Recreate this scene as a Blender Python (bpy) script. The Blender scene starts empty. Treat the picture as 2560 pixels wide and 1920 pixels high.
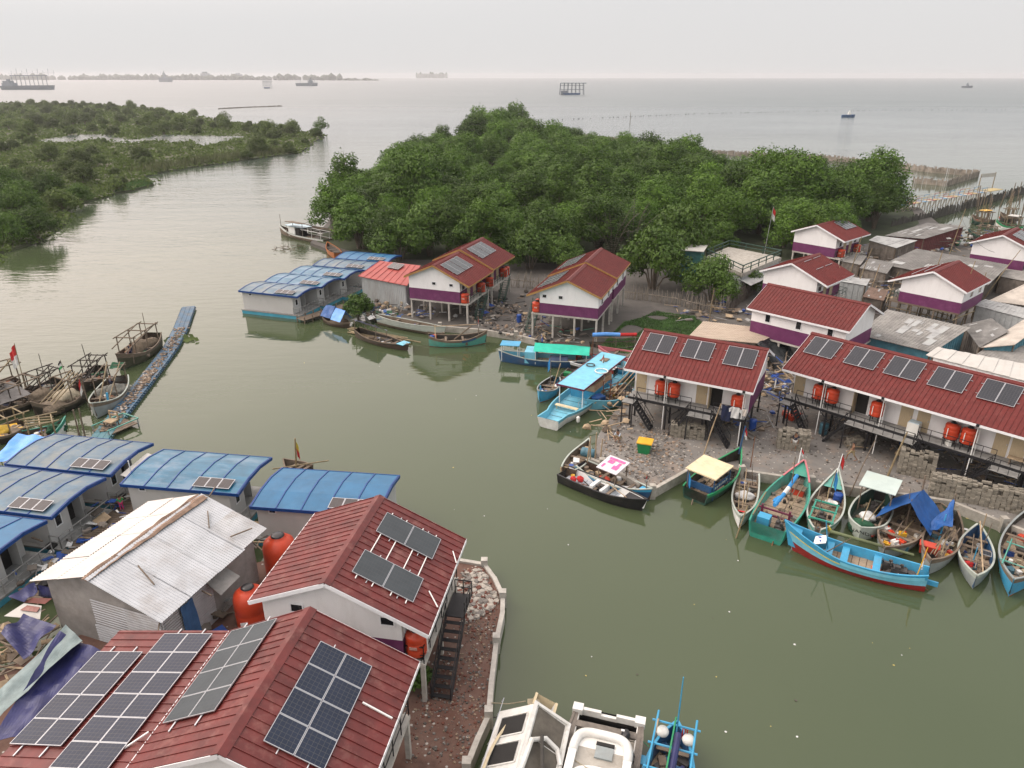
import bpy, bmesh, math, random
from math import sin, cos, pi, radians, sqrt, atan, atan2, hypot
from mathutils import Vector, Matrix, noise as mnoise
# ---------------------------------------------------------------- camera, sky, sun, exposure
S = bpy.context.scene; COL = S.collection
FPX, VH, CAMH = 1800.0, 188.7, 28.0            # focal length in photo pixels (2560 wide), horizon row, camera height
PITCH = atan((960-VH)/FPX)
cd = bpy.data.cameras.new('camera'); co = bpy.data.objects.new('camera', cd); COL.objects.link(co)
co.location = (0, 0, CAMH); co.rotation_euler = (pi/2-PITCH, 0, 0)
cd.sensor_width = 36; cd.lens = 36*FPX/2560; cd.clip_start = .1; cd.clip_end = 30000
S.camera = co
SUN_EL, SUN_AZ = 42, -76                        # degrees; azimuth from the view direction, negative = left
W = bpy.data.worlds.new('World'); S.world = W; W.use_nodes = True
nt = W.node_tree; bg = nt.nodes['Background']
sky = nt.nodes.new('ShaderNodeTexSky'); sky.sky_type = 'NISHITA'; sky.sun_disc = False
sky.sun_elevation = radians(SUN_EL); sky.sun_rotation = radians(SUN_AZ)
sky.altitude = 0; sky.air_density = 1.0; sky.dust_density = 6.0; sky.ozone_density = 1.0
hs = nt.nodes.new('ShaderNodeHueSaturation'); hs.inputs['Saturation'].default_value = .25
tcw = nt.nodes.new('ShaderNodeTexCoord'); sxw = nt.nodes.new('ShaderNodeSeparateXYZ'); nt.links.new(tcw.outputs['Generated'], sxw.inputs[0])
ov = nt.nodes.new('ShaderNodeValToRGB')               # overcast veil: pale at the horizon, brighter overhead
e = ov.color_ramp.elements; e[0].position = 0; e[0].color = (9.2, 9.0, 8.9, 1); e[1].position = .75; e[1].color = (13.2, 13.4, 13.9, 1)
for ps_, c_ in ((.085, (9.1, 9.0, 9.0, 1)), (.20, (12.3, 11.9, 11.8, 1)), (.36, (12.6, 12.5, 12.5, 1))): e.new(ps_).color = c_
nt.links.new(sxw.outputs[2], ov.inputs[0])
# broad warm glow of the hidden sun in the haze layer
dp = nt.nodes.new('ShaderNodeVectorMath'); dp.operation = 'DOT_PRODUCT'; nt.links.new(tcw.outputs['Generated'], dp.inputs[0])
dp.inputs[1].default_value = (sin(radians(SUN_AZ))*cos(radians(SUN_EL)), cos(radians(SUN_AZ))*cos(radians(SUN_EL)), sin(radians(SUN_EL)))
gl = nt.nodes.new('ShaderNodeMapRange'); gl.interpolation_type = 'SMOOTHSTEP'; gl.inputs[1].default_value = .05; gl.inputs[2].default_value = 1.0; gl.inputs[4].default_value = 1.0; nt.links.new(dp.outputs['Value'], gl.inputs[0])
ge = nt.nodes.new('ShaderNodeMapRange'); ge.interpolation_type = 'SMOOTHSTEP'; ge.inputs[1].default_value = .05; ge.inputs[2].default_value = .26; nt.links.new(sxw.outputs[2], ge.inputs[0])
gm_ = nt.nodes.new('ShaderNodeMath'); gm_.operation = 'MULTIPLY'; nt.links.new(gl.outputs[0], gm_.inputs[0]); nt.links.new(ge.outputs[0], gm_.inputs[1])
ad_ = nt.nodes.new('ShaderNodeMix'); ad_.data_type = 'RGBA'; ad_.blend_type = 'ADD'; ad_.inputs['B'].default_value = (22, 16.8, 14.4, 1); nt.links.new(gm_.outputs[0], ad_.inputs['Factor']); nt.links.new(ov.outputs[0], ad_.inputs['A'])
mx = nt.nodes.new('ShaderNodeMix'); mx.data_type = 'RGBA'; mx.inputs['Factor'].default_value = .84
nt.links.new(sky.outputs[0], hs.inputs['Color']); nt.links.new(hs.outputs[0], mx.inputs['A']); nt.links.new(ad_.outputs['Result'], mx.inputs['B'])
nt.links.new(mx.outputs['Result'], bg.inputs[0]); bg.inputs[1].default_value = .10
sl = bpy.data.lights.new('sun', 'SUN'); sl.energy = 1.5; sl.angle = radians(34); sl.color = (1, .93, .82)
so = bpy.data.objects.new('sun', sl); COL.objects.link(so)
sd = Vector((sin(radians(SUN_AZ))*cos(radians(SUN_EL)), cos(radians(SUN_AZ))*cos(radians(SUN_EL)), sin(radians(SUN_EL))))
so.rotation_euler = sd.to_track_quat('Z', 'Y').to_euler(); so.location = (-40, 40, 60)
vs = S.view_settings; vs.view_transform = 'Standard'; vs.look = 'None'; vs.exposure = -0.05; vs.gamma = 1; vs.use_curve_mapping = False
S.cycles.max_bounces = 6; S.cycles.diffuse_bounces = 2; S.cycles.glossy_bounces = 3; S.cycles.volume_bounces = 0
S.cycles.use_denoising = True; S.cycles.caustics_reflective = False; S.cycles.caustics_refractive = False
R = random.Random(7)
FW = Vector((0, cos(PITCH), -sin(PITCH))); UPV = Vector((0, sin(PITCH), cos(PITCH)))
def G(u, v, z=0.0):
    """Ground-plan survey: where a sight line through photo position (u, v) meets the level z."""
    d = FW*FPX + Vector((u-1280, 0, 0)) + UPV*(960-v); t = (z-CAMH)/d.z
    return Vector((0, 0, CAMH)) + d*t
# ---------------------------------------------------------------- mesh helpers
class MB:
    def __init__(s): s.v = []; s.f = []; s.mi = []; s.m = 0; s.sm = []; s.smooth = False; s.uv = {}
    def add(s, vs, fs):
        o = len(s.v); s.v += [tuple(p) for p in vs]
        for f in fs: s.f.append(tuple(i+o for i in f)); s.mi.append(s.m); s.sm.append(s.smooth)
        return s
    def box(s, c, d, rz=0, rx=0, ry=0):
        M = Matrix.Rotation(rz, 3, 'Z') @ Matrix.Rotation(ry, 3, 'Y') @ Matrix.Rotation(rx, 3, 'X'); c = Vector(c)
        P = [c + M @ Vector((x*d[0]/2, y*d[1]/2, z*d[2]/2)) for z in (-1, 1) for y in (-1, 1) for x in (-1, 1)]
        return s.add(P, [(0, 2, 3, 1), (4, 5, 7, 6), (0, 1, 5, 4), (2, 6, 7, 3), (0, 4, 6, 2), (1, 3, 7, 5)])
    def bx(s, x0, x1, y0, y1, z0, z1): return s.box(((x0+x1)/2, (y0+y1)/2, (z0+z1)/2), (x1-x0, y1-y0, z1-z0))
    def beam(s, p, q, w, h=None, up=(0, 0, 1)):
        p, q = Vector(p), Vector(q); h = h or w; d = (q-p).normalized(); u = Vector(up)
        if abs(d.dot(u)) > .98: u = Vector((1, 0, 0))
        a = d.cross(u).normalized(); b = a.cross(d)
        P = [e + a*(i*w/2) + b*(j*h/2) for e in (p, q) for i, j in ((-1, -1), (1, -1), (1, 1), (-1, 1))]
        return s.add(P, [(3, 2, 1, 0), (4, 5, 6, 7), (0, 1, 5, 4), (1, 2, 6, 5), (2, 3, 7, 6), (3, 0, 4, 7)])
    def tube(s, pts, r, n=6, r2=None, cap=True):
        pts = [Vector(p) for p in pts]; P = []; N = len(pts)
        for i, p in enumerate(pts):
            d = (pts[min(i+1, N-1)] - pts[max(i-1, 0)]).normalized(); u = Vector((0, 0, 1)) if abs(d.z) < .95 else Vector((1, 0, 0))
            a = d.cross(u).normalized(); b = a.cross(d); rr = r if r2 is None else r + (r2-r)*i/(N-1)
            P += [p + (a*cos(2*pi*k/n) + b*sin(2*pi*k/n))*rr for k in range(n)]
        F = [(i*n+k, i*n+(k+1) % n, (i+1)*n+(k+1) % n, (i+1)*n+k) for i in range(N-1) for k in range(n)]
        if cap: F += [tuple(range(n-1, -1, -1)), tuple((N-1)*n+k for k in range(n))]
        return s.add(P, F)
    def lathe(s, prof, c=(0, 0, 0), n=16):
        P = [(c[0]+r*cos(2*pi*k/n), c[1]+r*sin(2*pi*k/n), c[2]+z) for r, z in prof for k in range(n)]; N = len(prof)
        F = [(i*n+k, i*n+(k+1) % n, (i+1)*n+(k+1) % n, (i+1)*n+k) for i in range(N-1) for k in range(n)]
        F += [tuple(range(n-1, -1, -1)), tuple((N-1)*n+k for k in range(n))]
        return s.add(P, F)
    def slab(s, quad, t):
        """a flat four-sided (or n-sided) sheet with thickness t below it"""
        q = [Vector(p) for p in quad]; n = (q[1]-q[0]).cross(q[2]-q[0]).normalized(); k = len(q); o = [p-n*t for p in q]
        return s.add(q+o, [tuple(range(k)), tuple(range(2*k-1, k-1, -1))] + [(i, i+k, (i+1) % k+k, (i+1) % k) for i in range(k)])
    def prism(s, poly, axis, a, b):
        """polygon in the plane across `axis` (0 = x, 1 = y, 2 = z), pulled from a to b"""
        def at(p, t): return (t, p[0], p[1]) if axis == 0 else (p[0], t, p[1]) if axis == 1 else (p[0], p[1], t)
        k = len(poly); P = [at(p, a) for p in poly] + [at(p, b) for p in poly]
        return s.add(P, [tuple(range(k)), tuple(range(2*k-1, k-1, -1))] + [(i, i+k, (i+1) % k+k, (i+1) % k) for i in range(k)])
    def blob(s, c, r, k=2, jit=.25, seed=0):
        bm = bmesh.new(); bmesh.ops.create_icosphere(bm, subdivisions=k, radius=1); rr = r if hasattr(r, '__len__') else (r, r, r)
        P = []
        for v in bm.verts:
            f = 1 + jit*mnoise.noise(v.co*1.7 + Vector((seed*3.1, seed*1.7, c[0])))*2
            P.append((c[0]+v.co.x*rr[0]*f, c[1]+v.co.y*rr[1]*f, c[2]+v.co.z*rr[2]*f))
        F = [tuple(v.index for v in f.verts) for f in bm.faces]; bm.free(); return s.add(P, F)
    def cloth(s, a, b, c, d, nu=10, nv=8, sag=.15, wob=.05, t=.012, seed=0):
        """a draped sheet between four corners, with sag and folds; two skins so it has thickness"""
        a, b, c, d = map(Vector, (a, b, c, d)); P = []
        n = (b-a).cross(d-a).normalized(); n = -n if n.z < 0 else n
        for j in range(nv+1):
            for i in range(nu+1):
                u, v = i/nu, j/nv; p = (a*(1-u)+b*u)*(1-v) + (d*(1-u)+c*u)*v
                p = p + Vector((0, 0, -sag*16*u*(1-u)*v*(1-v)*.8)) + n*(wob*mnoise.noise(Vector((p.x*1.6+seed, p.y*1.6, p.z))) + wob*.6*sin(9*u+4*v+seed))
                P.append(p)
        k = len(P); P += [p-n*t for p in P]; w = nu+1; F = []
        for j in range(nv):
            for i in range(nu):
                q = j*w+i; F += [(q, q+1, q+w+1, q+w), (q+k+w, q+k+w+1, q+k+1, q+k)]
        return s.add(P, F)
    def build(s, name, mats, parent=None, loc=None, rz=0):
        me = bpy.data.meshes.new(name); me.from_pydata(s.v, [], s.f)
        for m in (mats if isinstance(mats, (list, tuple)) else [mats]): me.materials.append(m)
        me.polygons.foreach_set('material_index', s.mi); me.polygons.foreach_set('use_smooth', s.sm)
        if s.uv:
            L = me.uv_layers.new(name='UVMap')
            for fi, uvs in s.uv.items():
                for li, q in zip(me.polygons[fi].loop_indices, uvs): L.data[li].uv = q
        me.update(); o = bpy.data.objects.new(name, me); COL.objects.link(o)
        if parent: o.parent = parent
        if loc is not None: o.location = loc
        o.rotation_euler.z = rz
        return o
def thing(name, label, cat, loc=(0, 0, 0), rz=0, group=None):
    o = bpy.data.objects.new(name, None); COL.objects.link(o); o.location = loc; o.rotation_euler.z = rz
    o.empty_display_size = .3; return tag(o, label, cat, group)
def tag(o, label, cat, group=None):
    o['label'] = label; o['category'] = cat
    if group: o['group'] = group
    return o
def kind(o, k): o['kind'] = k; return o
def dup(root, loc, rz, label=None, group=None, scale=None):
    def cp(o, par):
        c = o.copy(); COL.objects.link(c)
        if par: c.parent = par
        for ch in list(o.children): cp(ch, c)
        return c
    r = cp(root, None); r.location = loc; r.rotation_euler.z = rz
    if scale: r.scale = (scale if hasattr(scale, '__len__') else (scale,)*3)
    if label: r['label'] = label
    if group: r['group'] = group
    return r
# ---------------------------------------------------------------- materials
MATS = {}
def mat(name, col, rough=.7, var=.18, scale=2.0, col2=None, dirt=.0, dscale=.6, dcol=(.08, .07, .055), bump=0, metal=0, stretch=None, spec=.4, rnd=0, thr=(.5, .72), band=None):
    """painted / weathered surface: colour mottled by noise, optional patches of dirt, optional bump"""
    if name in MATS: return MATS[name]
    m = bpy.data.materials.new(name); m.use_nodes = True; n = m.node_tree.nodes; l = m.node_tree.links; b = n['Principled BSDF']
    tc = n.new('ShaderNodeTexCoord'); src = tc.outputs['Object']
    if stretch:
        mp = n.new('ShaderNodeMapping'); mp.inputs['Scale'].default_value = stretch; l.new(src, mp.inputs[0]); src = mp.outputs[0]
    nz = n.new('ShaderNodeTexNoise'); nz.inputs['Scale'].default_value = scale; nz.inputs['Detail'].default_value = 6; nz.inputs['Roughness'].default_value = .65
    l.new(src, nz.inputs['Vector'])
    c2 = col2 or tuple(max(0, c*(1-var)) for c in col); c1 = col if col2 else tuple(min(1, c*(1+var*.8)) for c in col)
    rp = n.new('ShaderNodeValToRGB'); rp.color_ramp.elements[0].position = .32; rp.color_ramp.elements[1].position = .68
    rp.color_ramp.elements[0].color = (*c2, 1); rp.color_ramp.elements[1].color = (*c1, 1); l.new(nz.outputs['Fac'], rp.inputs[0]); out = rp.outputs[0]
    if dirt:
        n2 = n.new('ShaderNodeTexNoise'); n2.inputs['Scale'].default_value = dscale; n2.inputs['Detail'].default_value = 8; n2.inputs['Roughness'].default_value = .7
        l.new(src, n2.inputs['Vector']); mr = n.new('ShaderNodeMapRange'); mr.inputs[1].default_value = thr[0]; mr.inputs[2].default_value = thr[1]; mr.inputs[4].default_value = dirt
        l.new(n2.outputs['Fac'], mr.inputs[0]); mm = n.new('ShaderNodeMix'); mm.data_type = 'RGBA'
        l.new(mr.outputs[0], mm.inputs['Factor']); l.new(out, mm.inputs['A']); mm.inputs['B'].default_value = (*dcol, 1); out = mm.outputs['Result']
    if rnd:
        oi = n.new('ShaderNodeObjectInfo'); mr = n.new('ShaderNodeMapRange'); mr.inputs[3].default_value = 1-rnd; mr.inputs[4].default_value = 1+rnd
        l.new(oi.outputs['Random'], mr.inputs[0]); hsv = n.new('ShaderNodeHueSaturation'); l.new(mr.outputs[0], hsv.inputs['Value']); l.new(out, hsv.inputs['Color']); out = hsv.outputs[0]
    l.new(out, b.inputs['Base Color']); b.inputs['Roughness'].default_value = rough; b.inputs['Metallic'].default_value = metal; b.inputs['Specular IOR Level'].default_value = spec
    h = None
    if bump:
        h = nz.outputs['Fac']
    if band:                                        # (axis vector scale, strength): regular ribs as bump
        wv = n.new('ShaderNodeTexWave'); wv.inputs['Scale'].default_value = band[1]; wv.bands_direction = band[0]; wv.inputs['Distortion'].default_value = .3
        l.new(tc.outputs['Object'], wv.inputs['Vector']); h = wv.outputs['Fac']; bump = band[2]
    if h:
        bp = n.new('ShaderNodeBump'); bp.inputs['Strength'].default_value = min(1, bump); bp.inputs['Distance'].default_value = .05*max(1, bump); l.new(h, bp.inputs['Height']); l.new(bp.outputs[0], b.inputs['Normal'])
    MATS[name] = m; return m
def solar_mat(name, col, line=(.55, .57, .6), rough=.22):
    m = bpy.data.materials.new(name); m.use_nodes = True; n = m.node_tree.nodes; l = m.node_tree.links; b = n['Principled BSDF']
    uv = n.new('ShaderNodeUVMap'); sx = n.new('ShaderNodeSeparateXYZ'); l.new(uv.outputs[0], sx.inputs[0])
    def edge(o, w):
        f = n.new('ShaderNodeMath'); f.operation = 'FRACT'; l.new(o, f.inputs[0])
        a = n.new('ShaderNodeMath'); a.operation = 'PINGPONG'; a.inputs[1].default_value = .5; l.new(f.outputs[0], a.inputs[0])
        c = n.new('ShaderNodeMath'); c.operation = 'LESS_THAN'; c.inputs[1].default_value = w; l.new(a.outputs[0], c.inputs[0]); return c.outputs[0]
    e1, e2 = edge(sx.outputs[0], .035), edge(sx.outputs[1], .035)
    mxx = n.new('ShaderNodeMath'); mxx.operation = 'MAXIMUM'; l.new(e1, mxx.inputs[0]); l.new(e2, mxx.inputs[1])
    nz = n.new('ShaderNodeTexNoise'); nz.inputs['Scale'].default_value = 1.3; l.new(n.new('ShaderNodeTexCoord').outputs['Object'], nz.inputs['Vector'])
    dk = n.new('ShaderNodeMix'); dk.data_type = 'RGBA'; dk.inputs['A'].default_value = (*col, 1); dk.inputs['B'].default_value = (*(c*1.7+.004 for c in col), 1); l.new(nz.outputs['Fac'], dk.inputs['Factor'])
    mm = n.new('ShaderNodeMix'); mm.data_type = 'RGBA'; mm.inputs['B'].default_value = (*(c*.11 for c in line), 1)
    l.new(dk.outputs['Result'], mm.inputs['A']); l.new(mxx.outputs[0], mm.inputs['Factor']); l.new(mm.outputs['Result'], b.inputs['Base Color'])
    b.inputs['Roughness'].default_value = rough; b.inputs['Specular IOR Level'].default_value = .32; return m
red_roof = mat('red painted roof', (.108, .0150, .0125), .55, .2, 1.6, dirt=.35, dscale=2.4, dcol=(.30, .13, .11), stretch=(1, 1, 1), thr=(.55, .8), rnd=.10, spec=.25)
red_worn = mat('worn red roof', (.115, .019, .0165), .45, .35, 1.1, dirt=.7, dscale=1.5, dcol=(.25, .115, .095), thr=(.52, .78))
red_pale = mat('sun faded red roof', (.30, .05, .04), .5, .2, 1.2)
white_wall = mat('white wall paint', (.74, .74, .735), .75, .05, .7, dirt=.38, dscale=.8, dcol=(.40, .38, .34), thr=(.5, .8), stretch=(1, 1, .35))
purple = mat('purple wall paint', (.125, .024, .09), .6, .16, 1.2, dirt=.2, dcol=(.2, .1, .17))
white_trim = mat('white trim', (.72, .73, .74), .5, .06, 3)
gold_trim = mat('ochre fascia', (.33, .19, .06), .6, .2, 3)
black_steel = mat('black painted steel', (.014, .014, .016), .5, .3, 4)
green_steel = mat('dark green steel', (.02, .055, .04), .55, .3, 4)
concrete = mat('weathered concrete', (.34, .32, .28), .9, .25, 2.2, dirt=.5, dcol=(.12, .11, .085), bump=.3)
post_conc = mat('pale concrete post', (.42, .4, .36), .85, .2, 3, dirt=.4, dcol=(.14, .12, .1))
deck_grey = mat('grey deck', (.25, .25, .24), .8, .2, 3, dirt=.3)
door_wood = mat('pale door wood', (.42, .34, .22), .55, .1, 3, stretch=(6, 6, 1))
dark_glass = mat('dark window glass', (.012, .014, .018), .08, .2, 3, spec=.6)
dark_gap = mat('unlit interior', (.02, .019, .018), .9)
alu = mat('aluminium', (.46, .47, .49), .35, .06, 4, metal=.6)
orange = mat('orange tank plastic', (.50, .055, .02), .38, .12, 1.5, dirt=.15, dcol=(.3, .1, .06))
black_pl = mat('black plastic', (.018, .018, .02), .3, .2, 4)
pvc = mat('white pipe', (.7, .7, .68), .4, .05, 3)
pv_dark = solar_mat('solar cells black', (.010, .012, .017)); pv_blue = solar_mat('solar cells navy', (.007, .012, .026)); pv_grey = solar_mat('solar cells grey', (.030, .036, .040), rough=.22)
pv_small = solar_mat('small solar cells', (.035, .03, .03), rough=.25)
blue_roof = mat('blue sheet roof', (.024, .120, .20), .28, .3, .9, dirt=.8, dscale=.5, dcol=(.13, .20, .27), stretch=(.6, 1.6, 1), thr=(.48, .62))  # grey-blue patches: weathering, with sky reflection put into the colour too
blue_clean = mat('bright blue sheet roof', (.014, .110, .225), .4, .18, .8, dirt=.3, dscale=.5, dcol=(.08, .19, .33))
blue_faded = mat('faded blue sheet roof', (.055, .115, .165), .32, .3, .7, dirt=.7, dscale=.6, dcol=(.16, .175, .16), thr=(.45, .62))
blue_rib = mat('dark blue roof rib', (.006, .045, .19), .4, .1, 3)
cyan = mat('cyan hull paint', (.06, .30, .42), .45, .15, 1.5, dirt=.25, dcol=(.1, .16, .15))
grey_wall = mat('grey fibre wall', (.47, .47, .46), .8, .08, 1.2, dirt=.3, dcol=(.25, .23, .2), thr=(.52, .8))
wood_old = mat('weathered timber', (.155, .12, .088), .85, .35, 2, stretch=(1, 1, 3), dirt=.4, dcol=(.06, .05, .04))
wood_pale = mat('pale new timber', (.33, .25, .16), .8, .3, 2)
wood_deck = mat('boat deck planks', (.30, .235, .165), .8, .28, 3, stretch=(3, .6, 1), dirt=.35, dcol=(.12, .09, .07))
bamboo = mat('bamboo', (.22, .17, .095), .6, .3, 3, dirt=.3)
rubber = mat('black rubber', (.012, .012, .012), .7)
rope_m = mat('rope', (.3, .26, .18), .9)
# ---------------------------------------------------------------- water, land
def water_material():
    m = bpy.data.materials.new('turbid water'); m.use_nodes = True; n = m.node_tree.nodes; l = m.node_tree.links; b = n['Principled BSDF']
    tc = n.new('ShaderNodeTexCoord')
    big = n.new('ShaderNodeTexNoise'); big.inputs['Scale'].default_value = .03; big.inputs['Detail'].default_value = 3; l.new(tc.outputs['Object'], big.inputs['Vector'])
    rp = n.new('ShaderNodeValToRGB'); rp.color_ramp.elements[0].color = (.047, .064, .031, 1); rp.color_ramp.elements[1].color = (.057, .074, .036, 1)
    rp.color_ramp.elements[0].position = .35; rp.color_ramp.elements[1].position = .65; l.new(big.outputs['Fac'], rp.inputs[0])
    b.inputs['Roughness'].default_value = .045; b.inputs['IOR'].default_value = 1.42; b.inputs['Specular IOR Level'].default_value = .5
    sx = n.new('ShaderNodeSeparateXYZ'); l.new(tc.outputs['Object'], sx.inputs[0])
    mrs = n.new('ShaderNodeMapRange'); mrs.inputs[1].default_value = 120; mrs.inputs[2].default_value = 420; l.new(sx.outputs[1], mrs.inputs[0])   # river silt gives way to greyer sea water
    sea_c = n.new('ShaderNodeMix'); sea_c.data_type = 'RGBA'; l.new(mrs.outputs[0], sea_c.inputs['Factor']); l.new(rp.outputs[0], sea_c.inputs['A']); sea_c.inputs['B'].default_value = (.060, .082, .085, 1); l.new(sea_c.outputs['Result'], b.inputs['Base Color'])
    def nz(sc, stretch, det, rot=0):
        mp = n.new('ShaderNodeMapping'); mp.inputs['Scale'].default_value = stretch; mp.inputs['Rotation'].default_value = (0, 0, rot); l.new(tc.outputs['Object'], mp.inputs[0])
        q = n.new('ShaderNodeTexNoise'); q.inputs['Scale'].default_value = sc; q.inputs['Detail'].default_value = det; q.inputs['Roughness'].default_value = .55; l.new(mp.outputs[0], q.inputs['Vector']); return q.outputs['Fac']
    a = nz(.55, (.55, 1.5, 1), 3, .25); c = nz(.10, (.5, 1.4, 1), 4, -.2)
    def mth(op, x, y=None, v=None):
        q = n.new('ShaderNodeMath'); q.operation = op; l.new(x, q.inputs[0])
        if y is not None: l.new(y, q.inputs[1])
        if v is not None: q.inputs[1].default_value = v
        return q.outputs[0]
    def rng(x, a0, a1, b0, b1):
        q = n.new('ShaderNodeMapRange'); q.interpolation_type = 'SMOOTHSTEP'
        for i_, v_ in enumerate((a0, a1, b0, b1)): q.inputs[i_+1].default_value = v_
        l.new(x, q.inputs[0]); return q.outputs[0]
    river = rng(mth('SUBTRACT', mth('MULTIPLY', sx.outputs[1], v=.5), sx.outputs[0]), 38, 130, .05, .36)   # sheltered cove -> open river
    opensea = rng(sx.outputs[1], 150, 420, .05, 1.3)
    class _o: pass
    mr = _o(); mr.outputs = [mth('MAXIMUM', river, opensea)]
    patch = nz(.012, (.6, 1.2, 1), 3); mp2 = n.new('ShaderNodeMapRange'); mp2.inputs[1].default_value = .35; mp2.inputs[2].default_value = .65; mp2.inputs[3].default_value = .45; mp2.inputs[4].default_value = 1.1; l.new(patch, mp2.inputs[0])
    mu = n.new('ShaderNodeMath'); mu.operation = 'MULTIPLY'; l.new(mr.outputs[0], mu.inputs[0]); l.new(mp2.outputs[0], mu.inputs[1])
    ad = n.new('ShaderNodeMath'); ad.operation = 'MULTIPLY_ADD'; ad.inputs[1].default_value = 1.6; l.new(c, ad.inputs[0]); l.new(a, ad.inputs[2])
    l.new(rng(sx.outputs[1], 150, 900, .045, .30), b.inputs['Roughness'])
    bp = n.new('ShaderNodeBump'); bp.inputs['Distance'].default_value = .32; l.new(mu.outputs[0], bp.inputs['Strength']); l.new(ad.outputs[0], bp.inputs['Height']); l.new(bp.outputs[0], b.inputs['Normal'])
    return m
WATER = water_material()
kind(MB().add([(-9000, -300, 0), (9000, -300, 0), (9000, 9000, 0), (-9000, 9000, 0)], [(0, 1, 2, 3)]).build('sea', WATER), 'structure')
def land(name, pts, z, m, depth=1.6):
    bm = bmesh.new(); top = [bm.verts.new((p[0], p[1], z)) for p in pts]; f = bm.faces.new(top)
    if f.normal.z < 0: f.normal_flip()
    bot = [bm.verts.new((p[0], p[1], z-depth)) for p in pts]; k = len(top)
    for i in range(k): bm.faces.new((top[i], top[(i+1) % k], bot[(i+1) % k], bot[i]))
    bmesh.ops.triangulate(bm, faces=[q for q in bm.faces if len(q.verts) > 4]); bmesh.ops.recalc_face_normals(bm, faces=bm.faces)
    me = bpy.data.meshes.new(name); bm.to_mesh(me); bm.free(); me.materials.append(m)
    o = bpy.data.objects.new(name, me); COL.objects.link(o); return kind(o, 'structure')
def px(lst, z): return [tuple(G(u, v, z)[:2]) for u, v in lst]
def ground_mat(name, c1, c2, c3, sc=.35, sh=(.36, .34, .31), shards=.12, bump=.5):
    m = mat(name, c1, .95, col2=c2, scale=sc, dirt=.9, dscale=sc*2.3, dcol=c3, bump=bump)
    n = m.node_tree.nodes; l = m.node_tree.links; b = n['Principled BSDF']; old = b.inputs['Base Color'].links[0].from_socket
    vo = n.new('ShaderNodeTexVoronoi'); vo.inputs['Scale'].default_value = 5; l.new(n['Texture Coordinate'].outputs['Object'], vo.inputs['Vector'])
    cr = n.new('ShaderNodeSeparateColor'); l.new(vo.outputs['Color'], cr.inputs[0])
    gt = n.new('ShaderNodeMath'); gt.operation = 'GREATER_THAN'; gt.inputs[1].default_value = 1-shards; l.new(cr.outputs[0], gt.inputs[0])
    lt = n.new('ShaderNodeMath'); lt.operation = 'LESS_THAN'; lt.inputs[1].default_value = .32; l.new(vo.outputs['Distance'], lt.inputs[0])
    mu = n.new('ShaderNodeMath'); mu.operation = 'MULTIPLY'; l.new(gt.outputs[0], mu.inputs[0]); l.new(lt.outputs[0], mu.inputs[1])
    mm = n.new('ShaderNodeMix'); mm.data_type = 'RGBA'; l.new(mu.outputs[0], mm.inputs['Factor']); l.new(old, mm.inputs['A']); mm.inputs['B'].default_value = (*sh, 1); l.new(mm.outputs['Result'], b.inputs['Base Color'])
    return m
ZL = .6
yard = ground_mat('littered grey yard', (.20, .19, .175), (.11, .105, .097), (.22, .175, .14), .3)
redsoil = ground_mat('red rubble soil', (.105, .05, .036), (.15, .095, .075), (.065, .036, .028), .5, shards=.12)
mud = mat('grey mud', (.085, .078, .07), .8, .3, .4, dirt=.5, dcol=(.05, .05, .045), bump=.3)
wood_floor = mat('dark wood floor litter', (.035, .045, .02), .95, .4, .3)
COAST = [(2600, 1345), (2508, 1309), (2375, 1255), (2231, 1234), (2134, 1221), (2028, 1205), (1960, 1194), (1854, 1178), (1751, 1159), (1631, 1227), (1590, 1207), (1505, 1160), (1478, 1150), (1497, 1085), (1535, 1030), (1590, 985), (1640, 950)]
c1 = px(COAST, ZL)
yard_pts = c1 + [(16, 60), (22, 66), (40, 62), (60, 45), (62, 36)]
back = px([(1640, 950), (1600, 905), (1500, 893), (1400, 868), (1340, 850), (1290, 838), (1212, 826), (1100, 816), (1035, 806), (960, 792), (925, 775), (930, 745), (985, 710), (1000, 690), (940, 640), (845, 632)], ZL)
kind(land('yard_ground', c1 + [(24, 68), (70, 66), (70, 36), (62, 36)], ZL, yard), 'structure')
land('village_ground', back + [(-36, 128), (-39, 165), (-38, 200), (-35, 240), (-24, 300), (-14, 350), (2, 350), (18, 305), (34, 268), (66, 200), (92, 165), (86, 146), (78, 128), (90, 116), (150, 150), (150, 36), (70.004, 36), (70.004, 66.004), (24.004, 68.004)], ZL-.02, mud)
land('forest_floor', [(-35, 129), (-38, 165), (-37, 200), (-34, 240), (-23, 300), (-13, 349), (2, 349), (17, 305), (33, 268), (65, 200), (90, 165), (82, 146), (70, 132), (55, 122), (40, 112), (26, 108), (10, 112), (-5, 114), (-22, 116), (-28, 122)], ZL+.02, wood_floor, .3)
fl = px([(1151, 1404), (1211, 1414), (1237, 1450), (1257, 1494), (1256, 1536), (1241, 1606), (1229, 1707), (1222, 1791), (1195, 1850), (1167, 1920), (1120, 2050)], ZL)
land('rubble_bank', fl + [(-3, 5), (-40, 5), (-40, 20), (-26, 27), (-18, 35), (-12, 38), (-8, 37.2)], ZL, redsoil)
def coping(name, label, pts, h=.28, w=.28, m=concrete, z=ZL):
    b = MB()
    for i, (p, q) in enumerate(zip(pts, pts[1:])):
        d = Vector((q[0]-p[0], q[1]-p[1], 0)).normalized()*w*.48; e = .012*(i % 2)
        b.beam((p[0]-d.x, p[1]-d.y, z-.72), (q[0]+d.x, q[1]+d.y, z-.72), w-e, 2*(h*.5+.72)-e)
    for p in pts[1:-1:2]: b.box((p[0], p[1], z-.3), (w*1.5, w*1.5, 1.6))
    return tag(b.build(name, m), label, 'wall')
coping('quay_wall', 'low concrete quay wall along the grey yard behind the moored boats', c1[:13])
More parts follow.
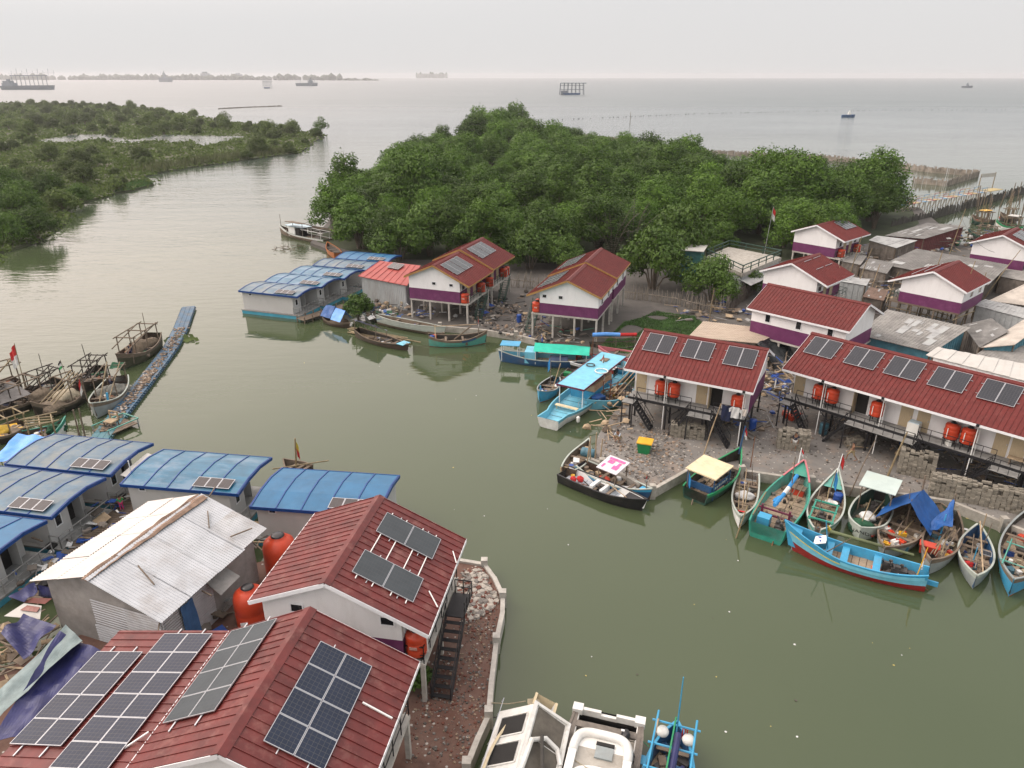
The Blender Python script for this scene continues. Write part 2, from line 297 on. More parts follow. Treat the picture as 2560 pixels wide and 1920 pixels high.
coping('quay_wall', 'curved pale concrete retaining wall round the red rubble bank', fl, .3, .26, post_conc)
coping('quay_wall', 'low mossy concrete wall in front of the two stilt houses', back[4:11], .2, .3)
# left river bank
ISL = [(0, 628), (60, 612), (100, 595), (150, 566), (170, 545), (176, 512), (215, 500), (262, 491), (288, 481), (330, 474), (384, 459), (362, 447), (350, 441), (410, 427), (480, 416), (550, 407), (650, 393), (750, 380), (776, 362), (790, 349), (812, 343), (790, 334), (690, 320), (600, 309), (500, 293), (435, 283), (380, 272), (250, 262), (0, 258)]
ip = px(ISL, .4)
isl_m = mat('river bank mud and scrub', (.055, .065, .03), .95, .35, .06, dirt=.8, dscale=.05, dcol=(.11, .095, .07), bump=.3)
land('river_bank', ip + [(-900, 620), (-900, 60), (-90, 60)], .4, isl_m)
POND = px([(92, 352), (150, 342), (190, 337), (275, 336), (300, 345), (330, 350), (370, 342), (425, 336), (470, 338), (560, 340), (640, 341), (600, 346), (545, 358), (500, 366), (480, 352), (420, 358), (385, 350), (345, 357), (300, 358), (265, 352), (240, 347), (180, 358), (120, 356)], .46)
b = MB(); b.add([(p[0], p[1], .47) for p in POND], [tuple(range(len(POND)))]); kind(b.build('pond_water', WATER), 'structure')
# ---------------------------------------------------------------- stilt houses
def pv(name, parent, o, ux, uy, w, h, nu, nv, m, t=.04, fr=.024):
    """one framed solar module lying on the plane (o, ux, uy)"""
    b = MB(); o, ux, uy = Vector(o), Vector(ux).normalized(), Vector(uy).normalized(); n = ux.cross(uy)
    if n.z < 0: n = -n
    P = lambda x, y, z: o + ux*x + uy*y + n*z
    b.m = 1
    for (x0, x1, y0, y1) in ((0, w, 0, fr), (0, w, h-fr, h), (0, fr, fr, h-fr), (w-fr, w, fr, h-fr)):
        q = [P(x, y, z) for z in (0, t) for x, y in ((x0, y0), (x1, y0), (x1, y1), (x0, y1))]
        b.add(q, [(3, 2, 1, 0), (4, 5, 6, 7), (0, 1, 5, 4), (1, 2, 6, 5), (2, 3, 7, 6), (3, 0, 4, 7)])
    b.m = 0; q = [P(x, y, t-.008) for x, y in ((fr, fr), (w-fr, fr), (w-fr, h-fr), (fr, h-fr))]
    b.uv[len(b.f)] = ((0, 0), (nu, 0), (nu, nv), (0, nv)); b.add(q, [(0, 1, 2, 3)])
    return b.build(name, [m, alu], parent)
def rail(b, pts, h=.95, step=1.0, r=.035, mid=True):
    for p, q in zip(pts, pts[1:]):
        p, q = Vector(p), Vector(q); n = max(1, round((q-p).length/step)); up = Vector((0, 0, h))
        b.beam(p+up, q+up, r*1.3)
        if mid: b.beam(p+up*.5, q+up*.5, r)
        for i in range(n+1): b.beam(p.lerp(q, i/n), p.lerp(q, i/n)+up, r*1.2)
def stair(name, parent, top, bot, w, m, side=(0, 1, 0), rails=True):
    b = MB(); t, q = Vector(top), Vector(bot); s = Vector(side).normalized()*w/2
    for k in (-1, 1):
        b.beam(t+s*k, q+s*k, .06, .16)
        if rails:
            u = Vector((0, 0, .85)); b.beam(t+s*k+u, q+s*k+u, .045); b.beam(t+s*k+u*.5, q+s*k+u*.5, .03)
            for i in (0, .5, 1): b.beam(t.lerp(q, i)+s*k, t.lerp(q, i)+s*k+u, .04)
    n = max(3, int((t.z-q.z)/.24)); d = (q-t); d.z = 0; d = d.normalized()*.12
    for i in range(n):
        c = t.lerp(q, (i+.6)/n); b.beam(c-s, c+s, .22, .03, up=(0, 0, 1))
    return b.build(name, m, parent)
def window(parent, c, w, h, ax, out, m=dark_glass, fm=white_trim, name='window', open_=False):
    """frame proud of the wall at c, facing along axis ax (0/1) with sign out; its pane is a child"""
    b = MB(); f = .06
    def bar(a0, a1, z0, z1, d0, d1):
        if ax == 0: b.bx(c[0]+min(out*d0, out*d1), c[0]+max(out*d0, out*d1), c[1]+a0, c[1]+a1, c[2]+z0, c[2]+z1)
        else: b.bx(c[0]+a0, c[0]+a1, c[1]+min(out*d0, out*d1), c[1]+max(out*d0, out*d1), c[2]+z0, c[2]+z1)
    bar(-w/2-f, w/2+f, -h/2-f, -h/2, -.02, .05); bar(-w/2-f, w/2+f, h/2, h/2+f, -.02, .05); bar(-w/2-f, -w/2, -h/2, h/2, -.02, .045); bar(w/2, w/2+f, -h/2, h/2, -.02, .045)
    o = b.build(name, fm, parent); b = MB(); bar(-w/2, w/2, -h/2, h/2, -.02, .012); b.build('pane', m, o); return o
def tank(label, loc, r=.55, h=1.15, rz=0, stand=.0, grp='orange water tanks on the balconies', big=False):
    t = thing('water_tank', label, 'water tank', loc, rz, grp)
    b = MB(); b.smooth = True
    if big: prof = [(r*.98, 0), (r, .1), (r*.97, .16), (r, .24), (r, h*.35), (r*.97, h*.38), (r, h*.42), (r, h*.72), (r*.97, h*.75), (r*.9, h*.86), (r*.6, h*.96), (r*.42, h), (r*.42, h+.05)]
    else: prof = [(r*.96, 0), (r, .06), (r, h*.3), (r*.965, h*.33), (r, h*.36), (r, h*.62), (r*.965, h*.65), (r, h*.68), (r, h*.86), (r*.93, h*.92), (r*.4, h), (r*.38, h+.03)]
    b.lathe([(q, z+stand) for q, z in prof], n=24); b.build('body', orange, t)
    b = MB(); b.smooth = True; b.lathe([(r*.40, h+stand+.03), (r*.42, h+stand+.07), (r*.3, h+stand+.14), (r*.05, h+stand+.16)], n=18); b.build('lid', black_pl, t)
    if stand:
        b = MB()
        for k in range(4): b.beam((r*.8*cos(k*pi/2+.8), r*.8*sin(k*pi/2+.8), 0), (r*.8*cos(k*pi/2+.8), r*.8*sin(k*pi/2+.8), stand), .06)
        b.box((0, 0, stand-.03), (r*1.7, r*1.7, .05)); b.build('stand', black_steel, t)
    b = MB(); b.tube([(r+.02, -.15, stand+.2), (r+.08, -.15, stand+.2), (r+.08, -.15, stand+h*.8)], .03, 6); b.build('pipe', pvc, t)
    if big: b = MB(); b.box((-.3, -r-.004, .42), (.34, .03, .4)); b.build('label_plate', white_trim, t)
    else: b = MB(); b.bx(-.18, .18, -r-.02, -r+.02, stand+h*.44, stand+h*.56); b.m = 0; b.build('label_patch', mat('tank sticker', (.5, .3, .25), .6), t)
    return t
def house(name, label, cx, cy, rot, L, porch=1, zr=7.6, zp=5.5, zb=5.9, zf=3.05, band=1.35, rm=red_roof, fascia=white_trim, ov=.45, post_m=post_conc, ps=.2, z0=ZL,
          windows=(), grp='red roofed stilt houses', seams=.42, posts=None, xr=-.4, rows=False, stair_at=None, deck=True, back_windows=(), steel=green_steel, white=white_wall):
    """local frame: x across the house (porch side = +x before mirroring), y along the ridge, heights above the water"""
    t = thing(name, label, 'house', (cx, cy, z0), radians(rot), grp); s = porch; XB, XP = -4.25, 4.25; XW0, XW1 = -3.85, (2.85 if not rows else 2.5); H = L/2
    Z = lambda z: z-z0
    def rz(x): return Z(zr+(zp-zr)*(x-xr)/(XP-xr)) if x > xr else Z(zr+(zb-zr)*(xr-x)/(xr-XB))
    X = lambda x: s*x
    # walls with gables
    b = MB(); e = .07
    poly = [(X(XW0), Z(zf)), (X(XW0), rz(XW0)-e), (X(xr), rz(xr)-e), (X(XW1), rz(XW1)-e), (X(XW1), Z(zf))]
    b.prism(poly, 1, -H+ov, H-ov); b.build('wall', white, t)
    b = MB(); q = .006; zt = Z(zf+band)
    if rows:
        b.bx(*sorted((X(XW0-q), X(XW1-.02))), -H+ov-q, H-ov+q, Z(zf)-.01, zt)
    else: b.bx(*sorted((X(XW0-q), X(XW1+q))), -H+ov-q, H-ov+q, Z(zf)-.01, zt)
    b.build('wall_band', purple, t)
    # roof: two slabs with standing seams
    b = MB(); y0, y1 = -H, H
    for (xa, xb) in ((xr, XP), (xr, XB)):
        za, zb_ = rz(xa), rz(xb); p = [(X(xa), y0, za), (X(xb), y0, zb_), (X(xb), y1, zb_), (X(xa), y1, za)]
        n = (Vector(p[1])-Vector(p[0])).cross(Vector(p[2])-Vector(p[0]))
        b.slab(p if n.z > 0 else p[::-1], .05)
        nn = max(2, round(L/seams))
        for i in range(nn+1):
            y = y0+.03+(L-.06)*i/nn; b.beam((X(xa), y, za+.012), (X(xb)+.01*s, y, zb_+.012), .045, .05)
    b.build('roof', rm, t)
    b = MB(); zz = rz(xr)
    for k in (-1, 1):
        xe = xr+.28*k; p = [(X(xr), y0-.03, zz+.06), (X(xe), y0-.03, rz(xe)+.05), (X(xe), y1+.03, rz(xe)+.05), (X(xr), y1+.03, zz+.06)]
        n = (Vector(p[1])-Vector(p[0])).cross(Vector(p[2])-Vector(p[0])); b.slab(p if n.z > 0 else p[::-1], .03)
    b.build('ridge_cap', rm, t)
    for yy, sg in ((y0, -1), (y1, 1)):
        b = MB()
        for xe in (XP, XB): b.beam((X(xr), yy+sg*.016, zz-.1), (X(xe), yy+sg*.016, rz(xe)-.1), .03, .2)
        b.build('fascia', fascia, t)
    for xe in (XP, XB):
        b = MB(); b.beam((X(xe)+s*(.02 if xe > 0 else -.02), y0, rz(xe)-.1), (X(xe)+s*(.02 if xe > 0 else -.02), y1, rz(xe)-.1), .03, .18); b.build('gutter_board', fascia, t)
    # floor, posts
    b = MB(); b.bx(*sorted((X(XW0), X(3.85))), -H+ov, H-ov, Z(zf)-.22, Z(zf)-.02); b.build('floor_slab', post_m if not rows else black_steel, t)
    xs = posts or (-3.7, -1.2, 1.3, 3.7); ny = max(2, round((L-2*ov)/3.4)+1)
    for x in xs:
        for j in range(ny):
            y = -H+ov+.15+(L-2*ov-.3)*j/(ny-1); b = MB(); b.box((X(x), y, (Z(zf)-.22-1.0)/2), (ps, ps, Z(zf)-.22+1.0)); b.build('post', post_m, t)
    for (x, z, w, h) in windows: window(t, (X(x), -H+ov, Z(z)), w, h, 1, -1)
    for (y, z, w, h) in back_windows: window(t, (X(XW0), y, Z(z)), w, h, 0, -s, fm=white_trim)
    if deck:
        b = MB(); rail(b, [(X(XW1+.1), -H+ov+.05, Z(zf)), (X(3.8), -H+ov+.05, Z(zf)), (X(3.8), H-ov-.05, Z(zf)), (X(XW1+.1), H-ov-.05, Z(zf))]); b.build('railing', steel, t)
        # porch wall: doors, windows
        n = max(1, round(L/7.8))
        for k in range(n):
            yc = -H+ov+(L-2*ov)*(k+.5)/n
            for dy in (-.9, .9):
                d = MB(); d.bx(*sorted((X(XW1-.02), X(XW1+.05))), yc+dy-.42, yc+dy+.42, Z(zf)+.02, Z(zf)+2.02); do = d.build('door', door_wood, t)
                h = MB(); h.box((X(XW1+.08), yc+dy+.32, Z(zf)+1), (.06, .04, .14)); h.build('handle', alu, do)
            for dy in (-2.4, 2.4): window(t, (X(XW1), yc+dy, Z(zf)+1.75), .8, .6, 0, s)
    if stair_at is not None: stair('staircase', t, (X(4.2), stair_at, Z(zf)), (X(4.3), stair_at-2.4, .02), .85, steel, (1, 0, 0))
    t['z'] = 0; del t['z']
    return t, rz, X
def arrays(t, rz, X, x0, x1, ylist, w, cols, mm, nu=6, nv=12, split=1):
    """solar modules on the slope between x0 (upper) and x1 (lower); each array starts at y in ylist"""
    for y in ylist:
        a, d = Vector((X(x0), y, rz(x0)+.09)), Vector((X(x1), y, rz(x1)+.09)); L = (d-a).length; ux = (d-a).normalized()
        for i in range(cols):
            for j in range(split): pv('solar_panel', t, a+ux*(L/split*j)+Vector((0, w/cols*i, 0)), ux, (0, 1, 0), L/split-.02, w/cols-.02, nv, nu, mm)
        b = MB()
        for f in (.25, .75):
            c = a+ux*L*f; b.beam(c+Vector((0, -.18, -.045)), c+Vector((0, w+.18, -.045)), .04)
        b.build('mounting_rail', alu, t)
GW = ((-.5, 5.17, .45, .32), (1.75, 5.15, .45, .32))
# two units of the long pair nearest the floating houses (H8), and of the second pair (H9)
def unit_pos(cx, cy, rot, off): r = radians(rot); return cx-sin(r)*off, cy+cos(r)*off
def w2(t_, x, y, z=0): r = t_.rotation_euler.z; return (t_.location.x+cos(r)*x-sin(r)*y, t_.location.y+sin(r)*x+cos(r)*y, z)
for i, (nm, lb, off, zr, kw) in enumerate((
    ('stilt_house', 'red roofed stilt house beside the grey tin shed, front half of its pair', -3.95, 7.5, dict(windows=GW)),
    ('stilt_house', 'rear half of the red roofed pair beside the tin shed, against the mangroves', 3.95, 7.75, {}))):
    x, y = unit_pos(-6.32, 90.52, -20.1, off)
    t, rz, X = house(nm, lb, x, y, -20.1, 7.75, 1, zr=zr, zp=5.35+.2*i, zb=5.85+.2*i, rm=red_pale if 0 else red_roof, fascia=gold_trim, stair_at=1.0, **kw)
    arrays(t, rz, X, .15, 2.35, (-2.85, -.35), 2.3, 2, pv_grey)
    for k, (yy, wh) in enumerate(((-2.9, 'first'), (2.2, 'second'), (3.1, 'third'))[:3 if i else 2]):
        tank('orange water tank on the %s half house by the tin shed, %s along' % (('front', 'rear')[i], wh), w2(t, X(3.25), yy, 3.07), rz=t.rotation_euler.z)
for i, (lb, off, kw) in enumerate((('red roofed stilt house on tall concrete posts behind the green awning boat, front half', -4.05, dict(windows=((2.3, 5.42, .45, .34), (.43, 5.43, .45, .34)))),
                                   ('rear half of the red roofed house on tall posts, next to the rounded trees', 4.05, {}))):
    x, y = unit_pos(8.34, 83.97, -19.6, off)
    t, rz, X = house('stilt_house', lb, x, y, -19.6, 8.0, -1, zr=7.55+.2*i, zp=5.5+.2*i, zb=5.95+.2*i, zf=3.4, band=1.2, fascia=gold_trim, stair_at=-.5 if i == 0 else None, back_windows=((1.5, 5.1, .7, 1.0), (-1.8, 5.1, .7, 1.0)), **kw)
    arrays(t, rz, X, 1.3, 3.6, ((-2.2, .35)), 2.4, 2, pv_grey)
    if i == 0:
        for k, yy in enumerate((-3.1, -1.9)): tank(('nearer', 'farther')[k]+' orange water tank on the left porch of the tall post house', w2(t, X(3.3), yy, 3.42), rz=t.rotation_euler.z)
t, rz, X = house('stilt_house', 'white house with red roof and pale roof rails behind the long three window house', 36.23, 86.7, -45.7, 7.55, 1, zr=7.5, zp=5.6, zf=3.0, band=1.3)
b = MB()
for x in (.1, 1.7):
    for y in (-1.5, 1.0): b.beam((X(x), y, rz(x)+.06), (X(x), y+1.9, rz(x)+.06), .06)
b.build('mounting_rail', alu, t)
t, rz, X = house('stilt_house', 'white and purple house with red roof standing among bamboo scaffold poles', 50.46, 82.95, -48.4, 7.79, -1, zr=7.6, zp=5.6, zf=3.3, band=1.2, post_m=wood_old, ps=.16, back_windows=((-.8, 5.2, .8, .9), (1.9, 5.2, .8, .9)))
b = MB()
for x in (1.0, 2.3): b.beam((X(x), -2.5, rz(x)+.06), (X(x), 2.5, rz(x)+.06), .06)
b.build('mounting_rail', alu, t)
t, rz, X = house('stilt_house', 'white red roofed house at the far right of the village', 71.78, 103.3, -45, 8.0, 1, zr=7.5, zp=5.6, zf=2.9, band=1.3)
arrays(t, rz, X, .3, 2.6, (-1.8, .8), 2.3, 2, pv_grey)
t, rz, X = house('stilt_house', 'red roofed house half hidden by trees at the forest edge', 49.2, 111.3, -48.3, 8.6, 1, zr=7.4, zp=5.6, zf=2.9)
arrays(t, rz, X, .1, 2.2, (.2, 2.0), 1.7, 2, pv_grey)
for k, yy in enumerate((-2.6, 2.6)): tank(('near', 'far')[k]+' orange water tank on the porch of the house half hidden by trees', w2(t, X(3.3), yy, 2.95), rz=t.rotation_euler.z)
t, rz, X = house('long_house', 'long white house with three narrow windows and a plain red roof', 31.17, 71.09, -135.6, 10.64, -1, zr=7.65, zp=5.7, zb=5.8, zf=3.0, band=1.45, back_windows=((-3.07, 5.2, .5, 1.0), (.21, 5.2, .5, 1.0), (3.39, 5.2, .5, 1.0)), rm=red_roof, deck=False, seams=.36, xr=-.2)
# row houses facing the grey yard
def row_house(label, cx, cy, rot, L, doors, tanks, plats, stairs, wins, arr, where, gaps, open_door):
    t, rz, X = house('row_house', label, cx, cy, rot, L, 1, zr=7.65, zp=5.6, zb=5.9, zf=3.0, band=1.5, rm=red_roof, deck=False, rows=True, post_m=black_steel, ps=.14, seams=.34, posts=(-3.6, -.4, 2.4, 3.75), xr=-.5)
    Zf = 3.0-ZL; xw = 2.5
    b = MB(); b.bx(2.55, 3.85, -L/2+.35, L/2-.45, Zf-.02, Zf+.03)
    for k, (y0, y1) in enumerate(plats): b.bx(3.852, 4.75, y0, y1, Zf-.24, Zf-.18)
    b.build('deck', deck_grey, t)
    b = MB(); ys = [-L/2+.45]
    segs = []; y = -L/2+.45
    for g0, g1 in gaps:
        if g0 > y: segs.append((y, g0))
        y = g1
    segs.append((y, L/2-.5))
    for a, c in segs: rail(b, [(3.82, a, Zf), (3.82, c, Zf)], .95, .9, .03)
    rail(b, [(2.6, -L/2+.45, Zf), (3.82, -L/2+.45, Zf)], .95, .6, .03)
    for (y0, y1) in plats: rail(b, [(3.9, y0, Zf-.2), (4.72, y0, Zf-.2)], .9, .8, .03) if y1-y0 < 1.6 else rail(b, [(4.72, y0, Zf-.2), (4.72, y1, Zf-.2)], .9, .7, .03)
    b.build('railing', black_steel, t)
    b = MB(); b.beam((3.86, -L/2+.4, Zf-.1), (3.86, L/2-.45, Zf-.1), .08, .22)
    for j in range(int(L//3)+1):
        y = -L/2+1+3.2*j
        b.beam((3.75, y, Zf-.9), (3.75, y+.9, Zf-.15), .06); b.beam((3.75, y, Zf-.9), (3.75, y-.9, Zf-.15), .06)
    for (y0, y1) in plats: b.beam((4.7, y0, Zf-.25), (4.7, y1, Zf-.25), .06, .1); b.beam((4.7, y0+.05, -.1), (4.7, y0+.05, Zf-.2), .09); b.beam((4.7, y1-.05, -.1), (4.7, y1-.05, Zf-.2), .09)
    b.build('deck_frame', black_steel, t)
    for (ya, yb, x) in stairs: stair('staircase', t, (x, ya, Zf-.2), (x, yb, .02), .75, black_steel, (1, 0, 0))
    b = MB()                                                    # white upper wall sheets between the door strips
    cuts = sorted(doors); b.bx(xw-.02, xw+.004, -L/2+.45, L/2-.45, Zf+1.5, Zf+2.35)
    for d in cuts:
        for k in (-.5, .5): b.bx(xw-.02, xw+.03, d+k-.05, d+k+.05, Zf+.02, Zf+2.2)
    b.build('wall_sheet', white_wall, t)
    b = MB(); b.bx(xw-.02, xw-.003, -L/2+.451, L/2-.451, Zf, Zf+1.5); b.build('front_band', purple, t)
    for i, d in enumerate(cuts):
        op = i == open_door
        q = MB(); q.bx(xw-.015, xw+(.012 if op else .05), d-.45, d+.45, Zf+.04, Zf+2.08); do = q.build('door', dark_gap if op else door_wood, t)
        if op: q = MB(); q.box((xw+.4, d-.47, Zf+1.05), (.8, .04, 2.0)); q.build('door_leaf', door_wood, do)
        else: q = MB(); q.box((xw+.08, d+.36, Zf+1), (.06, .04, .13)); q.build('handle', alu, do)
    for y in wins: window(t, (xw+.005, y, Zf+1.95), .55, .22, 0, 1)
    for y, wh in tanks: tank('orange water tank %s, balcony of the %s' % (wh, where), w2(t, 3.2, y, 3.03), r=.5, h=1.15, rz=t.rotation_euler.z, stand=.55)
    for y in arr: arrays(t, rz, X, .0, 2.05, (y,), 2.4, 2, pv_dark, 6, 12)
    for y in [q[0]+.55 for q in tanks[::2]]: MB().tube([(3.85, y, 0), (3.85, y, Zf+2.3)], .04).build('drain_pipe', pvc, t); MB().tube([(3.7, y+.12, Zf-.6), (3.7, y+.12, Zf+2.2)], .03).build('drain_pipe', pvc, t)
    for y in [q[0]+.55 for q in tanks[::2]]: MB().box((4.2, y, rz(4.2)-.1), (.22, .2, .2)).build('gutter_box', black_pl, t)
    return t, rz, X
rowA, rzA, XA = row_house('short row house with three solar arrays over the littered yard', 15.97, 56.81, -118.7, 10.5, (-4.2, .97, 2.2), ((-2.28, 'left of the drain pipe'), (-1.17, 'right of the drain pipe'), (4.0, 'above the hanging laundry')), ((-5.1, -4.1), (.45, 2.4)), ((-4.1, -2.5, 4.3), (.5, -.9, 4.3), (2.35, 3.95, 4.3)), (-3.4, .3, 2.9), (-4.55, -1.27, 2.2), 'short row house', ((-4.9, -4.1), (.5, 2.3)), 2)
cxB, cyB = unit_pos(30.99, 52.85, -135.9, 3.0)
rowB, rzB, XB_ = row_house('long row house with a line of solar arrays and many orange tanks', cxB, cyB, -135.9, 21.7, [q-3.0 for q in (-6.9, -1.7, 1.62, 2.84, 8.0, 9.05, 12.5)], tuple((y-3.0, w) for y, w in ((-4.93, 'first from the left'), (-3.83, 'second from the left'), (-.3, 'alone right of the dark open door'), (5.0, 'fourth from the left'), (6.1, 'fifth from the left'))), ((-10.45, -9.5), (-5.0, .1), (5.0, 6.8)), ((-9.5, -8.1, 4.3), (-4.9, -6.4, 4.3), (.05, 1.6, 4.3), (5.1, 3.4, 4.3)), [q-3 for q in (-6.1, .95, 3.6, 7.2)], [q-3 for q in (-7.3, -3.95, -.85, 2.35, 5.65, 9.0)], 'long row house', ((-10.4, -9.5), (-5, 0), (5.1, 6.7)), 1)
# foreground houses
t, rz, X = house('stilt_house', 'red roofed stilt house with two solar arrays beside the curved rubble bank', -7.27, 29.26, -9.8, 7.3, 1, zr=7.42, zp=5.2, zb=5.88, zf=3.0, band=1.25, rm=red_worn, windows=((-2.14, 5.42, .55, .42), (2.2, 5.3, .6, .42)), stair_at=None, grp='worn red roofed houses by the rubble bank', steel=black_steel)
arrays(t, rz, X, .35, 3.2, (.86, -2.38), 1.72, 1, pv_grey, 6, 10, split=2)
b = MB()
for x in (.6, 1.35, 2.2, 2.9): b.beam((X(x), -2.6, rz(x)+.06), (X(x), 2.75, rz(x)+.06), .045)
b.beam((X(3.9), 2.2, rz(3.9)+.06), (X(4.25), 1.5, rz(4.25)+.06), .05); b.beam((X(3.6), -1.2, rz(3.6)+.06), (X(4.2), -1.9, rz(4.2)+.06), .05); b.build('mounting_rail', pvc, t)
b = MB(); b.bx(3.9, 4.9, .2, 2.0, 3.0-ZL-.1, 3.0-ZL-.04); rail(b, [(4.0, 2.0, 2.3), (4.9, 2.0, 2.3), (4.9, .3, 2.3)], .9, .6, .035); b.build('landing', black_steel, t)
stair('staircase', t, (4.45, .2, 2.3), (4.45, -2.9, .02), .95, black_steel, (1, 0, 0))
hMid = t
tank('orange water tank tucked under the porch eave of the house with two solar arrays', w2(t, 3.35, -2.75, 3.05), r=.5, h=1.2, rz=t.rotation_euler.z, stand=.25)
t, rz, X = house('stilt_house', 'large worn red roof in the foreground carrying four solar arrays', -8.65, 20.23, -9.7, 7.1, 1, zr=7.72, zp=5.55, zb=5.9, zf=3.0, rm=red_worn, xr=-.32, ps=.22, grp='worn red roofed houses by the rubble bank', steel=black_steel)
arrays(t, rz, X, .68, 2.76, (-2.55,), 4.75, 4, pv_blue, 6, 6, split=2)
arrays(t, rz, X, 1.72, 3.96, (), 4, 4, pv_grey) if 0 else None
Zx = lambda x: 5.87+.15*(x+4.25)-ZL                                # lean-to roof on the left
b = MB(); b.slab([(-9.75, -5.2, Zx(-9.75)), (-4.2, -5.2, Zx(-4.2)), (-4.2, 3.6, Zx(-4.2)), (-9.75, 3.6, Zx(-9.75))], .05)
for i in range(21): b.beam((-9.74, -5.15+.43*i, Zx(-9.74)+.012), (-4.25, -5.15+.43*i, Zx(-4.25)+.012), .045, .05)
b.build('lean_to_roof', red_worn, t)
b = MB(); b.bx(-9.3, -4.3, -4.8, 3.2, 3.0-ZL, 5.0-ZL); b.build('lean_to_wall', white_wall, t)
def flat_array(x0, x1, y0, y1, rows, m, zf_, lift=.1):
    n = rows; h = (y1-y0)/n
    for i in range(n):
        for j in range(2):
            xa = x0+(x1-x0)*j/2; xb = x0+(x1-x0)*(j+1)/2; o = Vector((xa, y0+h*i, zf_(xa)+lift)); e = Vector((xb, y0+h*i, zf_(xb)+lift))
            pv('solar_panel', t, o, e-o, (0, 1, 0), (e-o).length-.01, h-.015, 6, 6, m)
    b = MB()
    for f in (.25, .75): x = x0+(x1-x0)*f; b.beam((x, y0-.45, zf_(x)+lift-.05), (x, y1+.35, zf_(x)+lift-.05), .05)
    b.build('mounting_rail', alu, t)
flat_array(-9.72, -7.48, -2.58, 2.17, 4, pv_blue, Zx)
flat_array(-7.2, -4.85, -4.6, 3.28, 7, pv_blue, Zx)
flat_array(-3.95, -1.70, -1.55, 3.3, 4, pv_grey, lambda x: rz(x))
b = MB(); b.beam((2.95, .55, rz(2.95)+.05), (4.1, .5, rz(4.1)+.05), .06); b.beam((-4.9, -2.5, Zx(-4.9)+.05), (-4.3, -1.9, Zx(-4.3)+.2), .05); b.build('conduit', pvc, t)
b = MB(); b.bx(3.86, 4.9, -3.6, -1.2, 2.3, 2.36); rail(b, [(4.9, -3.6, 2.36), (4.9, -1.2, 2.36), (3.9, -1.2, 2.36)], .9, .6, .04); b.build('landing', black_steel, t)
hBig = t
tank('big orange water tank behind the ridge of the middle house, nearer the blue roofs', (-13.75, 35.3, ZL), r=.95, h=2.55, rz=.2, grp='big orange tanks by the tin house', big=True)
tank('big orange water tank standing beside the white gable wall', (-14.15, 31.1, ZL), r=.85, h=2.2, rz=.2, grp='big orange tanks by the tin house', big=True)
# ---------------------------------------------------------------- floating houses
def floating_house(label, cx, cy, rot, L, Wd=8.4, rm=blue_roof, z=3.0, panel=True, porch=True, grp='blue roofed floating houses', nrib=5, wall_end=3.95):
    t = thing('floating_house', label, 'house boat', (cx, cy, 0), radians(rot), grp); w = Wd/2; h = L/2; th = (h-.05)
    prof = [(-h, z), (-h*.33, z+.26), (h*.3, z+.30), (h, z+.02)]
    b = MB()
    for (ya, za), (yb, zb) in zip(prof, prof[1:]): b.slab([(-w, ya, za), (w, ya, za), (w, yb, zb), (-w, yb, zb)], .035)
    b.build('roof', rm, t)
    for i in range(nrib+1):
        b = MB(); x = -w+.08+(Wd-.16)*i/nrib
        for (ya, za), (yb, zb) in zip(prof, prof[1:]): b.beam((x, ya, za+.02), (x, yb, zb+.02), .07, .05)
        b.build('roof_rib', blue_rib, t)
    b = MB(); d = .22
    for ya, za in (prof[0], prof[-1]): b.beam((-w, ya, za-d/2+.03), (w, ya, za-d/2+.03), .04, d)
    for x in (-w, w):
        for (ya, za), (yb, zb) in zip(prof, prof[1:]): b.beam((x, ya, za-d/2+.03), (x, yb, zb-d/2+.03), .04, d)
    b.build('fascia', blue_rib, t)
    x1 = 2.3 if porch else wall_end
    b = MB(); pl = [(-h+.35, .55), (-h+.35, z-.03)] + [(y, zz-.05) for y, zz in prof[1:3]] + [(h-.35, z-.03), (h-.35, .55)]
    b.prism(pl, 0, -w+.25, x1)
    if porch: b.bx(x1, 3.3, -h+.35, -.3, .55, z-.06)
    b.build('wall', grey_wall, t)
    b = MB(); b.bx(-w+.05, w-.05, -h+.1, h-.1, -.35, .42); b.build('hull', cyan, t)
    b = MB(); b.bx(-w, w, -h+.05, h-.05, .42, .54); b.build('deck', deck_grey, t)
    if porch:
        d = MB(); d.bx(x1-.02, x1+.03, .25, 1.05, .56, 2.5); do = d.build('door', dark_gap, t); q = MB(); q.box((x1+.35, 1.1, 1.5), (.75, .04, 1.9)); q.build('door_leaf', grey_wall, do)
        window(t, (3.3, -1.2, 1.9), .45, .7, 0, 1)
        b = MB(); rail(b, [(3.4, -h+.15, .54), (w-.08, -h+.15, .54), (w-.08, h-.15, .54)], .9, .9, .04); b.build('railing', alu if 0 else deck_grey, t)
    else: window(t, (w-.45, .9, 2.2), .35, .35, 0, 1)
    window(t, (-2.9, -h+.35, 2.55), .4, .2, 1, -1)
    if panel:
        zf = lambda y: z+.26*(y+h)/(h*.67)
        ya, yb = -h+.25, -h+1.2; a = Vector((.85, ya, zf(ya)+.12)); uy = Vector((0, yb-ya, zf(yb)-zf(ya)))
        for i in range(3): pv('solar_panel', t, a+Vector((i*.87, 0, 0)), (1, 0, 0), uy, .85, uy.length, 2, 5, pv_small, fr=.03)
    return t
def from_FR(u, v, rot, Wd, L, z=3.0):
    p = G(u, v, z); r = radians(rot); return p.x-cos(r)*Wd/2+sin(r)*L/2, p.y-sin(r)*Wd/2-cos(r)*L/2
floating_house('floating house with a greyed blue roof touching the bright blue tarpaulin', -31.03, 45.65, -10.5, 4.6, rm=blue_faded)
floating_house('floating house with a mottled blue roof between two gaps, tin house in front', -21.58, 43.2, -8.5, 4.9, rm=blue_roof)
floating_house('floating house with the cleanest bright blue roof, behind the red roofed stilt house', -12.09, 40.6, -7.2, 4.9, rm=blue_clean, porch=False)
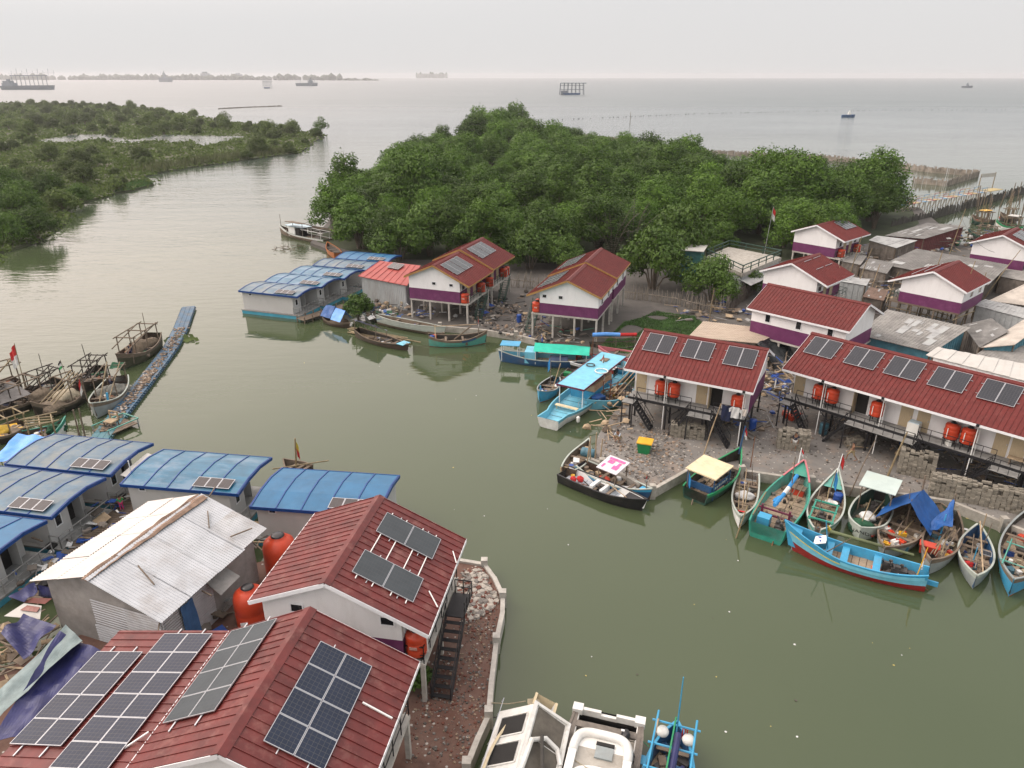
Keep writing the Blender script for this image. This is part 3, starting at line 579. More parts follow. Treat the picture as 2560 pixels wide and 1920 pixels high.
x, y = from_FR(265, 1195, -11, 8.4, 4.8); floating_house('floating house with a green stained blue roof, in the second row on the left', x, y, -11, 4.8, rm=blue_faded)
x, y = from_FR(117.5, 1302.5, -11, 8.4, 4.9); floating_house('floating house at the left edge nearest the tin house', x, y, -11, 4.9, rm=blue_clean, panel=False)
for i, (x, y, lb) in enumerate(((-29.75, 89.1, 'nearest of the five blue roofed floating houses, its cyan hull on open water'), (-27.85, 93.5, 'second of the five blue roofed floating houses counted from open water'), (-25.8, 97.7, 'middle one of the five blue roofed floating houses'), (-23.7, 102.3, 'fourth of the five blue roofed floating houses, behind the red tin shed'), (-21.5, 106.8, 'farthest and palest of the five blue roofed floating houses'))):
    floating_house(lb, x, y, -18.5, 4.62, 8.7, rm=(blue_faded, blue_roof, blue_roof, blue_faded, blue_clean)[i], z=3.0)
# tin house with a split ridge
t = thing('tin_house', 'ramshackle house clad in pale corrugated sheets with a torn brown ridge', 'house', (-19.61, 32.55, ZL-.4), radians(-19.4)); z0 = ZL-.4
tin = mat('pale galvanised sheet', (.42, .44, .46), .42, .14, .7, dirt=.55, dscale=.5, dcol=(.28, .25, .22), metal=.15, thr=(.5, .75)); tin_d = mat('dull galvanised sheet', (.40, .41, .42), .5, .2, .8, dirt=.6, dcol=(.24, .20, .16), metal=.1)
tin_w = mat('limewashed sheet', (.54, .51, .48), .6, .1, .7, dirt=.4, dscale=.5, dcol=(.38, .34, .30), thr=(.5, .75)); ply = mat('grey plywood', (.27, .26, .245), .9, .25, 1, dirt=.4, dcol=(.12, .1, .08)); cardboard = mat('torn brown felt', (.22, .15, .11), .95, .4, 1.5)
def corr(b, o, ux, uy, w, h, pitch=.16, amp=.022):
    """corrugated sheet: waves across ux, ribs along uy"""
    o, ux, uy = Vector(o), Vector(ux).normalized(), Vector(uy).normalized(); n = ux.cross(uy); n = -n if n.z < -.01 else n
    k = int(w/pitch*4); P = []
    for i in range(k+1):
        for j in (0, 1): P.append(o+ux*(w*i/k)+uy*(h*j)+n*(amp*(1, 0, -1, 0)[i % 4]))
    b.add(P, [(2*i, 2*i+2, 2*i+3, 2*i+1) for i in range(k)])
def sheets(b, o, ux, uy, w, h, nu, nv, seed, m=(0,), **kw):
    rr = random.Random(seed); o, ux, uy = Vector(o), Vector(ux).normalized(), Vector(uy).normalized(); n = ux.cross(uy); n = -n if n.z < -.01 else n
    for i in range(nu):
        for j in range(nv):
            b.m = rr.choice(m); corr(b, o+ux*(w/nu*i-.05+rr.uniform(-.05, .05))+uy*(h/nv*j-.06+rr.uniform(-.08, .08))+n*(.012*((i+j) % 2)+.02*(nv-j)), ux+uy*rr.uniform(-.006, .006), uy, w/nu+.1, h/nv+.14, **kw)
zr_, ze_ = 5.3-z0, 3.88-z0
b = MB(); sheets(b, (4.3, -4.1, ze_), (0, 1, 0), (-4.3, 0, zr_-ze_), 8.2, 4.5, 4, 2, 3, (0, 0, 1)); b.build('roof_slope', [tin, tin_d], t)
b = MB(); sheets(b, (-4.4, -3.9, ze_-.05), (0, 1, 0), (4.2, 0, zr_-ze_), 8.0, 4.3, 4, 2, 4, (0,)); b.build('roof_slope', [tin_w], t)
b = MB(); b.cloth((-.35, -4.1, zr_-.06), (.3, -4.1, zr_-.02), (.5, 4.0, zr_+.05), (-.25, 4.0, zr_+.05), 5, 24, 0, .09, .02, 5); b.build('ridge_felt', cardboard, t)
b = MB(); gab = lambda y0, y1: b.prism([(-3.7, -.3), (-3.7, ze_+.1), (-.2, zr_-.12), (3.7, ze_+.1), (3.7, -.3)], 1, y0, y1); gab(-3.5, 3.5); b.build('wall', ply, t)
b = MB(); sheets(b, (-.9, -3.56, -.2), (0, 0, 1), (1, 0, 0), 3.4, 4.6, 2, 2, 9, (0, 0, 1)); sheets(b, (3.76, -3.5, -.2), (0, 0, 1), (0, 1, 0), 3.2, 3.4, 2, 2, 8, (1,)); b.build('wall_cladding', [tin, tin_d], t)
b = MB(); b.cloth((3.5, -.4, 3.2), (3.9, 1.0, 3.1), (4.75, 1.0, 2.75), (4.7, -.5, 2.6), 5, 4, .05, .03); b.build('awning_board', ply, t)
for (a, c) in (((3.4, 2.2, zr_-.9), (3.9, 3.4, zr_-1.0)), ((1.2, 3.1, 4.85), (2.1, 2.1, 4.55)), ((1.4, -2.2, 4.9), (2.7, -2.6, 4.35)), ((4.2, -1.2, 3.3), (4.9, -1.3, 3.25)), ((3.8, -3.6, 3.4), (4.4, -4.4, 3.3)), ((.4, 4.2, 5.0), (.3, 4.9, 5.25))): MB().beam(a, c, .06).build('loose_batten', wood_old, t)
b = MB(); b.cloth((3.8, -2.4, 3.0), (3.82, -1.5, 3.0), (3.9, -1.4, .2), (3.9, -2.3, .2), 8, 6, 0, .06, .01, 3); tag(b.build('hanging_cloth', mat('blue cloth', (.05, .13, .28), .9, .2), None, (-19.61, 32.55, ZL-.4), radians(-19.4)), 'long blue cloth hanging down the right wall of the tin house', 'cloth')
# red roofed grey tin shed beside the far floating houses
A, B_, C_, D = G(895, 690, 4.0), G(1017.5, 714, 4.0), G(1052, 664, 4.6), G(950, 652, 4.6)
t = thing('tin_shed', 'grey corrugated shed with a bright faded red roof and one solar panel', 'shed', (A.x, A.y, ZL)); o = Vector((A.x, A.y, ZL))
b = MB(); q = [p-o for p in (A, B_, C_, D)]; b.slab(q, .06)
for i in range(9): b.beam(q[0].lerp(q[1], (i+.02)/8.04)+Vector((0, 0, .02)), q[3].lerp(q[2], (i+.02)/8.04)+Vector((0, 0, .02)), .05)
b.build('roof', red_pale, t)
ins = [p.lerp(sum(q, Vector())/4, .10) for p in q]; b = MB()
for i in range(4):
    p, r_ = ins[i], ins[(i+1) % 4]; P = [(p.x, p.y, -1), (r_.x, r_.y, -1), (r_.x, r_.y, r_.z-.08), (p.x, p.y, p.z-.08)]; b.add(P, [(0, 1, 2, 3)])
    n = int((r_-p).length/.3); d = (r_-p)
    for k in range(n): c = p+d*((k+.5)/n); b.beam((c.x, c.y, -1), (c.x, c.y, c.z-.1), .07)
b.build('wall', mat('grey zinc wall', (.36, .38, .38), .6, .12, 2, stretch=(1, 1, .3), dirt=.4, dcol=(.2, .17, .13)), t)
p, r_ = ins[1], ins[2]; d = (r_-p).normalized(); c = p.lerp(r_, .4); nrm = Vector((d.y, -d.x, 0)); b = MB(); b.beam(c-d*1.3+nrm*.06-Vector((0, 0, 1.6)), c+d*1.3+nrm*.06-Vector((0, 0, 1.6)), .06, 1.1); b.build('window', dark_glass, t)
c = q[0].lerp(q[1], .55).lerp(q[3].lerp(q[2], .4), .62); ux = (q[1]-q[0]).normalized(); uy = (q[3]-q[0]).normalized()
for i in range(2): pv('solar_panel', t, c+Vector((0, 0, .15))+ux*(1.05*i-.9), ux, uy, 1.0, 2.0, 6, 10, pv_small)
# ---------------------------------------------------------------- trees and scrub
def leaf_mat(name, c1, c2, rnd=.38):
    m = mat(name, c1, .6, col2=c2, scale=.55, rnd=rnd, spec=.25); n = m.node_tree.nodes; l = m.node_tree.links; b = n['Principled BSDF']
    src = b.inputs['Base Color'].links[0].from_socket; tr = n.new('ShaderNodeBsdfTranslucent'); ms = n.new('ShaderNodeMixShader'); ms.inputs[0].default_value = .2
    l.new(src, tr.inputs[0]); l.new(b.outputs[0], ms.inputs[1]); l.new(tr.outputs[0], ms.inputs[2]); l.new(ms.outputs[0], n['Material Output'].inputs[0]); return m
leaf = leaf_mat('mangrove leaves', (.092, .172, .018), (.026, .062, .008)); leaf_y = leaf_mat('bright green leaves', (.095, .165, .024), (.040, .084, .014), .15)
leaf_o = leaf_mat('olive scrub leaves', (.115, .160, .036), (.042, .070, .016)); leaf_d = leaf_mat('dark palm leaves', (.045, .065, .03), (.025, .04, .02))
bark = mat('grey bark', (.13, .105, .08), .9, .3, 3)
def crown_mesh(seed, rad, hgt, base, lobes, per, leaf_s=.36, lobe_r=(.34, .52), flat=.9):
    """crown of leaf clumps spread over uneven lobes; returns (MB of leaves, lobe centres)"""
    r = random.Random(seed); b = MB(); cs = []
    for i in range(lobes):
        a = 2*pi*(i*.618+r.uniform(-.06, .06)); q = sqrt((i+.5)/lobes)*.70; zz = base+(hgt-base)*(.14+.66*(1-q*q/.62)*r.uniform(.75, 1.15)+r.uniform(-.05, .12))
        cs.append((Vector((cos(a)*q*rad, sin(a)*q*rad, zz)), rad*r.uniform(*lobe_r)))
    for c, lr in cs:
        n = int(per*(lr/rad/.38)**2)
        for k in range(n):
            z = 1-2*r.random()**.75*.92; t = r.uniform(0, 2*pi); s = sqrt(max(0, 1-z*z)); rr = lr*r.uniform(.62, 1.08); d = Vector((s*cos(t), s*sin(t), z*flat)); p = c+d*rr
            if p.z < base*.6: continue
            for q in range(5):
                o = p+Vector((r.gauss(0, .22), r.gauss(0, .22), r.gauss(0, .16)))*(rad/4.5)
                nn = (d*.9+Vector((r.gauss(0, .55), r.gauss(0, .55), r.gauss(.35, .5)))).normalized(); u = nn.orthogonal().normalized(); v = nn.cross(u); an = r.uniform(0, pi); u, v = u*cos(an)+v*sin(an), v*cos(an)-u*sin(an)
                sz = leaf_s*r.uniform(.6, 1.25)*.5; w = sz*.62
                b.add([o-u*sz, o-v*w+u*sz*.1, o+u*sz, o+v*w+u*sz*.1], [(0, 1, 2, 3)])
    return b, cs
def tree(name, label, cat, seed, rad, hgt, base, lobes, per, lm, group=None, **kw):
    t = thing(name, label, cat, (0, -200, 0), 0, group); b, cs = crown_mesh(seed, rad, hgt, base, lobes, per, **kw)
    b.build('crown', lm, t); r = random.Random(seed); q = MB(); q.smooth = True
    for c, lr in cs[:9]:
        m = Vector((c.x*.35, c.y*.35, c.z*.55)); q.tube([(c.x*.06, c.y*.06, -.4), m, c], .05*hgt*.28, 6, .03, cap=False)
    q.build('trunk', bark, t); return t
GM = 'mangrove trees in the thicket behind the red roofed houses'; LM = 'dark green mangrove tree in the dense thicket behind the red roofed houses'
protos = [tree('mangrove_tree', LM, 'tree', 11+i, (4.6, 5.2, 4.2, 5.0, 3.8, 4.8)[i], (9.5, 10.5, 11.0, 9.0, 10.0, 11.5)[i], .7, (13, 15, 11, 16, 11, 14)[i], 140, leaf, GM) for i in range(6)]
bushes = [tree('scrub_bush', 'olive green scrub bush in the tangle on the far left river bank', 'bush', 31+i, (3.2, 3.8, 2.8, 4.2)[i], (4.2, 5.2, 3.6, 5.8)[i], .2, (8, 9, 7, 11)[i], 80, leaf_o, 'scrub bushes on the far left river bank', leaf_s=.42) for i in range(4)]
def inside(p, poly):
    c = False; k = len(poly); j = k-1
    for i in range(k):
        (x0, y0), (x1, y1) = poly[i][:2], poly[j][:2]
        if (y0 > p[1]) != (y1 > p[1]) and p[0] < (x1-x0)*(p[1]-y0)/(y1-y0)+x0: c = not c
        j = i
    return c
def scatter(poly, gap, seed, tries=6000, bad=()):
    r = random.Random(seed); xs = [p[0] for p in poly]; ys = [p[1] for p in poly]; out = []
    for _ in range(tries):
        p = (r.uniform(min(xs), max(xs)), r.uniform(min(ys), max(ys)))
        g = gap(p) if callable(gap) else gap
        if inside(p, poly) and not any(inside(p, q) for q in bad) and all((p[0]-a)**2+(p[1]-b_)**2 > g*g for a, b_ in out): out.append(p)
    return out
used = set()
def plant(pr, x, y, z, s, rz, label=None, group=None):
    if pr.name not in used:
        used.add(pr.name); o = pr; o.location = (x, y, z); o.rotation_euler.z = rz; o.scale = (s,)*3 if not hasattr(s, '__len__') else s
        if label: o['label'] = label
        if group: o['group'] = group
        return o
    return dup(pr, (x, y, z), rz, label, group, s)
FOREST = [(-33, 131), (-36, 165), (-35, 200), (-32, 240), (-21, 297), (-11, 344), (1, 344), (15, 303), (31, 266), (63, 198), (82, 163), (76, 148), (68, 136), (56, 128), (46, 122), (36, 117), (26, 116), (14, 116), (2, 112), (-8, 112), (-20, 114), (-27, 122)]
rr = random.Random(5)
pts_f = scatter(FOREST, lambda p: 6.6 if p[1] < 150 else 8.4, 3, 9000)
for x, y in sorted(pts_f, key=lambda p: p[1])[:285]:
    f = (.85 if y < 130 else 1.12)*(1.28 if hypot(x+12, (y-320)*.5) < 26 else 1)*rr.choice((.82, .95, 1.0, 1.1, 1.25)); g = f*rr.uniform(.82, 1.08)*(1 if y < 130 else .92)
    plant(rr.choice(protos), x, y, ZL, (f, f, g), rr.uniform(0, 6.3))
# front fringe trees and single ones that stand out
fr = [tree('mangrove_tree', 'x', 'tree', 51+i, 3.4, 6.2, .4, 9, 120, leaf_y, None, leaf_s=.32) for i in range(2)]
for k, (u, v, zt, s, pr, lb) in enumerate((
    (905, 622, 0, (1.5, 1.5, 1.35), 0, 'rounded mangrove at the water edge behind the farthest blue roof'), (1000, 655, 0, (1.3, 1.3, 1.25), 1, 'bright mangrove leaning over the farthest blue roofs'), (1075, 640, 0, (1.4, 1.4, 1.5), 0, 'bright mangrove behind the first red roofed pair'),
    (1325, 672, 0, (1.25, 1.25, 1.2), 1, 'bright mangrove between the two red roofed pairs'), (1400, 672, 0, (1.1, 1.1, .9), 0, 'low mangrove beside the second red roofed pair'),
    (1632, 722, 0, (1.55, 1.55, 1.62), 1, 'full rounded tree to the right of the tall post house'), (1690, 685, 0, (1.35, 1.35, 1.7), 0, 'tall leafy tree left of the grey concrete terrace'), (1778, 756, 0, (1.15, 1.15, 1.1), 1, 'bright rounded tree in front of the grey concrete terrace'), (1868, 735, 0, .6, 0, 'small bright tree against the white gable house'))):
    p = G(u, v, ZL); plant(fr[pr], p.x, p.y, ZL-.1, s, k*1.3, lb)
for k, (u, v, f, lb) in enumerate(((1985, 640, 1.0, 'dense tree between the concrete terrace and the house half hidden by trees'), (2045, 648, .95, 'dense tree hiding the left half of the red roofed house at the forest edge'), (2085, 628, .8, 'smaller tree touching the eave of the house half hidden by trees'))):
    p = G(u, v, ZL); plant(protos[k], p.x, p.y, ZL, (f, f, f*.95), k*2.0, lb, GM)
bush = tree('shore_bush', 'bright green bush on the bank in front of the grey tin shed', 'bush', 71, 2.0, 3.6, .1, 8, 110, leaf_y, leaf_s=.26); p = G(897, 800, 0); bush.location = (p.x, p.y, 0)
weed = tree('shore_bush', 'low green bush under the eave of the foreground red roof', 'bush', 72, 1.0, 1.6, .1, 6, 70, leaf_y, leaf_s=.2); p = G(1030, 1720, ZL); weed.location = (p.x, p.y, ZL)
# nipa palms in the dark hollow
def palm(label, x, y, h, seed):
    r = random.Random(seed); t = thing('nipa_palm', label, 'palm', (x, y, ZL)); b = MB(); q = MB()
    for i in range(15):
        a = i*2.4+r.uniform(-.2, .2); L = h*r.uniform(.75, 1.1); lean = r.uniform(.2, .75); P = []
        for k in range(9):
            f = k/8; P.append(Vector((cos(a)*L*lean*f*(.4+.6*f), sin(a)*L*lean*f*(.4+.6*f), L*f*(1-.28*lean*f*f*1.6))))
        q.tube(P, .05, 5, .015, cap=False); sd = Vector((-sin(a), cos(a), 0))
        for k in range(2, 9):
            for m_ in range(3):
                c = P[k-1].lerp(P[k], m_/3); ln = 1.05*(1-.45*abs(k/8-.55)); dn = (P[k]-P[k-1]).normalized()
                for s in (-1, 1): e = c+sd*s*ln*.85+dn*ln*.5-Vector((0, 0, .35*ln)); b.add([c-dn*.06, c+dn*.06, e], [(0, 1, 2)])
    b.build('fronds', leaf_d, t); q.build('stem', bark, t); return t
for k, (u, v, h, lb) in enumerate(((1530, 655, 9.5, 'dark nipa palm left in the shaded hollow of the thicket'), (1578, 640, 10, 'tallest dark nipa palm in the shaded hollow of the thicket'), (1495, 640, 8, 'smaller dark nipa palm just behind the tall post house'))):
    p = G(u, v, ZL); palm(lb, p.x, p.y, h, 90+k)
# left bank scrub
INN = [(p[0], p[1]) for p in ip]; BANK = INN + [(-640, 860), (-330, 300), (-120, 110), (-72, 88)]
bp_ = scatter(BANK, lambda p: 4.2+max(0, p[1]-90)*.019, 8, 26000, bad=(POND,))
bp_ = [p for p in bp_ if abs(p[0]) < .80*p[1]+12 and p[1] < 870][:298]
rr = random.Random(9)
for x, y in bp_:
    far = min(1.05, .62+y/900)
    e_ = .75 if x > -.20*y else 1.0
    if any(inside((x*(1+d/y), y+d), POND) for d in (5, 12, 20, 28, 38, 50, 62)): e_ *= .34
    plant(rr.choice(bushes), x, y, .3, 1.0*far*e_*rr.choice((.5, .7, .85, 1.0, 1.15)), rr.uniform(0, 6.3))
bigb = [tree('bank_tree', 'x', 'tree', 81+i, 4.6, 7.2, .2, 13, 110, leaf, None, leaf_s=.36) for i in range(2)]
for k, (u, v, s, lb) in enumerate(((95, 600, .85, 'large dark tree at the left edge overhanging the river'), (28, 610, .8, 'lowest dark tree at the left edge of the picture on the river bank'), (205, 505, .62, 'round bush bulging over the water on the left bank'), (60, 545, 1.05, 'tall spreading tree on the left bank behind the overhanging one'), (120, 500, .95, 'dark leafy tree on the left bank behind the round bush'), (20, 500, 1.1, 'bright topped tree at the left edge of the picture'))):
    p = G(u, v, .3); plant(bigb[k % 2], p.x, p.y, .2, s, k*1.1, lb)
lone = tree('mangrove_tree', 'lone mangrove standing in shallow water off the tip of the left bank', 'tree', 95, 4.2, 9.4, 2.6, 7, 70, leaf, leaf_s=.4); p = G(803, 345, 0); lone.location = (p.x, p.y, 0)
snag = tree('mangrove_tree', 'wispy tree on the bare spit of the left bank', 'tree', 96, 4.5, 8, 2.0, 7, 45, leaf_o, leaf_s=.4); p = G(562, 314, .4); snag.location = (p.x, p.y, .4)
b = MB(); r = random.Random(14); q_ = 0
while q_ < 10500:
    d_ = 85*math.exp(r.random()*2.3); x = d_*r.uniform(-.80, -.12); 
    if not inside((x, d_), BANK) or inside((x, d_), POND): continue
    q_ += 1; s_ = .3+d_/420; hh = r.uniform(.2, 1.1)*(.6+d_/900)
    for k in range(5):
        o = Vector((x+r.gauss(0, .8*s_*2), d_+r.gauss(0, .8*s_*2), .35+abs(r.gauss(0, hh*.5)))); u = Vector((r.gauss(0, 1), r.gauss(0, 1), r.gauss(0, .5))).normalized()*s_*.7; v = Vector((r.gauss(0, .4), r.gauss(0, .4), 1)).normalized()*s_*.5; b.add([o-u, o-v*.4+u*.1, o+u, o+v], [(0, 1, 2, 3)])
kind(b.build('undergrowth', leaf_o), 'stuff')
# reeds and grass
reed = mat('reed blades', (.10, .115, .045), .8, .35, .3); b = MB(); r = random.Random(4)
EDGE = [(396, 432), (430, 425), (480, 416), (550, 407), (650, 393), (740, 381)]
for p0, p1 in zip(EDGE, EDGE[1:]):
    a, c = G(*p0, .4), G(*p1, .4); n = int((c-a).length*20)
    for k in range(n):
        p = a.lerp(c, r.random()); d = (c-a).normalized(); off = r.uniform(.3, 11)*(1 if r.random() < .8 else 1.4); p = p+Vector((-d.y, d.x, 0))*off; h = r.uniform(1.5, 3.0); w = r.uniform(.12, .25); t_ = r.uniform(0, pi); u_ = Vector((cos(t_), sin(t_), 0))*w; ln = Vector((r.gauss(0, .3), r.gauss(0, .3), h))
        b.add([p-u_, p+u_, p+ln], [(0, 1, 2)])
kind(b.build('reeds', reed), 'stuff')
gm = mat('short wet grass', (.06, .13, .03), .8, .4, .5); b = MB(); r = random.Random(6)
GR = px([(1500, 868), (1530, 835), (1560, 805), (1600, 796), (1640, 778), (1690, 786), (1735, 790), (1765, 815), (1735, 842), (1690, 850), (1640, 882), (1560, 884)], ZL); GZ = px([(40, 500), (700, 500)], ZL)
for x, y in [(r.uniform(min(p[0] for p in GR), max(p[0] for p in GR)), r.uniform(min(p[1] for p in GR), max(p[1] for p in GR))) for _ in range(42000)]:
    if inside((x, y), GR) and mnoise.noise(Vector((x*.25, y*.25, 3))) > -.28:
        h = r.uniform(.06, .22); t_ = r.uniform(0, pi); w = .05
        b.add([(x-cos(t_)*w, y-sin(t_)*w, ZL-.02), (x+cos(t_)*w, y+sin(t_)*w, ZL-.02), (x+r.gauss(0, .1), y+r.gauss(0, .1), ZL+h)], [(0, 1, 2)])
kind(b.build('grass', gm), 'stuff')
b = MB(); P2 = px([(362, 449), (384, 459), (330, 474), (288, 480), (310, 462)], .41)
for _ in range(3500):
    x, y = r.uniform(min(p[0] for p in P2), max(p[0] for p in P2)), r.uniform(min(p[1] for p in P2), max(p[1] for p in P2))
    if inside((x, y), P2): t_ = r.uniform(0, pi); b.add([(x-cos(t_)*.1, y-sin(t_)*.1, .38), (x+cos(t_)*.1, y+sin(t_)*.1, .38), (x+r.gauss(0, .2), y+r.gauss(0, .2), .38+r.uniform(.3, .8))], [(0, 1, 2)])
kind(b.build('bank_grass', gm), 'stuff')
# ---------------------------------------------------------------- boats
def paint(n, c, d=.35, r=.45, dc=(.16, .13, .1)): return mat(n, c, r, .14, 1.6, dirt=d, dscale=1.1, dcol=dc, thr=(.5, .75))
P_ = dict(teal=paint('teal boat paint', (.03, .24, .175)), teal2=paint('faded teal boat paint', (.08, .29, .24), .5), blue=paint('sky blue boat paint', (.045, .28, .47)), lblue=paint('light blue boat paint', (.15, .44, .57), .25),
    navy=paint('dark blue boat paint', (.02, .07, .16)), red=paint('red boat paint', (.22, .016, .016)), black=paint('black boat paint', (.012, .012, .014), .2), white=paint('white boat paint', (.66, .67, .66), .35, dc=(.4, .36, .28)),
    green=paint('green boat paint', (.02, .22, .09)), dgreen=paint('dark green boat paint', (.02, .06, .045)), grey=paint('grey boat paint', (.24, .27, .27)), pale=paint('pale grey green boat paint', (.36, .40, .36)), wood=wood_old, brown=paint('brown boat timber', (.06, .04, .03)), dull=paint('dull tarred hull', (.028, .025, .02)), pink=paint('pink boat paint', (.45, .14, .16)), orange=paint('orange boat paint', (.38, .12, .03)), ivory=paint('ivory paint', (.62, .52, .34)), maroon=paint('maroon paint', (.11, .015, .04)))
tarp_b = mat('blue tarpaulin', (.012, .075, .25), .5, .25, 1.5); tarp_d = mat('indigo tarpaulin', (.02, .023, .095), .45, .3, 1.2, dirt=.25, dcol=(.07, .07, .15)); tarp_lb = mat('bright blue tarpaulin', (.10, .30, .70), .4, .25, .9); tarp_g = mat('teal green awning', (.015, .42, .30), .6, .12, 1.5); tarp_k = mat('black tarpaulin', (.02, .024, .026), .5, .3, 1.2); tarp_s = mat('grey tarpaulin', (.13, .125, .12), .7, .3, 1.5); tarp_p = mat('lilac striped awning', (.38, .38, .62), .7, .2, 3, stretch=(6, .3, 1)); tarp_ga = mat('pale green tarpaulin', (.17, .22, .22), .6, .3, 1.5)
net_tan = mat('tan fishing net', (.14, .11, .078), .95, .4, 6, bump=.6); net_grey = mat('grey fishing net', (.16, .16, .14), .95, .35, 6, bump=.6); net_green = mat('green fishing net', (.015, .07, .035), .95, .4, 5, bump=.6); cloth_w = mat('pale cloth', (.55, .56, .55), .9, .2, 3); cloth_r = mat('red cloth', (.42, .02, .02), .8, .2, 3); cloth_n = mat('navy cloth', (.012, .018, .05), .9, .2, 3); cloth_bl = mat('blue flag cloth', (.03, .22, .5), .8, .15, 3); cloth_gr = mat('green flag cloth', (.03, .3, .09), .8, .15, 3); cloth_y = mat('yellow cloth', (.55, .42, .05), .8, .15, 3)
iron = mat('oily engine iron', (.045, .042, .04), .5, .4, 5); rust = mat('rusty iron', (.16, .065, .03), .8, .4, 3); red_pl = mat('red plastic box', (.44, .05, .025), .4, .15, 2); white_pl = mat('white plastic', (.66, .66, .62), .45, .1, 2); blue_pl = mat('blue plastic', (.015, .06, .26), .35, .15, 2); yel_pl = mat('yellow plastic', (.60, .34, .03), .4, .15, 2); green_pl = mat('green plastic', (.012, .16, .055), .4, .15, 2); teal_pl = mat('slate blue plastic', (.05, .13, .17), .4, .2, 2)
BOATS = []
GQ = 'fishing boats moored along the grey quay'; GL = 'fishing boats crowded at the floating walkway'
class Boat:
    def __init__(s, label, st, bw, beam, D=.75, bow=.7, stern=.25, tr=.65, zref=.6, top='teal', side='teal', bot='red', inner='wood', gun=None, deck=wood_deck, zf=.18, name='fishing_boat', cat='boat', thw=(.25, .5, .72), p=2.2, stem=.25, foredeck=None, band=None, grp=None, lift=0, ext=1, sq=.02, bj=2, tw=.24, fd=.24):
        a, b = (G(*q, zref) for q in (st, bw)); a = b+(a-b)*ext; d = b-a; s.L = L = hypot(d.x, d.y); s.rz = atan2(-d.x, d.y); s.c = (a+b)/2; s.c.z = lift; s.B = beam; s.D = D; s.zf = zf
        s.t = thing(name, label, cat, s.c, s.rz, grp); H = L/2
        def hb(t):
            if t > .45: x = (t-.45)/.55; return beam/2*max(sq, 1-x**p)
            x = (.45-t)/.45; return beam/2*(1-(1-tr)*x**2)
        def sh(t): return D + (bow*((t-.5)/.5)**2.4 if t > .5 else stern*((.5-t)/.5)**2.4)
        s.hb, s.sh = hb, sh; N = 18; rows = ((.0, -.35), (.55, -.28), (.86, .05), (.95, .38), (1.0, .74), (1.03, 1.0)); b_ = MB(); b_.smooth = False; V = []
        for i in range(N+1):
            t = i/N; y = -H+L*t; h = hb(t); z1 = sh(t); bo = stem*max(0, (t-.8)/.2)
            for sd in (1, -1):
                for f, q in rows: V.append((sd*max(.015, h*f), y+bo*max(0, q), q*z1 if q > 0 else q*(1 if t < .9 else .3)))
            hi = max(.01, h-.07)
            for sd in (1, -1):
                V.append((sd*hi, y+bo, z1)); V.append((sd*hi*.9, y+bo*.4, max(zf-.02, min(zf, z1))))
        w = 16; F = []; k = 6
        for i in range(N):
            o, n = i*w, (i+1)*w
            for sd in (0, 6):
                for j in range(5):
                    q = (o+sd+j, n+sd+j, n+sd+j+1, o+sd+j+1) if sd == 0 else (o+sd+j+1, n+sd+j+1, n+sd+j, o+sd+j); b_.m = 0 if j < bj else (1 if j < 4 else 2)
                    F.append((q, b_.m))
            for sd in (12, 14):
                q = (o+sd, n+sd, n+sd+1, o+sd+1); F.append((q if sd == 14 else q[::-1], 3))
            F.append(((o+5, n+5, n+12, o+12), 2)); F.append(((o+11, o+14, n+14, n+11), 2)); F.append(((o+0, o+6, n+6, n+0), 0))
        F.append((tuple(range(5, -1, -1))+tuple(range(6, 12)), 1)); F.append(((12, 14, 15, 13), 3)); F.append(((5, 12, 14, 11), 2))
        o = N*w; F.append((tuple(o+x for x in range(6))+tuple(o+x for x in range(11, 5, -1)), 1))
        me = bpy.data.meshes.new('hull'); me.from_pydata(V, [], [f for f, _ in F]); M = [P_.get(x, x) if isinstance(x, str) else x for x in (bot, side, top, inner)]
        for m in M: me.materials.append(m)
        me.polygons.foreach_set('material_index', [m for _, m in F]); me.update(); o = bpy.data.objects.new('hull', me); COL.objects.link(o); o.parent = s.t
        g = P_.get(gun, gun) if gun else M[2]; q = MB()
        for sd in (1, -1): 
            pts = [(sd*max(.02, hb(i/N)-.01), -H+L*i/N+stem*max(0, (i/N-.8)/.2), sh(i/N)+.02) for i in range(N+1)]
            for a_, c_ in zip(pts, pts[1:]): q.beam(a_, c_, .11, .07)
        q.build('gunwale', g, s.t)
        if deck:
            q = MB(); n = 16
            for i in range(n):
                e_ = .94 if sq < .5 else .995; t0, t1 = .04+(e_-.04)*i/n, .04+(e_-.04)*(i+1)/n; w0, w1 = (max(.02, (hb(x)-.07)*.91) for x in (t0, t1)); dz = .008*(i % 2); q.add([(-w0, -H+L*t0, zf+dz), (w0, -H+L*t0, zf+dz), (w1, -H+L*(t1-.004), zf+dz), (-w1, -H+L*(t1-.004), zf+dz)], [(0, 1, 2, 3)])
            q.build('deck', deck, s.t)
        for t in thw:
            q = MB(); q.box((0, -H+L*t, sh(t)-.14), (2*hb(t)-.16, tw, .05)); q.build('thwart', M[2] if tw > .3 else wood_old, s.t)
        if foredeck:
            q = MB(); n = 6
            for i in range(n):
                t0, t1 = foredeck+(.985-foredeck)*i/n, foredeck+(.985-foredeck)*(i+1)/n; f = lambda t: (hb(t)-.05, -H+L*t+stem*max(0, (t-.8)/.2), sh(t)-.06)
                (w0, y0, z0), (w1, y1, z1) = f(t0), f(t1); q.add([(-w0, y0, z0), (w0, y0, z0), (w1, y1, z1), (-w1, y1, z1)], [(0, 1, 2, 3)])
            q.build('foredeck', M[2], s.t)
        if fd and grp == GQ:
            for t in [.14+.72*i/7 for i in range(8)]:
                for sd in (1, -1): MB().beam((sd*(hb(t)-.09), -H+L*t, zf), (sd*(hb(t)-.07), -H+L*t, sh(t)-.02), .06).build('rib', M[3], s.t)
        BOATS.append(s)
    def y(s, t): return -s.L/2+s.L*t
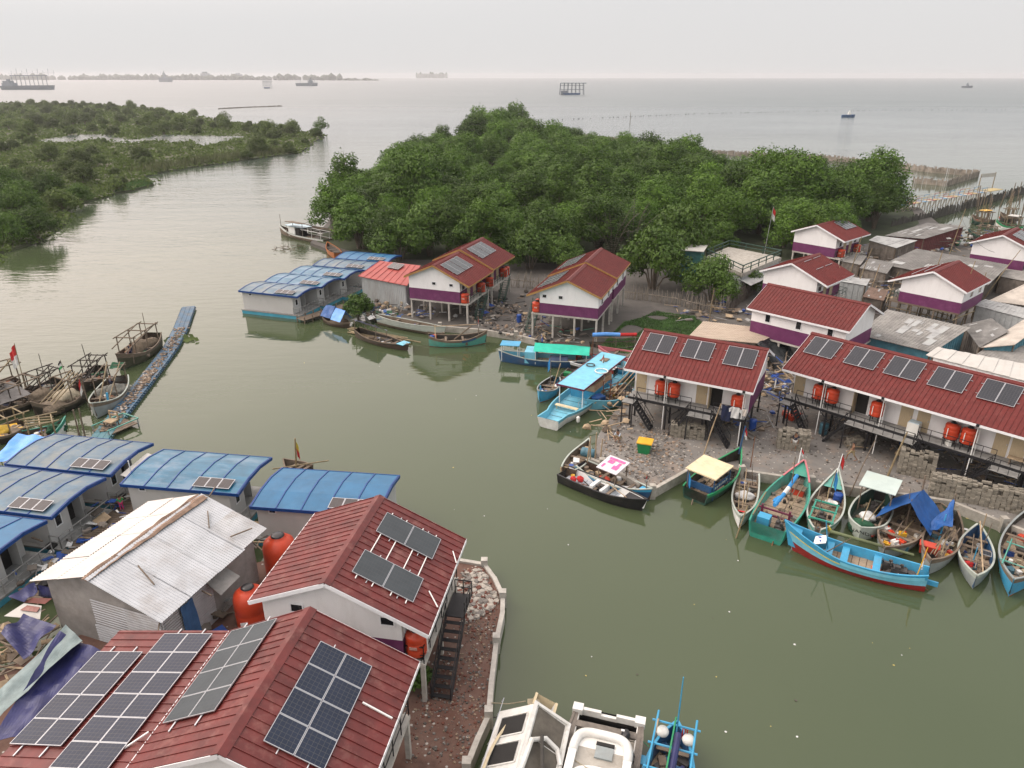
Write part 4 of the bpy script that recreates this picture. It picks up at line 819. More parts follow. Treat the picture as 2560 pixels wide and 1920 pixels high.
    def w(s, x, t, z=0):
        y = s.y(t); return Vector((s.c.x+cos(s.rz)*x-sin(s.rz)*y, s.c.y+sin(s.rz)*x+cos(s.rz)*y, s.c.z+z))
    def part(s, name, m, fn):
        b = MB(); fn(b); return b.build(name, m, s.t)
    def canopy(s, t0, t1, w, z, m, th=.06, posts=4, pm=None, slope=0, over=.15, z0=None, name='canopy'):
        y0, y1 = s.y(t0), s.y(t1)
        r = s.part(name, m, lambda b: b.slab([(-w/2-over, y0-over, z), (w/2+over, y0-over, z-slope), (w/2+over, y1+over, z-slope), (-w/2-over, y1+over, z)], th))
        pm = pm or wood_old
        for x in (-w/2, w/2):
            for y in ((y0, y1) if posts == 4 else (y0, (y0+y1)/2, y1)): s.part('canopy_post', pm, lambda b: b.beam((x, y, z0 if z0 is not None else s.zf), (x, y, z-.05-(slope if x > 0 else 0)), .07))
        return r
    def mast(s, x, t, h, lean=(0, 0), m=None, r=.05, flag=None, fs=(.35, .8), z0=None, name='mast'):
        y = s.y(t); a = Vector((x, y, z0 if z0 is not None else s.zf)); e = a+Vector((lean[0], lean[1], h)); o = s.part(name, m or wood_old, lambda b: b.tube([a, e], r, 6, r*.6))
        if flag:
            fl = flag if isinstance(flag, (list, tuple)) else [flag]
            q = MB(); n = len(fl); top = a.lerp(e, .98)
            for i, f in enumerate(fl):
                q.m = i; z1 = -fs[1]*i/n; z2 = -fs[1]*(i+1)/n; k = 5
                for j in range(k):
                    u0, u1 = j/k, (j+1)/k; P = lambda u, zz: top+Vector((fs[0]*u*.75, .10*sin(6*u)*fs[0], zz*(1-.15*u)-.55*fs[1]*u))
                    q.add([P(u0, z1), P(u1, z1), P(u1, z2), P(u0, z2)], [(0, 1, 2, 3)])
            q.build('flag', fl, s.t)
        return o
    def pole(s, a, b_, m=None, r=.045, name='pole'): return s.part(name, m or bamboo, lambda q: q.tube([a, b_], r, 6))
    def engine(s, t, x=0, k=1.0):
        y = s.y(t); z = s.zf
        def f(b): b.box((x, y, z+.28*k), (.42*k, .7*k, .5*k)); b.lathe([(.2*k, 0), (.2*k, .16)], (x+.1, y-.55*k, z+.3*k), 10); b.tube([(x, y+.3*k, z+.5*k), (x-.25*k, y+.4*k, z+.9*k)], .05*k); b.box((x-.12, y+.1, z+.6*k), (.2, .3, .2)); b.box((x+.15, y-.1, z+.6*k), (.12, .2, .25))
        e = s.part('engine', iron, f); s.part('propeller_shaft', rust, lambda b: b.tube([(x, y-.4, z+.2), (x+.05, -s.L/2-.5, -.15)], .035))
    def junk(s, n, t0, t1, seed, wd=.8, big=.3, mats=None, z=None):
        """loose gear stowed on the boat: crates, cans, bundles, one mesh with several materials"""
        r = random.Random(seed); mats = mats or [wood_old, iron, white_pl, blue_pl, net_tan, red_pl, cloth_w, wood_pale, teal_pl]; b = MB()
        for i in range(n):
            t = r.uniform(t0, t1); h = max(.05, s.hb(t)-.25)*wd; x = r.uniform(-h, h); b.m = r.choices(range(len(mats)), [3, 3]+[1]*(len(mats)-2))[0]; k = r.random(); q = r.uniform(.4, 1)*big; zz = (s.zf if z is None else z)
            if k < .5: b.box((x, s.y(t), zz+q*.4), (q, q*r.uniform(.7, 1.8), q*.8), r.uniform(0, 3))
            elif k < .75: b.lathe([(q*.45, 0), (q*.5, q*.5), (q*.4, q)], (x, s.y(t), zz), 9)
            else: b.blob((x, s.y(t), zz+q*.3), (q*.8, q, q*.5), 1, .3, i)
        kind(b.build('stowed_gear', mats, s.t), 'stuff')
    def frame(s, t0, t1, w, z, m=None, r=.04, n=2, z0=None):
        """pole frame over the hull; each upright and rail is a part"""
        m = m or wood_old; z0 = s.zf if z0 is None else z0; ys = [s.y(t0+(t1-t0)*i/(n-1)) for i in range(n)]
        for y in ys:
            for x in (-w/2, w/2): s.part('frame_post', m, lambda b: b.tube([(x, y, z0), (x*.95, y, z)], r, 6))
            s.part('frame_bar', m, lambda b: b.tube([(-w/2-.2, y, z), (w/2+.2, y, z+.03)], r, 6))
        for x in (-w/2, w/2): s.part('frame_rail', m, lambda b: b.tube([(x, ys[0]-.5, z+.06), (x, ys[-1]+.5, z+.08)], r, 6))
def put(name, label, cat, loc, rz, parts, grp=None):
    """a separate thing standing in or on something: parts = [(part name, material, builder)]"""
    if len(parts) == 1:
        b = MB(); parts[0][2](b); o = b.build(name, parts[0][1], None, loc, rz); return tag(o, label, cat, grp)
    t = thing(name, label, cat, loc, rz, grp)
    for n, m, f in parts: b = MB(); f(b); b.build(n, m, t)
    return t
def crate(label, loc, rz, d, m, lm=None, name='cool_box', cat='box', grp=None):
    return put(name, label, cat, loc, rz, [('body', m, lambda b: b.prism([(-d[0]/2*.92, 0), (d[0]/2*.92, 0), (d[0]/2, d[2]*.86), (-d[0]/2, d[2]*.86)], 1, -d[1]/2, d[1]/2)), ('lid', lm or m, lambda b: b.bx(-d[0]/2-.03, d[0]/2+.03, -d[1]/2-.03, d[1]/2+.03, d[2]*.86+.003, d[2]))], grp)
def bucket(label, loc, m=white_pl, r=.22, h=.38, name='bucket'):
    def f(b): b.smooth = True; b.lathe([(r*.8, 0), (r, h), (r*.92, h), (r*.75, .05)], n=14)
    return put(name, label, 'bucket', loc, 0, [('body', m, f)])
def barrel(label, loc, m=blue_pl, r=.29, h=.9, lay=None, rz=0):
    def f(b): b.smooth = True; b.lathe([(r*.88, 0), (r, .05), (r, h*.33), (r*.96, h*.36), (r, h*.4), (r, h*.64), (r*.96, h*.67), (r, h*.7), (r, h-.05), (r*.88, h)], n=16)
    o = put('barrel', label, 'barrel', loc, rz, [('body', m, f)])
    if lay: o.rotation_euler = (pi/2, 0, rz); o.location.z += r
    return o
def net(label, loc, r, m, seed, rz=0):
    def f(b):
        b.smooth = True; b.blob((0, 0, r[2]*.55), r, 3, .22, seed); b.blob((r[0]*.6, r[1]*.3, r[2]*.4), (r[0]*.6, r[1]*.6, r[2]*.7), 2, .3, seed+1)
    return put('fishing_net', label, 'net', loc, rz, [('heap', m, f)])
def tyre(bt, x, t, z): 
    bm = MB(); bm.smooth = True; n, k = 18, 8; P = []
    for i in range(n):
        a = 2*pi*i/n
        for j in range(k): c = 2*pi*j/k; P.append((x+.07*sin(c), bt.y(t)+(.24+.07*cos(c))*cos(a), z+(.24+.07*cos(c))*sin(a)))
    bm.add(P, [(i*k+j, i*k+(j+1) % k, ((i+1) % n)*k+(j+1) % k, ((i+1) % n)*k+j) for i in range(n) for j in range(k)]); bm.build('tyre_fender', rubber, bt.t)
def text(parent, body, size, loc, rot, m, name='lettering'):
    cu = bpy.data.curves.new(name, 'FONT'); cu.body = body; cu.size = size; cu.align_x = 'CENTER'; cu.align_y = 'CENTER'; cu.extrude = .004
    o = bpy.data.objects.new(name, cu); COL.objects.link(o); me = bpy.data.meshes.new_from_object(o); bpy.data.objects.remove(o); me.materials.append(m)
    o = bpy.data.objects.new(name, me); COL.objects.link(o); o.parent = parent; o.location = loc; o.rotation_euler = rot; return o
# --- quay row, left to right
b = Boat('black and white open skiff with red outboard gear and a white engine box', (1408, 1181), (1606, 1259), 1.75, D=.72, bow=.35, stern=.05, tr=.9, top='black', side='black', bot='black', inner='white', gun='black', deck=mat('pale skiff floor', (.42, .46, .5), .6, .1), zf=.25, thw=(.46, .62), p=2.6, foredeck=.80, name='skiff', stem=.35)
b.part('hull_stripe', P_['white'], lambda q: [q.beam((-b.hb(t)*1.01-.012, b.y(t)+.2*max(0, (t-.8)/.2), b.sh(t)*.55), (-b.hb(t+.05)*1.01-.012, b.y(t+.05)+.2*max(0, (t-.75)/.2), b.sh(t+.05)*.55), .02, .04) for t in (.68, .73, .78, .83)])
b.part('hull_number', P_['white'], lambda q: [q.box((-b.hb(t)*1.0-.02, b.y(t), b.sh(t)*.78), (.03, w_, .1)) for t, w_ in ((.60, .3), (.64, .2), (.71, .12), (.76, .35))])
b.part('engine_box', P_['white'], lambda q: [q.box((0, b.y(.42), .55), (1.1, .28, .5)), q.box((0, b.y(.54), .5), (1.1, .22, .42)), q.box((-.5, b.y(.48), .45), (.1, .7, .4))]); b.engine(.48, 0, .6)
b.part('bow_box', P_['white'], lambda q: q.box((0, b.y(.76), .35), (.75, .55, .22)))
put('outboard_motor', 'red outboard engine lying in the black skiff', 'engine', b.w(-.1, .22, .25), b.rz, [('cowling', cloth_r, lambda q: (q.blob((0, 0, .3), (.22, .3, .25), 2, .1), q.blob((.25, -.45, .25), (.2, .25, .22), 2, .1))), ('shaft', iron, lambda q: q.tube([(0, .2, .3), (.2, .9, .15)], .05))])
bucket('yellow can in the stern of the black skiff', b.w(-.3, .1, .25), yel_pl, .16, .25); b.pole((-.7, b.y(.5), .7), (.5, b.y(.85), .95), wood_pale, .03, 'oar')
b = Boat('blue bowed boat roofed with a pink and white printed sheet, at the quay corner', (1452, 1164), (1622, 1234), 1.9, D=.6, bow=.5, top='blue', side='navy', bot='navy', inner='brown', gun='pale', thw=(.35, .6, .75), foredeck=.86, zf=.1)
b.junk(26, .05, .8, 2, .9, .5)
C_ = b.canopy(.36, .60, 1.5, 1.9, mat('printed white sheet', (.55, .53, .56), .5, .1, 4), slope=.25, posts=4, name='printed_roof')
b.part('roof_print', mat('pink print', (.62, .10, .28), .5, .35, 5), lambda q: [q.add([(x0, b.y(t0), 1.905-(x0+.75)*.152+.01), (x1, b.y(t0), 1.905-(x1+.75)*.152+.01), (x1, b.y(t1), 1.905-(x1+.75)*.152+.01), (x0, b.y(t1), 1.905-(x0+.75)*.152+.01)], [(0, 1, 2, 3)]) for x0, x1, t0, t1 in ((-.7, -.45, .37, .59), (-.4, .0, .39, .47), (.05, .5, .5, .58), (-.35, .05, .53, .57), (.2, .65, .37, .40))])
b.mast(.1, .97, 1.3, flag=[cloth_r, cloth_w], fs=(.2, .5), z0=.9)
b = Boat('small weathered boat with a slate blue barrel, moored to the tip of the yard', (1421, 1178), (1470, 1112), 1.7, D=.6, bow=.45, top='wood', side='brown', bot='brown', inner='wood', gun='pale', zf=.1, thw=(.2, .55, .8)); b.junk(16, .05, .5, 3, .9, .5)
barrel('slate blue barrel lying in the small boat at the tip of the yard', b.w(0, .66, .4), teal_pl, .38, 1.1, True, b.rz+pi/2); crate('pale box in the bow of the small boat with the slate barrel', b.w(.2, .84, .35), b.rz, (.5, .5, .35), wood_pale)
b = Boat('green boat with a cream flat canopy and a tall dark stem post', (1737, 1236), (1845, 1152), 2.6, D=.8, bow=.9, stern=.1, tr=.75, top='green', side='dgreen', bot='brown', inner='dull', gun='green', zf=.2, thw=(.75,), band=1, grp=GQ)
b.canopy(.10, .46, 2.1, 2.1, P_['ivory'], slope=.05, pm=P_['navy'], th=.09); b.part('cabin_front', P_['navy'], lambda q: q.bx(-.95, .95, b.y(.08), b.y(.1), .75, 1.25)); b.engine(.62, 0, 1.1); b.junk(14, .5, .85, 5, .9, .45, [iron, net_grey, dark_gap, wood_old])
b.mast(0, 1.0, 2.3, (.05, .35), P_['navy'], .08, [cloth_r, cloth_w], (.3, .8), z0=1.2, name='stem_post'); b.mast(-.8, .04, 1.9, flag=cloth_bl, fs=(.35, 1.0)); b.pole((0, b.y(0)-.2, .3), (.1, b.y(0)-.6, -.2), wood_old, .05, 'rudder_stock')
b.part('name_strip', P_['pale'], lambda q: [q.box((.985, b.y(.12+.042*i), 1.0+.03*(i % 2)), (.03, .15, .16)) for i in range(8)])
b.part('cabin_side', P_['navy'], lambda q: q.bx(.94, .97, b.y(.1), b.y(.46), .75, 1.25))
b = Boat('small white boat with a brown stem and a bundle of pale cloth amidships', (1873, 1184), (1850, 1303), 1.75, D=.62, bow=.55, stern=.1, tr=.8, top='pale', side='white', bot='orange', inner='wood', gun='pale', zf=.15, thw=(.25, .62, .8), grp=GQ, foredeck=.9); b.junk(10, .1, .3, 6)
b.mast(0, .72, 2.6, (.15, -1.6), wood_pale, .05); net('bundle of pale printed cloth in the small white boat', b.w(0, .44, .2), (.6, .35, .35), cloth_w, 7, b.rz); b.part('bow_mark', cloth_r, lambda q: q.box((0, b.y(.88), b.sh(.88)-.02), (.5, .12, .03)))
b = Boat('widest teal boat with plank deck and a red ice box near its pink bow', (1915, 1333), (2003, 1190), 2.9, D=.85, bow=1.0, stern=.3, tr=.8, top='teal', side='teal', bot='navy', inner='teal2', gun='teal', zf=.35, thw=(), foredeck=.86, grp=GQ)
b.part('bow_trim', P_['pink'], lambda q: [q.beam((s_*b.hb(t), b.y(t)+.2*max(0, (t-.8)/.2), b.sh(t)+.08), (s_*b.hb(t+.05), b.y(t+.05)+.2*max(0, (t-.75)/.2), b.sh(t+.05)+.08), .12, .06) for t in (.8, .85, .9, .945) for s_ in (1, -1)])
crate('red ice box with grey lid on the widest teal boat', b.w(.25, .74, .36), b.rz, (1.15, .6, .55), red_pl, wood_old)
for x in (-.9, .9): b.part('frame_post', P_['maroon'], lambda q: q.beam((x, b.y(.22), .35), (x, b.y(.22), 1.5), .14))
for z in (.8, 1.25): b.part('frame_bar', P_['maroon'], lambda q: q.beam((-1.1, b.y(.22), z), (1.1, b.y(.22), z), .1))
b.part('helm_box', P_['blue'], lambda q: q.box((-.5, b.y(.13), .85), (.8, .7, .6))); b.engine(.12, .5); b.junk(12, .03, .2, 8); b.mast(-.3, .97, 1.3, (0, .2), P_['white'], .06, [cloth_r, cloth_w], (.3, .5), z0=1.6); b.mast(.1, .62, 3.2, (-.2, .4), wood_old, .05)
o_ = b.part('furled_sail', cloth_bl, lambda q: (q.tube([(-.2, b.y(.25), 1.5), (-.1, b.y(.5), 1.35), (.05, b.y(.78), 1.6)], .14, 8), q.blob((-.25, b.y(.36), 1.3), (.22, .5, .2), 2, .4)))
b.part('sail_wrap', cloth_w, lambda q: q.tube([(-.12, b.y(.48), 1.36), (-.05, b.y(.58), 1.42)], .155, 8)); b.pole((-1.2, b.y(.1), 1.1), (-1.35, b.y(.5), 1.0)); b.pole((-1.4, b.y(.02)-.2, 2.2), (-1.7, b.y(-.1), -.4), bamboo, .05)
b = Boat('teal boat with green engine frame, blue barrel and a red pennant on its stem', (2041, 1335), (2088, 1207), 2.25, D=.75, bow=.9, stern=.25, tr=.2, top='teal2', side='pale', bot='orange', inner='wood', gun='pale', zf=.25, thw=(.55,), foredeck=.80, grp=GQ)
for x in (-.7, .7): b.part('frame_post', P_['teal'], lambda q: q.beam((x, b.y(.16), .25), (x, b.y(.16), 1.0), .1)); b.part('frame_rail', P_['teal'], lambda q: q.beam((x, b.y(.14), .95), (x, b.y(.5), .95), .1))
for t_ in (.16, .34, .48): b.part('frame_bar', P_['teal'], lambda q: q.beam((-.8, b.y(t_), 1.0), (.8, b.y(t_), 1.0), .1))
b.engine(.3, 0, 1); b.junk(10, .1, .45, 9, .8, .3); barrel('blue barrel standing in the bow of the teal boat with the engine frame', b.w(.5, .72, .26), blue_pl, .32, .7); bucket('white tub beside the blue barrel on the teal boat', b.w(.35, .60, .26), white_pl, .28, .4)
b.mast(0, .97, 1.6, (.1, .3), P_['white'], .05, cloth_r, (.3, .9), z0=1.4); b.mast(-.15, .66, 2.4, (.2, .6), wood_old, .05, cloth_bl, (.3, 1.2)); b.mast(.5, .08, .9, (0, 0), bamboo, .03, cloth_y, (.4, .4))
b = Boat('dark green boat with a pale flat roof at its far end and black lettering', (2200, 1237), (2150, 1334), 2.5, D=.75, bow=.35, stern=.4, tr=.3, p=3.2, top='pale', side='pale', bot='dgreen', inner='dgreen', gun='pale', deck=mat('dark wet deck', (.035, .05, .04), .7, .4), zf=.1, thw=(), grp=GQ, stem=.05)
b.canopy(.02, .36, 1.9, 2.15, mat('pale mint roof board', (.42, .50, .47), .5, .12, 1.2, dirt=.4, dcol=(.3, .28, .2)), slope=.0, over=.2, pm=wood_old); b.part('cabin_back', dark_gap, lambda q: q.bx(-.9, .9, b.y(.0), b.y(.02), .2, 1.9)); net('green net heaped in the bow of the pale roofed boat', b.w(.2, .78, .1), (.8, .7, .45), net_green, 3); net('pale blue bundled cloth in the pale roofed boat', b.w(.1, .52, .12), (.5, .5, .35), cloth_w, 5); b.engine(.3)
bucket('red basin in the bow of the pale roofed boat', b.w(-.55, .86, .2), red_pl, .22, .15)
text(b.t, 'NANDI', .42, (0, b.y(.985)+.12, .72), (pi/2+.3, 0, pi), P_['black'])
b = Boat('weathered boat half covered by a pointed blue tarpaulin tent and full of jerry cans', (2300, 1262), (2212, 1378), 2.5, D=.75, bow=.3, stern=.5, tr=.25, p=3, top='wood', side='grey', bot='brown', inner='wood', gun='wood', zf=.15, thw=(.5, .7), grp=GQ)
b.mast(0, .04, 2.8, (.1, -.2), wood_old, .09); b.mast(0, .42, 2.3, (0, 0), wood_old, .05)
b.part('tarpaulin', tarp_b, lambda q: (q.cloth((0, b.y(.02), 1.9), (0, b.y(.48), 2.4), (-1.7, b.y(.58), .95), (-1.5, b.y(.1), .9), 8, 8, .12, .05), q.cloth((0, b.y(.02), 1.9), (0, b.y(.48), 2.4), (1.6, b.y(.62), 1.05), (1.5, b.y(.12), .9), 8, 8, .12, .05, seed=4)))
r_ = random.Random(12)
for i, (x, t, m, nm, cl) in enumerate(((-.2, .60, yel_pl, 'amber', 'jerry can'), (.75, .62, white_pl, 'dirty white', 'jerry can'), (-.1, .78, white_pl, 'large white', 'jerry can'), (-.45, .74, orange, 'orange', 'jerry can'), (.35, .66, red_pl, 'red', 'jerry can'), (-.75, .80, teal_pl, 'grey blue', 'jerry can'), (.2, .86, yel_pl, 'small yellow', 'jerry can'))):
    put('jerry_can', nm+' jerry can in the boat under the pointed blue tent', cl, b.w(x, t, .2), r_.uniform(0, 3), [('body', m, lambda q: (q.box((0, 0, .22), (.3, .42, .42)), q.box((0, .1, .46), (.08, .2, .07)))), ('cap', red_pl, lambda q: q.lathe([(.05, 0), (.05, .08)], (0, -.14, .43), 8))], 'jerry cans in the tented boat')
b.junk(44, .48, .92, 13, .95, .3, [white_pl, cloth_w, white_pl, wood_pale, red_pl, blue_pl, wood_old])
b = Boat('grey boat with a torn blue sheet on its mast and a large red ice box', (2381, 1292), (2324, 1418), 2.1, D=.75, bow=.55, stern=.4, tr=.2, p=2.4, top='wood', side='grey', bot='dull', inner='dull', gun='wood', zf=.15, thw=(.4,), grp=GQ)
b.mast(0, .1, 2.6, (.1, .1), wood_old, .08); b.mast(.2, .4, 1.9, (0, -.2), P_['blue'], .06); b.part('tarpaulin', tarp_b, lambda q: q.cloth((.1, b.y(.08), 2.3), (.9, b.y(.4), 1.2), (.7, b.y(.52), 1.1), (-.3, b.y(.5), 1.9), 9, 8, .2, .12, seed=7)); b.junk(16, .25, .6, 15, .9, .35)
crate('large red ice box in the boat with the torn blue sheet', b.w(.45, .68, .2), b.rz+.15, (1.1, .6, .6), red_pl); bucket('yellow float in the boat with the torn blue sheet', b.w(-.6, .70, .2), yel_pl, .14, .4)
for i in range(3): b.pole((-.2-.25*i, b.y(.35), 1.3), (.25-.3*i, b.y(.8), .6), wood_old, .04, 'oar')
b = Boat('slim grey blue open boat with a small solar panel and crossed poles', (2441, 1330), (2437, 1452), 1.95, D=.7, bow=.45, stern=.5, tr=.08, p=2.1, top='pale', side='grey', bot='dull', inner='navy', gun='pale', zf=.15, thw=(.2, .35, .62), grp=GQ); b.junk(16, .1, .9, 17, .8, .3)
b.mast(-.2, .12, 2.6, (.1, .6), wood_pale, .06); b.pole((.0, b.y(.05), 1.6), (-.35, b.y(.9), .9), wood_pale, .045); pv('solar_panel', b.t, (-.75, b.y(.50), 1.05), (1, .1, .1), (0, 1, 0), .62, .5, 4, 3, pv_dark)
net('red shirt thrown over the thwart of the slim grey blue boat', b.w(.35, .66, .3), (.3, .25, .18), cloth_r, 3); b.mast(.1, .60, 1.4, (0, .1), P_['blue'], .05)
b = Boat('blue boat at the right edge of the picture with grey engine frame', (2590, 1300), (2528, 1470), 2.7, D=.8, bow=.6, stern=.3, tr=.5, top='wood', side='blue', bot='orange', inner='dull', gun='grey', zf=.2, thw=(.35, .55), grp=GQ, foredeck=.92); b.junk(26, .2, .85, 19, .9, .45); b.frame(.55, .8, 1.6, 1.1, P_['teal2']); b.mast(-.3, .5, 2.0, (-.1, .6), wood_pale, .06)
# long red and blue boat lying across
b = Boat('long sky blue boat with a red bottom and raked prow lying across the moored boats', (2318, 1447), (1985, 1352), 2.1, D=.85, bow=1.15, stern=.35, tr=.45, p=2.6, top='blue', side='lblue', bot='red', bj=3, inner='blue', gun='blue', zf=.3, thw=(.60, .36, .72), tw=.42, stem=.75, foredeck=.90, zref=.7)
b.part('yellow_line', cloth_y, lambda q: [q.beam((s_*(b.hb(t)*1.02+.012), b.y(t)+.5*max(0, (t-.8)/.2), b.sh(t)*.72), (s_*(b.hb(t+.04)*1.02+.012), b.y(t+.04)+.5*max(0, (t-.76)/.2), b.sh(t+.04)*.72), .02, .05) for t in [.62+.04*i for i in range(9)] for s_ in (1, -1)])
for s_ in (1, -1): b.part('upper_strake', P_['lblue'], lambda q: [q.beam((s_*(b.hb(t)*1.0+.014), b.y(t), b.sh(t)*.80), (s_*(b.hb(t+.05)*1.0+.014), b.y(t+.05), b.sh(t+.05)*.80), .03, .22) for t in [.02+.05*i for i in range(12)]])
for t_ in (.30, .66): tyre(b, b.hb(t_)+.12, t_, .35)
b.part('sign_board', P_['white'], lambda q: q.box((-.05, b.y(.80), 1.35), (.95, .75, .04), rx=-.45)); b.part('board_print', blue_pl, lambda q: [q.blob((-.22, b.y(.79)-.05, 1.39), (.2, .16, .012), 2, .1), q.blob((.2, b.y(.81)-.1, 1.37), (.1, .22, .012), 2, .1)])
b.engine(.2, -.1, 1.2); b.engine(.28, .35, .9); b.junk(18, .06, .3, 21, .9, .4, [iron, iron, wood_old, iron, rubber]); bucket('large white bucket by the engines of the long sky blue boat', b.w(-.45, .17, .3), white_pl, .27, .45); net('orange life vest on the deck of the long sky blue boat', b.w(.1, .36, .31), (.25, .3, .1), mat('orange vest', (.7, .12, .02), .8), 2)
b.mast(.0, .72, 2.6, (-.2, .5), P_['blue'], .05); b.mast(-.3, .08, 2.6, (.1, -.2), yel_pl, .04, [cloth_r, cloth_w], (.6, 1.3)); b.mast(-.2, .78, 2.8, (-1.6, -1.5), wood_old, .04, name='boom'); b.part('rudder', P_['blue'], lambda q: q.box((0, b.y(0)-.25, .5), (.12, .7, .3)))
t = G(2071, 1346, .3), G(2280, 1406, .3)
put('bamboo_pole', 'long dark bamboo pole lashed between the boats above the long sky blue boat', 'pole', t[0]+Vector((0, 0, .55)), 0, [('culm', mat('green bamboo', (.10, .12, .055), .6, .3, 2), lambda q: q.tube([(0, 0, 0), tuple((t[1]-t[0])*.5), tuple(t[1]-t[0])], .12, 8, .08))])
b = Boat('swamped round hull lying half sunk against the quay between two tented boats', (2337, 1289), (2350, 1260), 2.4, D=.45, bow=.1, stern=.1, tr=.5, p=3, top='wood', side='wood', bot='dull', inner='dgreen', gun='wood', zf=-.2, thw=(), deck=None, fd=None)

# everyday clutter aboard the quay boats: nets, cans, ropes and poles
for i, bb in enumerate([q for q in BOATS if q.t.get('group') == GQ]):
    rr_ = random.Random(300+i); bb.junk(22, .12, .88, 400+i, .95, .32, [wood_old, iron, net_grey, net_tan, rope_m, rubber, dark_gap, cloth_w])
    for k in range(2): x_ = rr_.uniform(-.6, .6); bb.pole((x_, bb.y(rr_.uniform(.05, .3)), .8), (x_+rr_.uniform(-.4, .4), bb.y(rr_.uniform(.65, .9)), 1.0), rr_.choice([bamboo, wood_old]), .035)
    if i % 2: bb.mast(rr_.uniform(-.5, .5), rr_.uniform(.1, .3), rr_.uniform(1.6, 2.6), (rr_.uniform(-.3, .3), rr_.uniform(-.5, .5)), wood_old, .035)
# --- middle bank boats
b = Boat('dark boat with a blue hull band and red bow lying by the low mossy wall', (1072, 853), (1213, 848), 2.2, D=.75, bow=.8, stern=.5, tr=.35, top='wood', side='teal2', bot='red', inner='dull', gun='wood', zf=.2, thw=(.3, .6), zref=.5); b.junk(20, .15, .9, 31, .9, .5, [wood_old, iron, net_tan, wood_pale, rope_m])
b.part('name_band', P_['navy'], lambda q: [q.beam((s_*(b.hb(t)+.02), b.y(t), b.sh(t)*.82), (s_*(b.hb(t+.05)+.02), b.y(t+.05), b.sh(t+.05)*.82), .03, .2) for t in (.58, .63, .68, .73, .78) for s_ in (1, -1)])
b.mast(.2, .12, 2.2, m=P_['ivory'], r=.07); b.pole((.2, b.y(.1), 2.3), (.3, b.y(.85), 2.4), wood_pale, .05); b.pole((.3, b.y(.75), 2.2), (0, b.y(.45), .6), wood_old, .08); b.mast(.4, .88, 2.4, flag=[cloth_r, cloth_w], fs=(.3, .9), z0=1); barrel('blue drum at the stern of the boat with the red bow', b.w(.1, .06, .4), blue_pl, .28, .8); barrel('red drum at the stern of the boat with the red bow', b.w(-.5, .10, .4), red_pl, .26, .7)
b = Boat('narrow boat with a lilac striped awning beside the floating poles', (893, 832), (1018, 868), 2.1, D=.55, bow=.25, stern=.4, tr=.4, top='dull', side='brown', bot='brown', inner='dull', gun='wood', zf=.1, thw=(.6, .75), zref=.4); b.junk(16, .3, .95, 33, .8, .45, [iron, wood_old, blue_pl, net_grey, cloth_w])
b.part('awning', tarp_p, lambda q: q.cloth((-1.2, b.y(.02), 1.2), (-.9, b.y(.52), 1.3), (.7, b.y(.5), 2.3), (.5, b.y(.0), 2.2), 10, 6, .1, .05))
for x, t_ in ((.5, .03), (.65, .48), (-1, .05), (-.85, .5)): b.part('awning_post', wood_old, lambda q: q.beam((x, b.y(t_), .1), (x, b.y(t_), 2.2 if x > 0 else 1.25), .06))
b.part('stern_board', P_['lblue'], lambda q: q.box((0, b.y(.93), .75), (1.2, 1.0, .06)))
b = Boat('small houseboat under blue and white tarpaulins beside the shore bush', (818, 796), (872, 812), 2.0, D=.5, bow=.2, stern=.2, tr=.7, top='wood', side='brown', bot='brown', zf=.1, thw=(), zref=.4)
b.part('tarpaulin', tarp_b, lambda q: (q.cloth((-1.0, b.y(.0), 1.0), (-1.0, b.y(.45), 1.0), (0, b.y(.45), 2.3), (0, b.y(.02), 2.2), 6, 6, .05, .06), q.cloth((1.0, b.y(.0), 1.0), (1.0, b.y(.45), 1.0), (0, b.y(.45), 2.3), (0, b.y(.02), 2.2), 6, 6, .05, .06))); b.part('tarpaulin', tarp_lb, lambda q: (q.cloth((-1.0, b.y(.46), .9), (-1.0, b.y(.9), .9), (0, b.y(.9), 2.1), (0, b.y(.46), 2.15), 6, 6, .05, .04), q.cloth((1.0, b.y(.46), .9), (1.0, b.y(.9), .9), (0, b.y(.9), 2.1), (0, b.y(.46), 2.15), 6, 6, .05, .04))); b.part('door_sheet', cloth_w, lambda q: q.cloth((-1.03, b.y(.5), .5), (-1.03, b.y(.8), .5), (-.55, b.y(.8), 1.6), (-.55, b.y(.5), 1.6), 4, 4, 0, .03))
pts_ = px([(942, 797), (985, 805), (1040, 814), (1100, 826), (1180, 838), (1250, 850)], .3)
b = Boat('long pale wooden canoe hull drawn up along the bank beside the awning boat', (944, 797), (1110, 828), 1.4, D=.7, bow=.2, stern=.2, tr=.3, top='pale', side='pale', bot='wood', zf=.2, thw=(.3, .6), zref=.7, lift=.35, name='canoe'); b.junk(12, .1, .9, 40, .8, .35)
b = Boat('small weathered dinghy between the canoe and the boat with the red bow', (1040, 816), (1108, 838), 1.2, D=.4, bow=.2, top='wood', side='wood', bot='wood', zf=.05, zref=.3, name='dinghy')
b = Boat('wooden houseboat with white cabin and open pole frame off the forest edge', (820, 603), (702, 578), 2.6, D=.75, bow=1.0, stern=.1, tr=.8, top='white', side='wood', bot='dull', inner='brown', gun='pale', zf=.3, thw=(.3,), zref=.5)
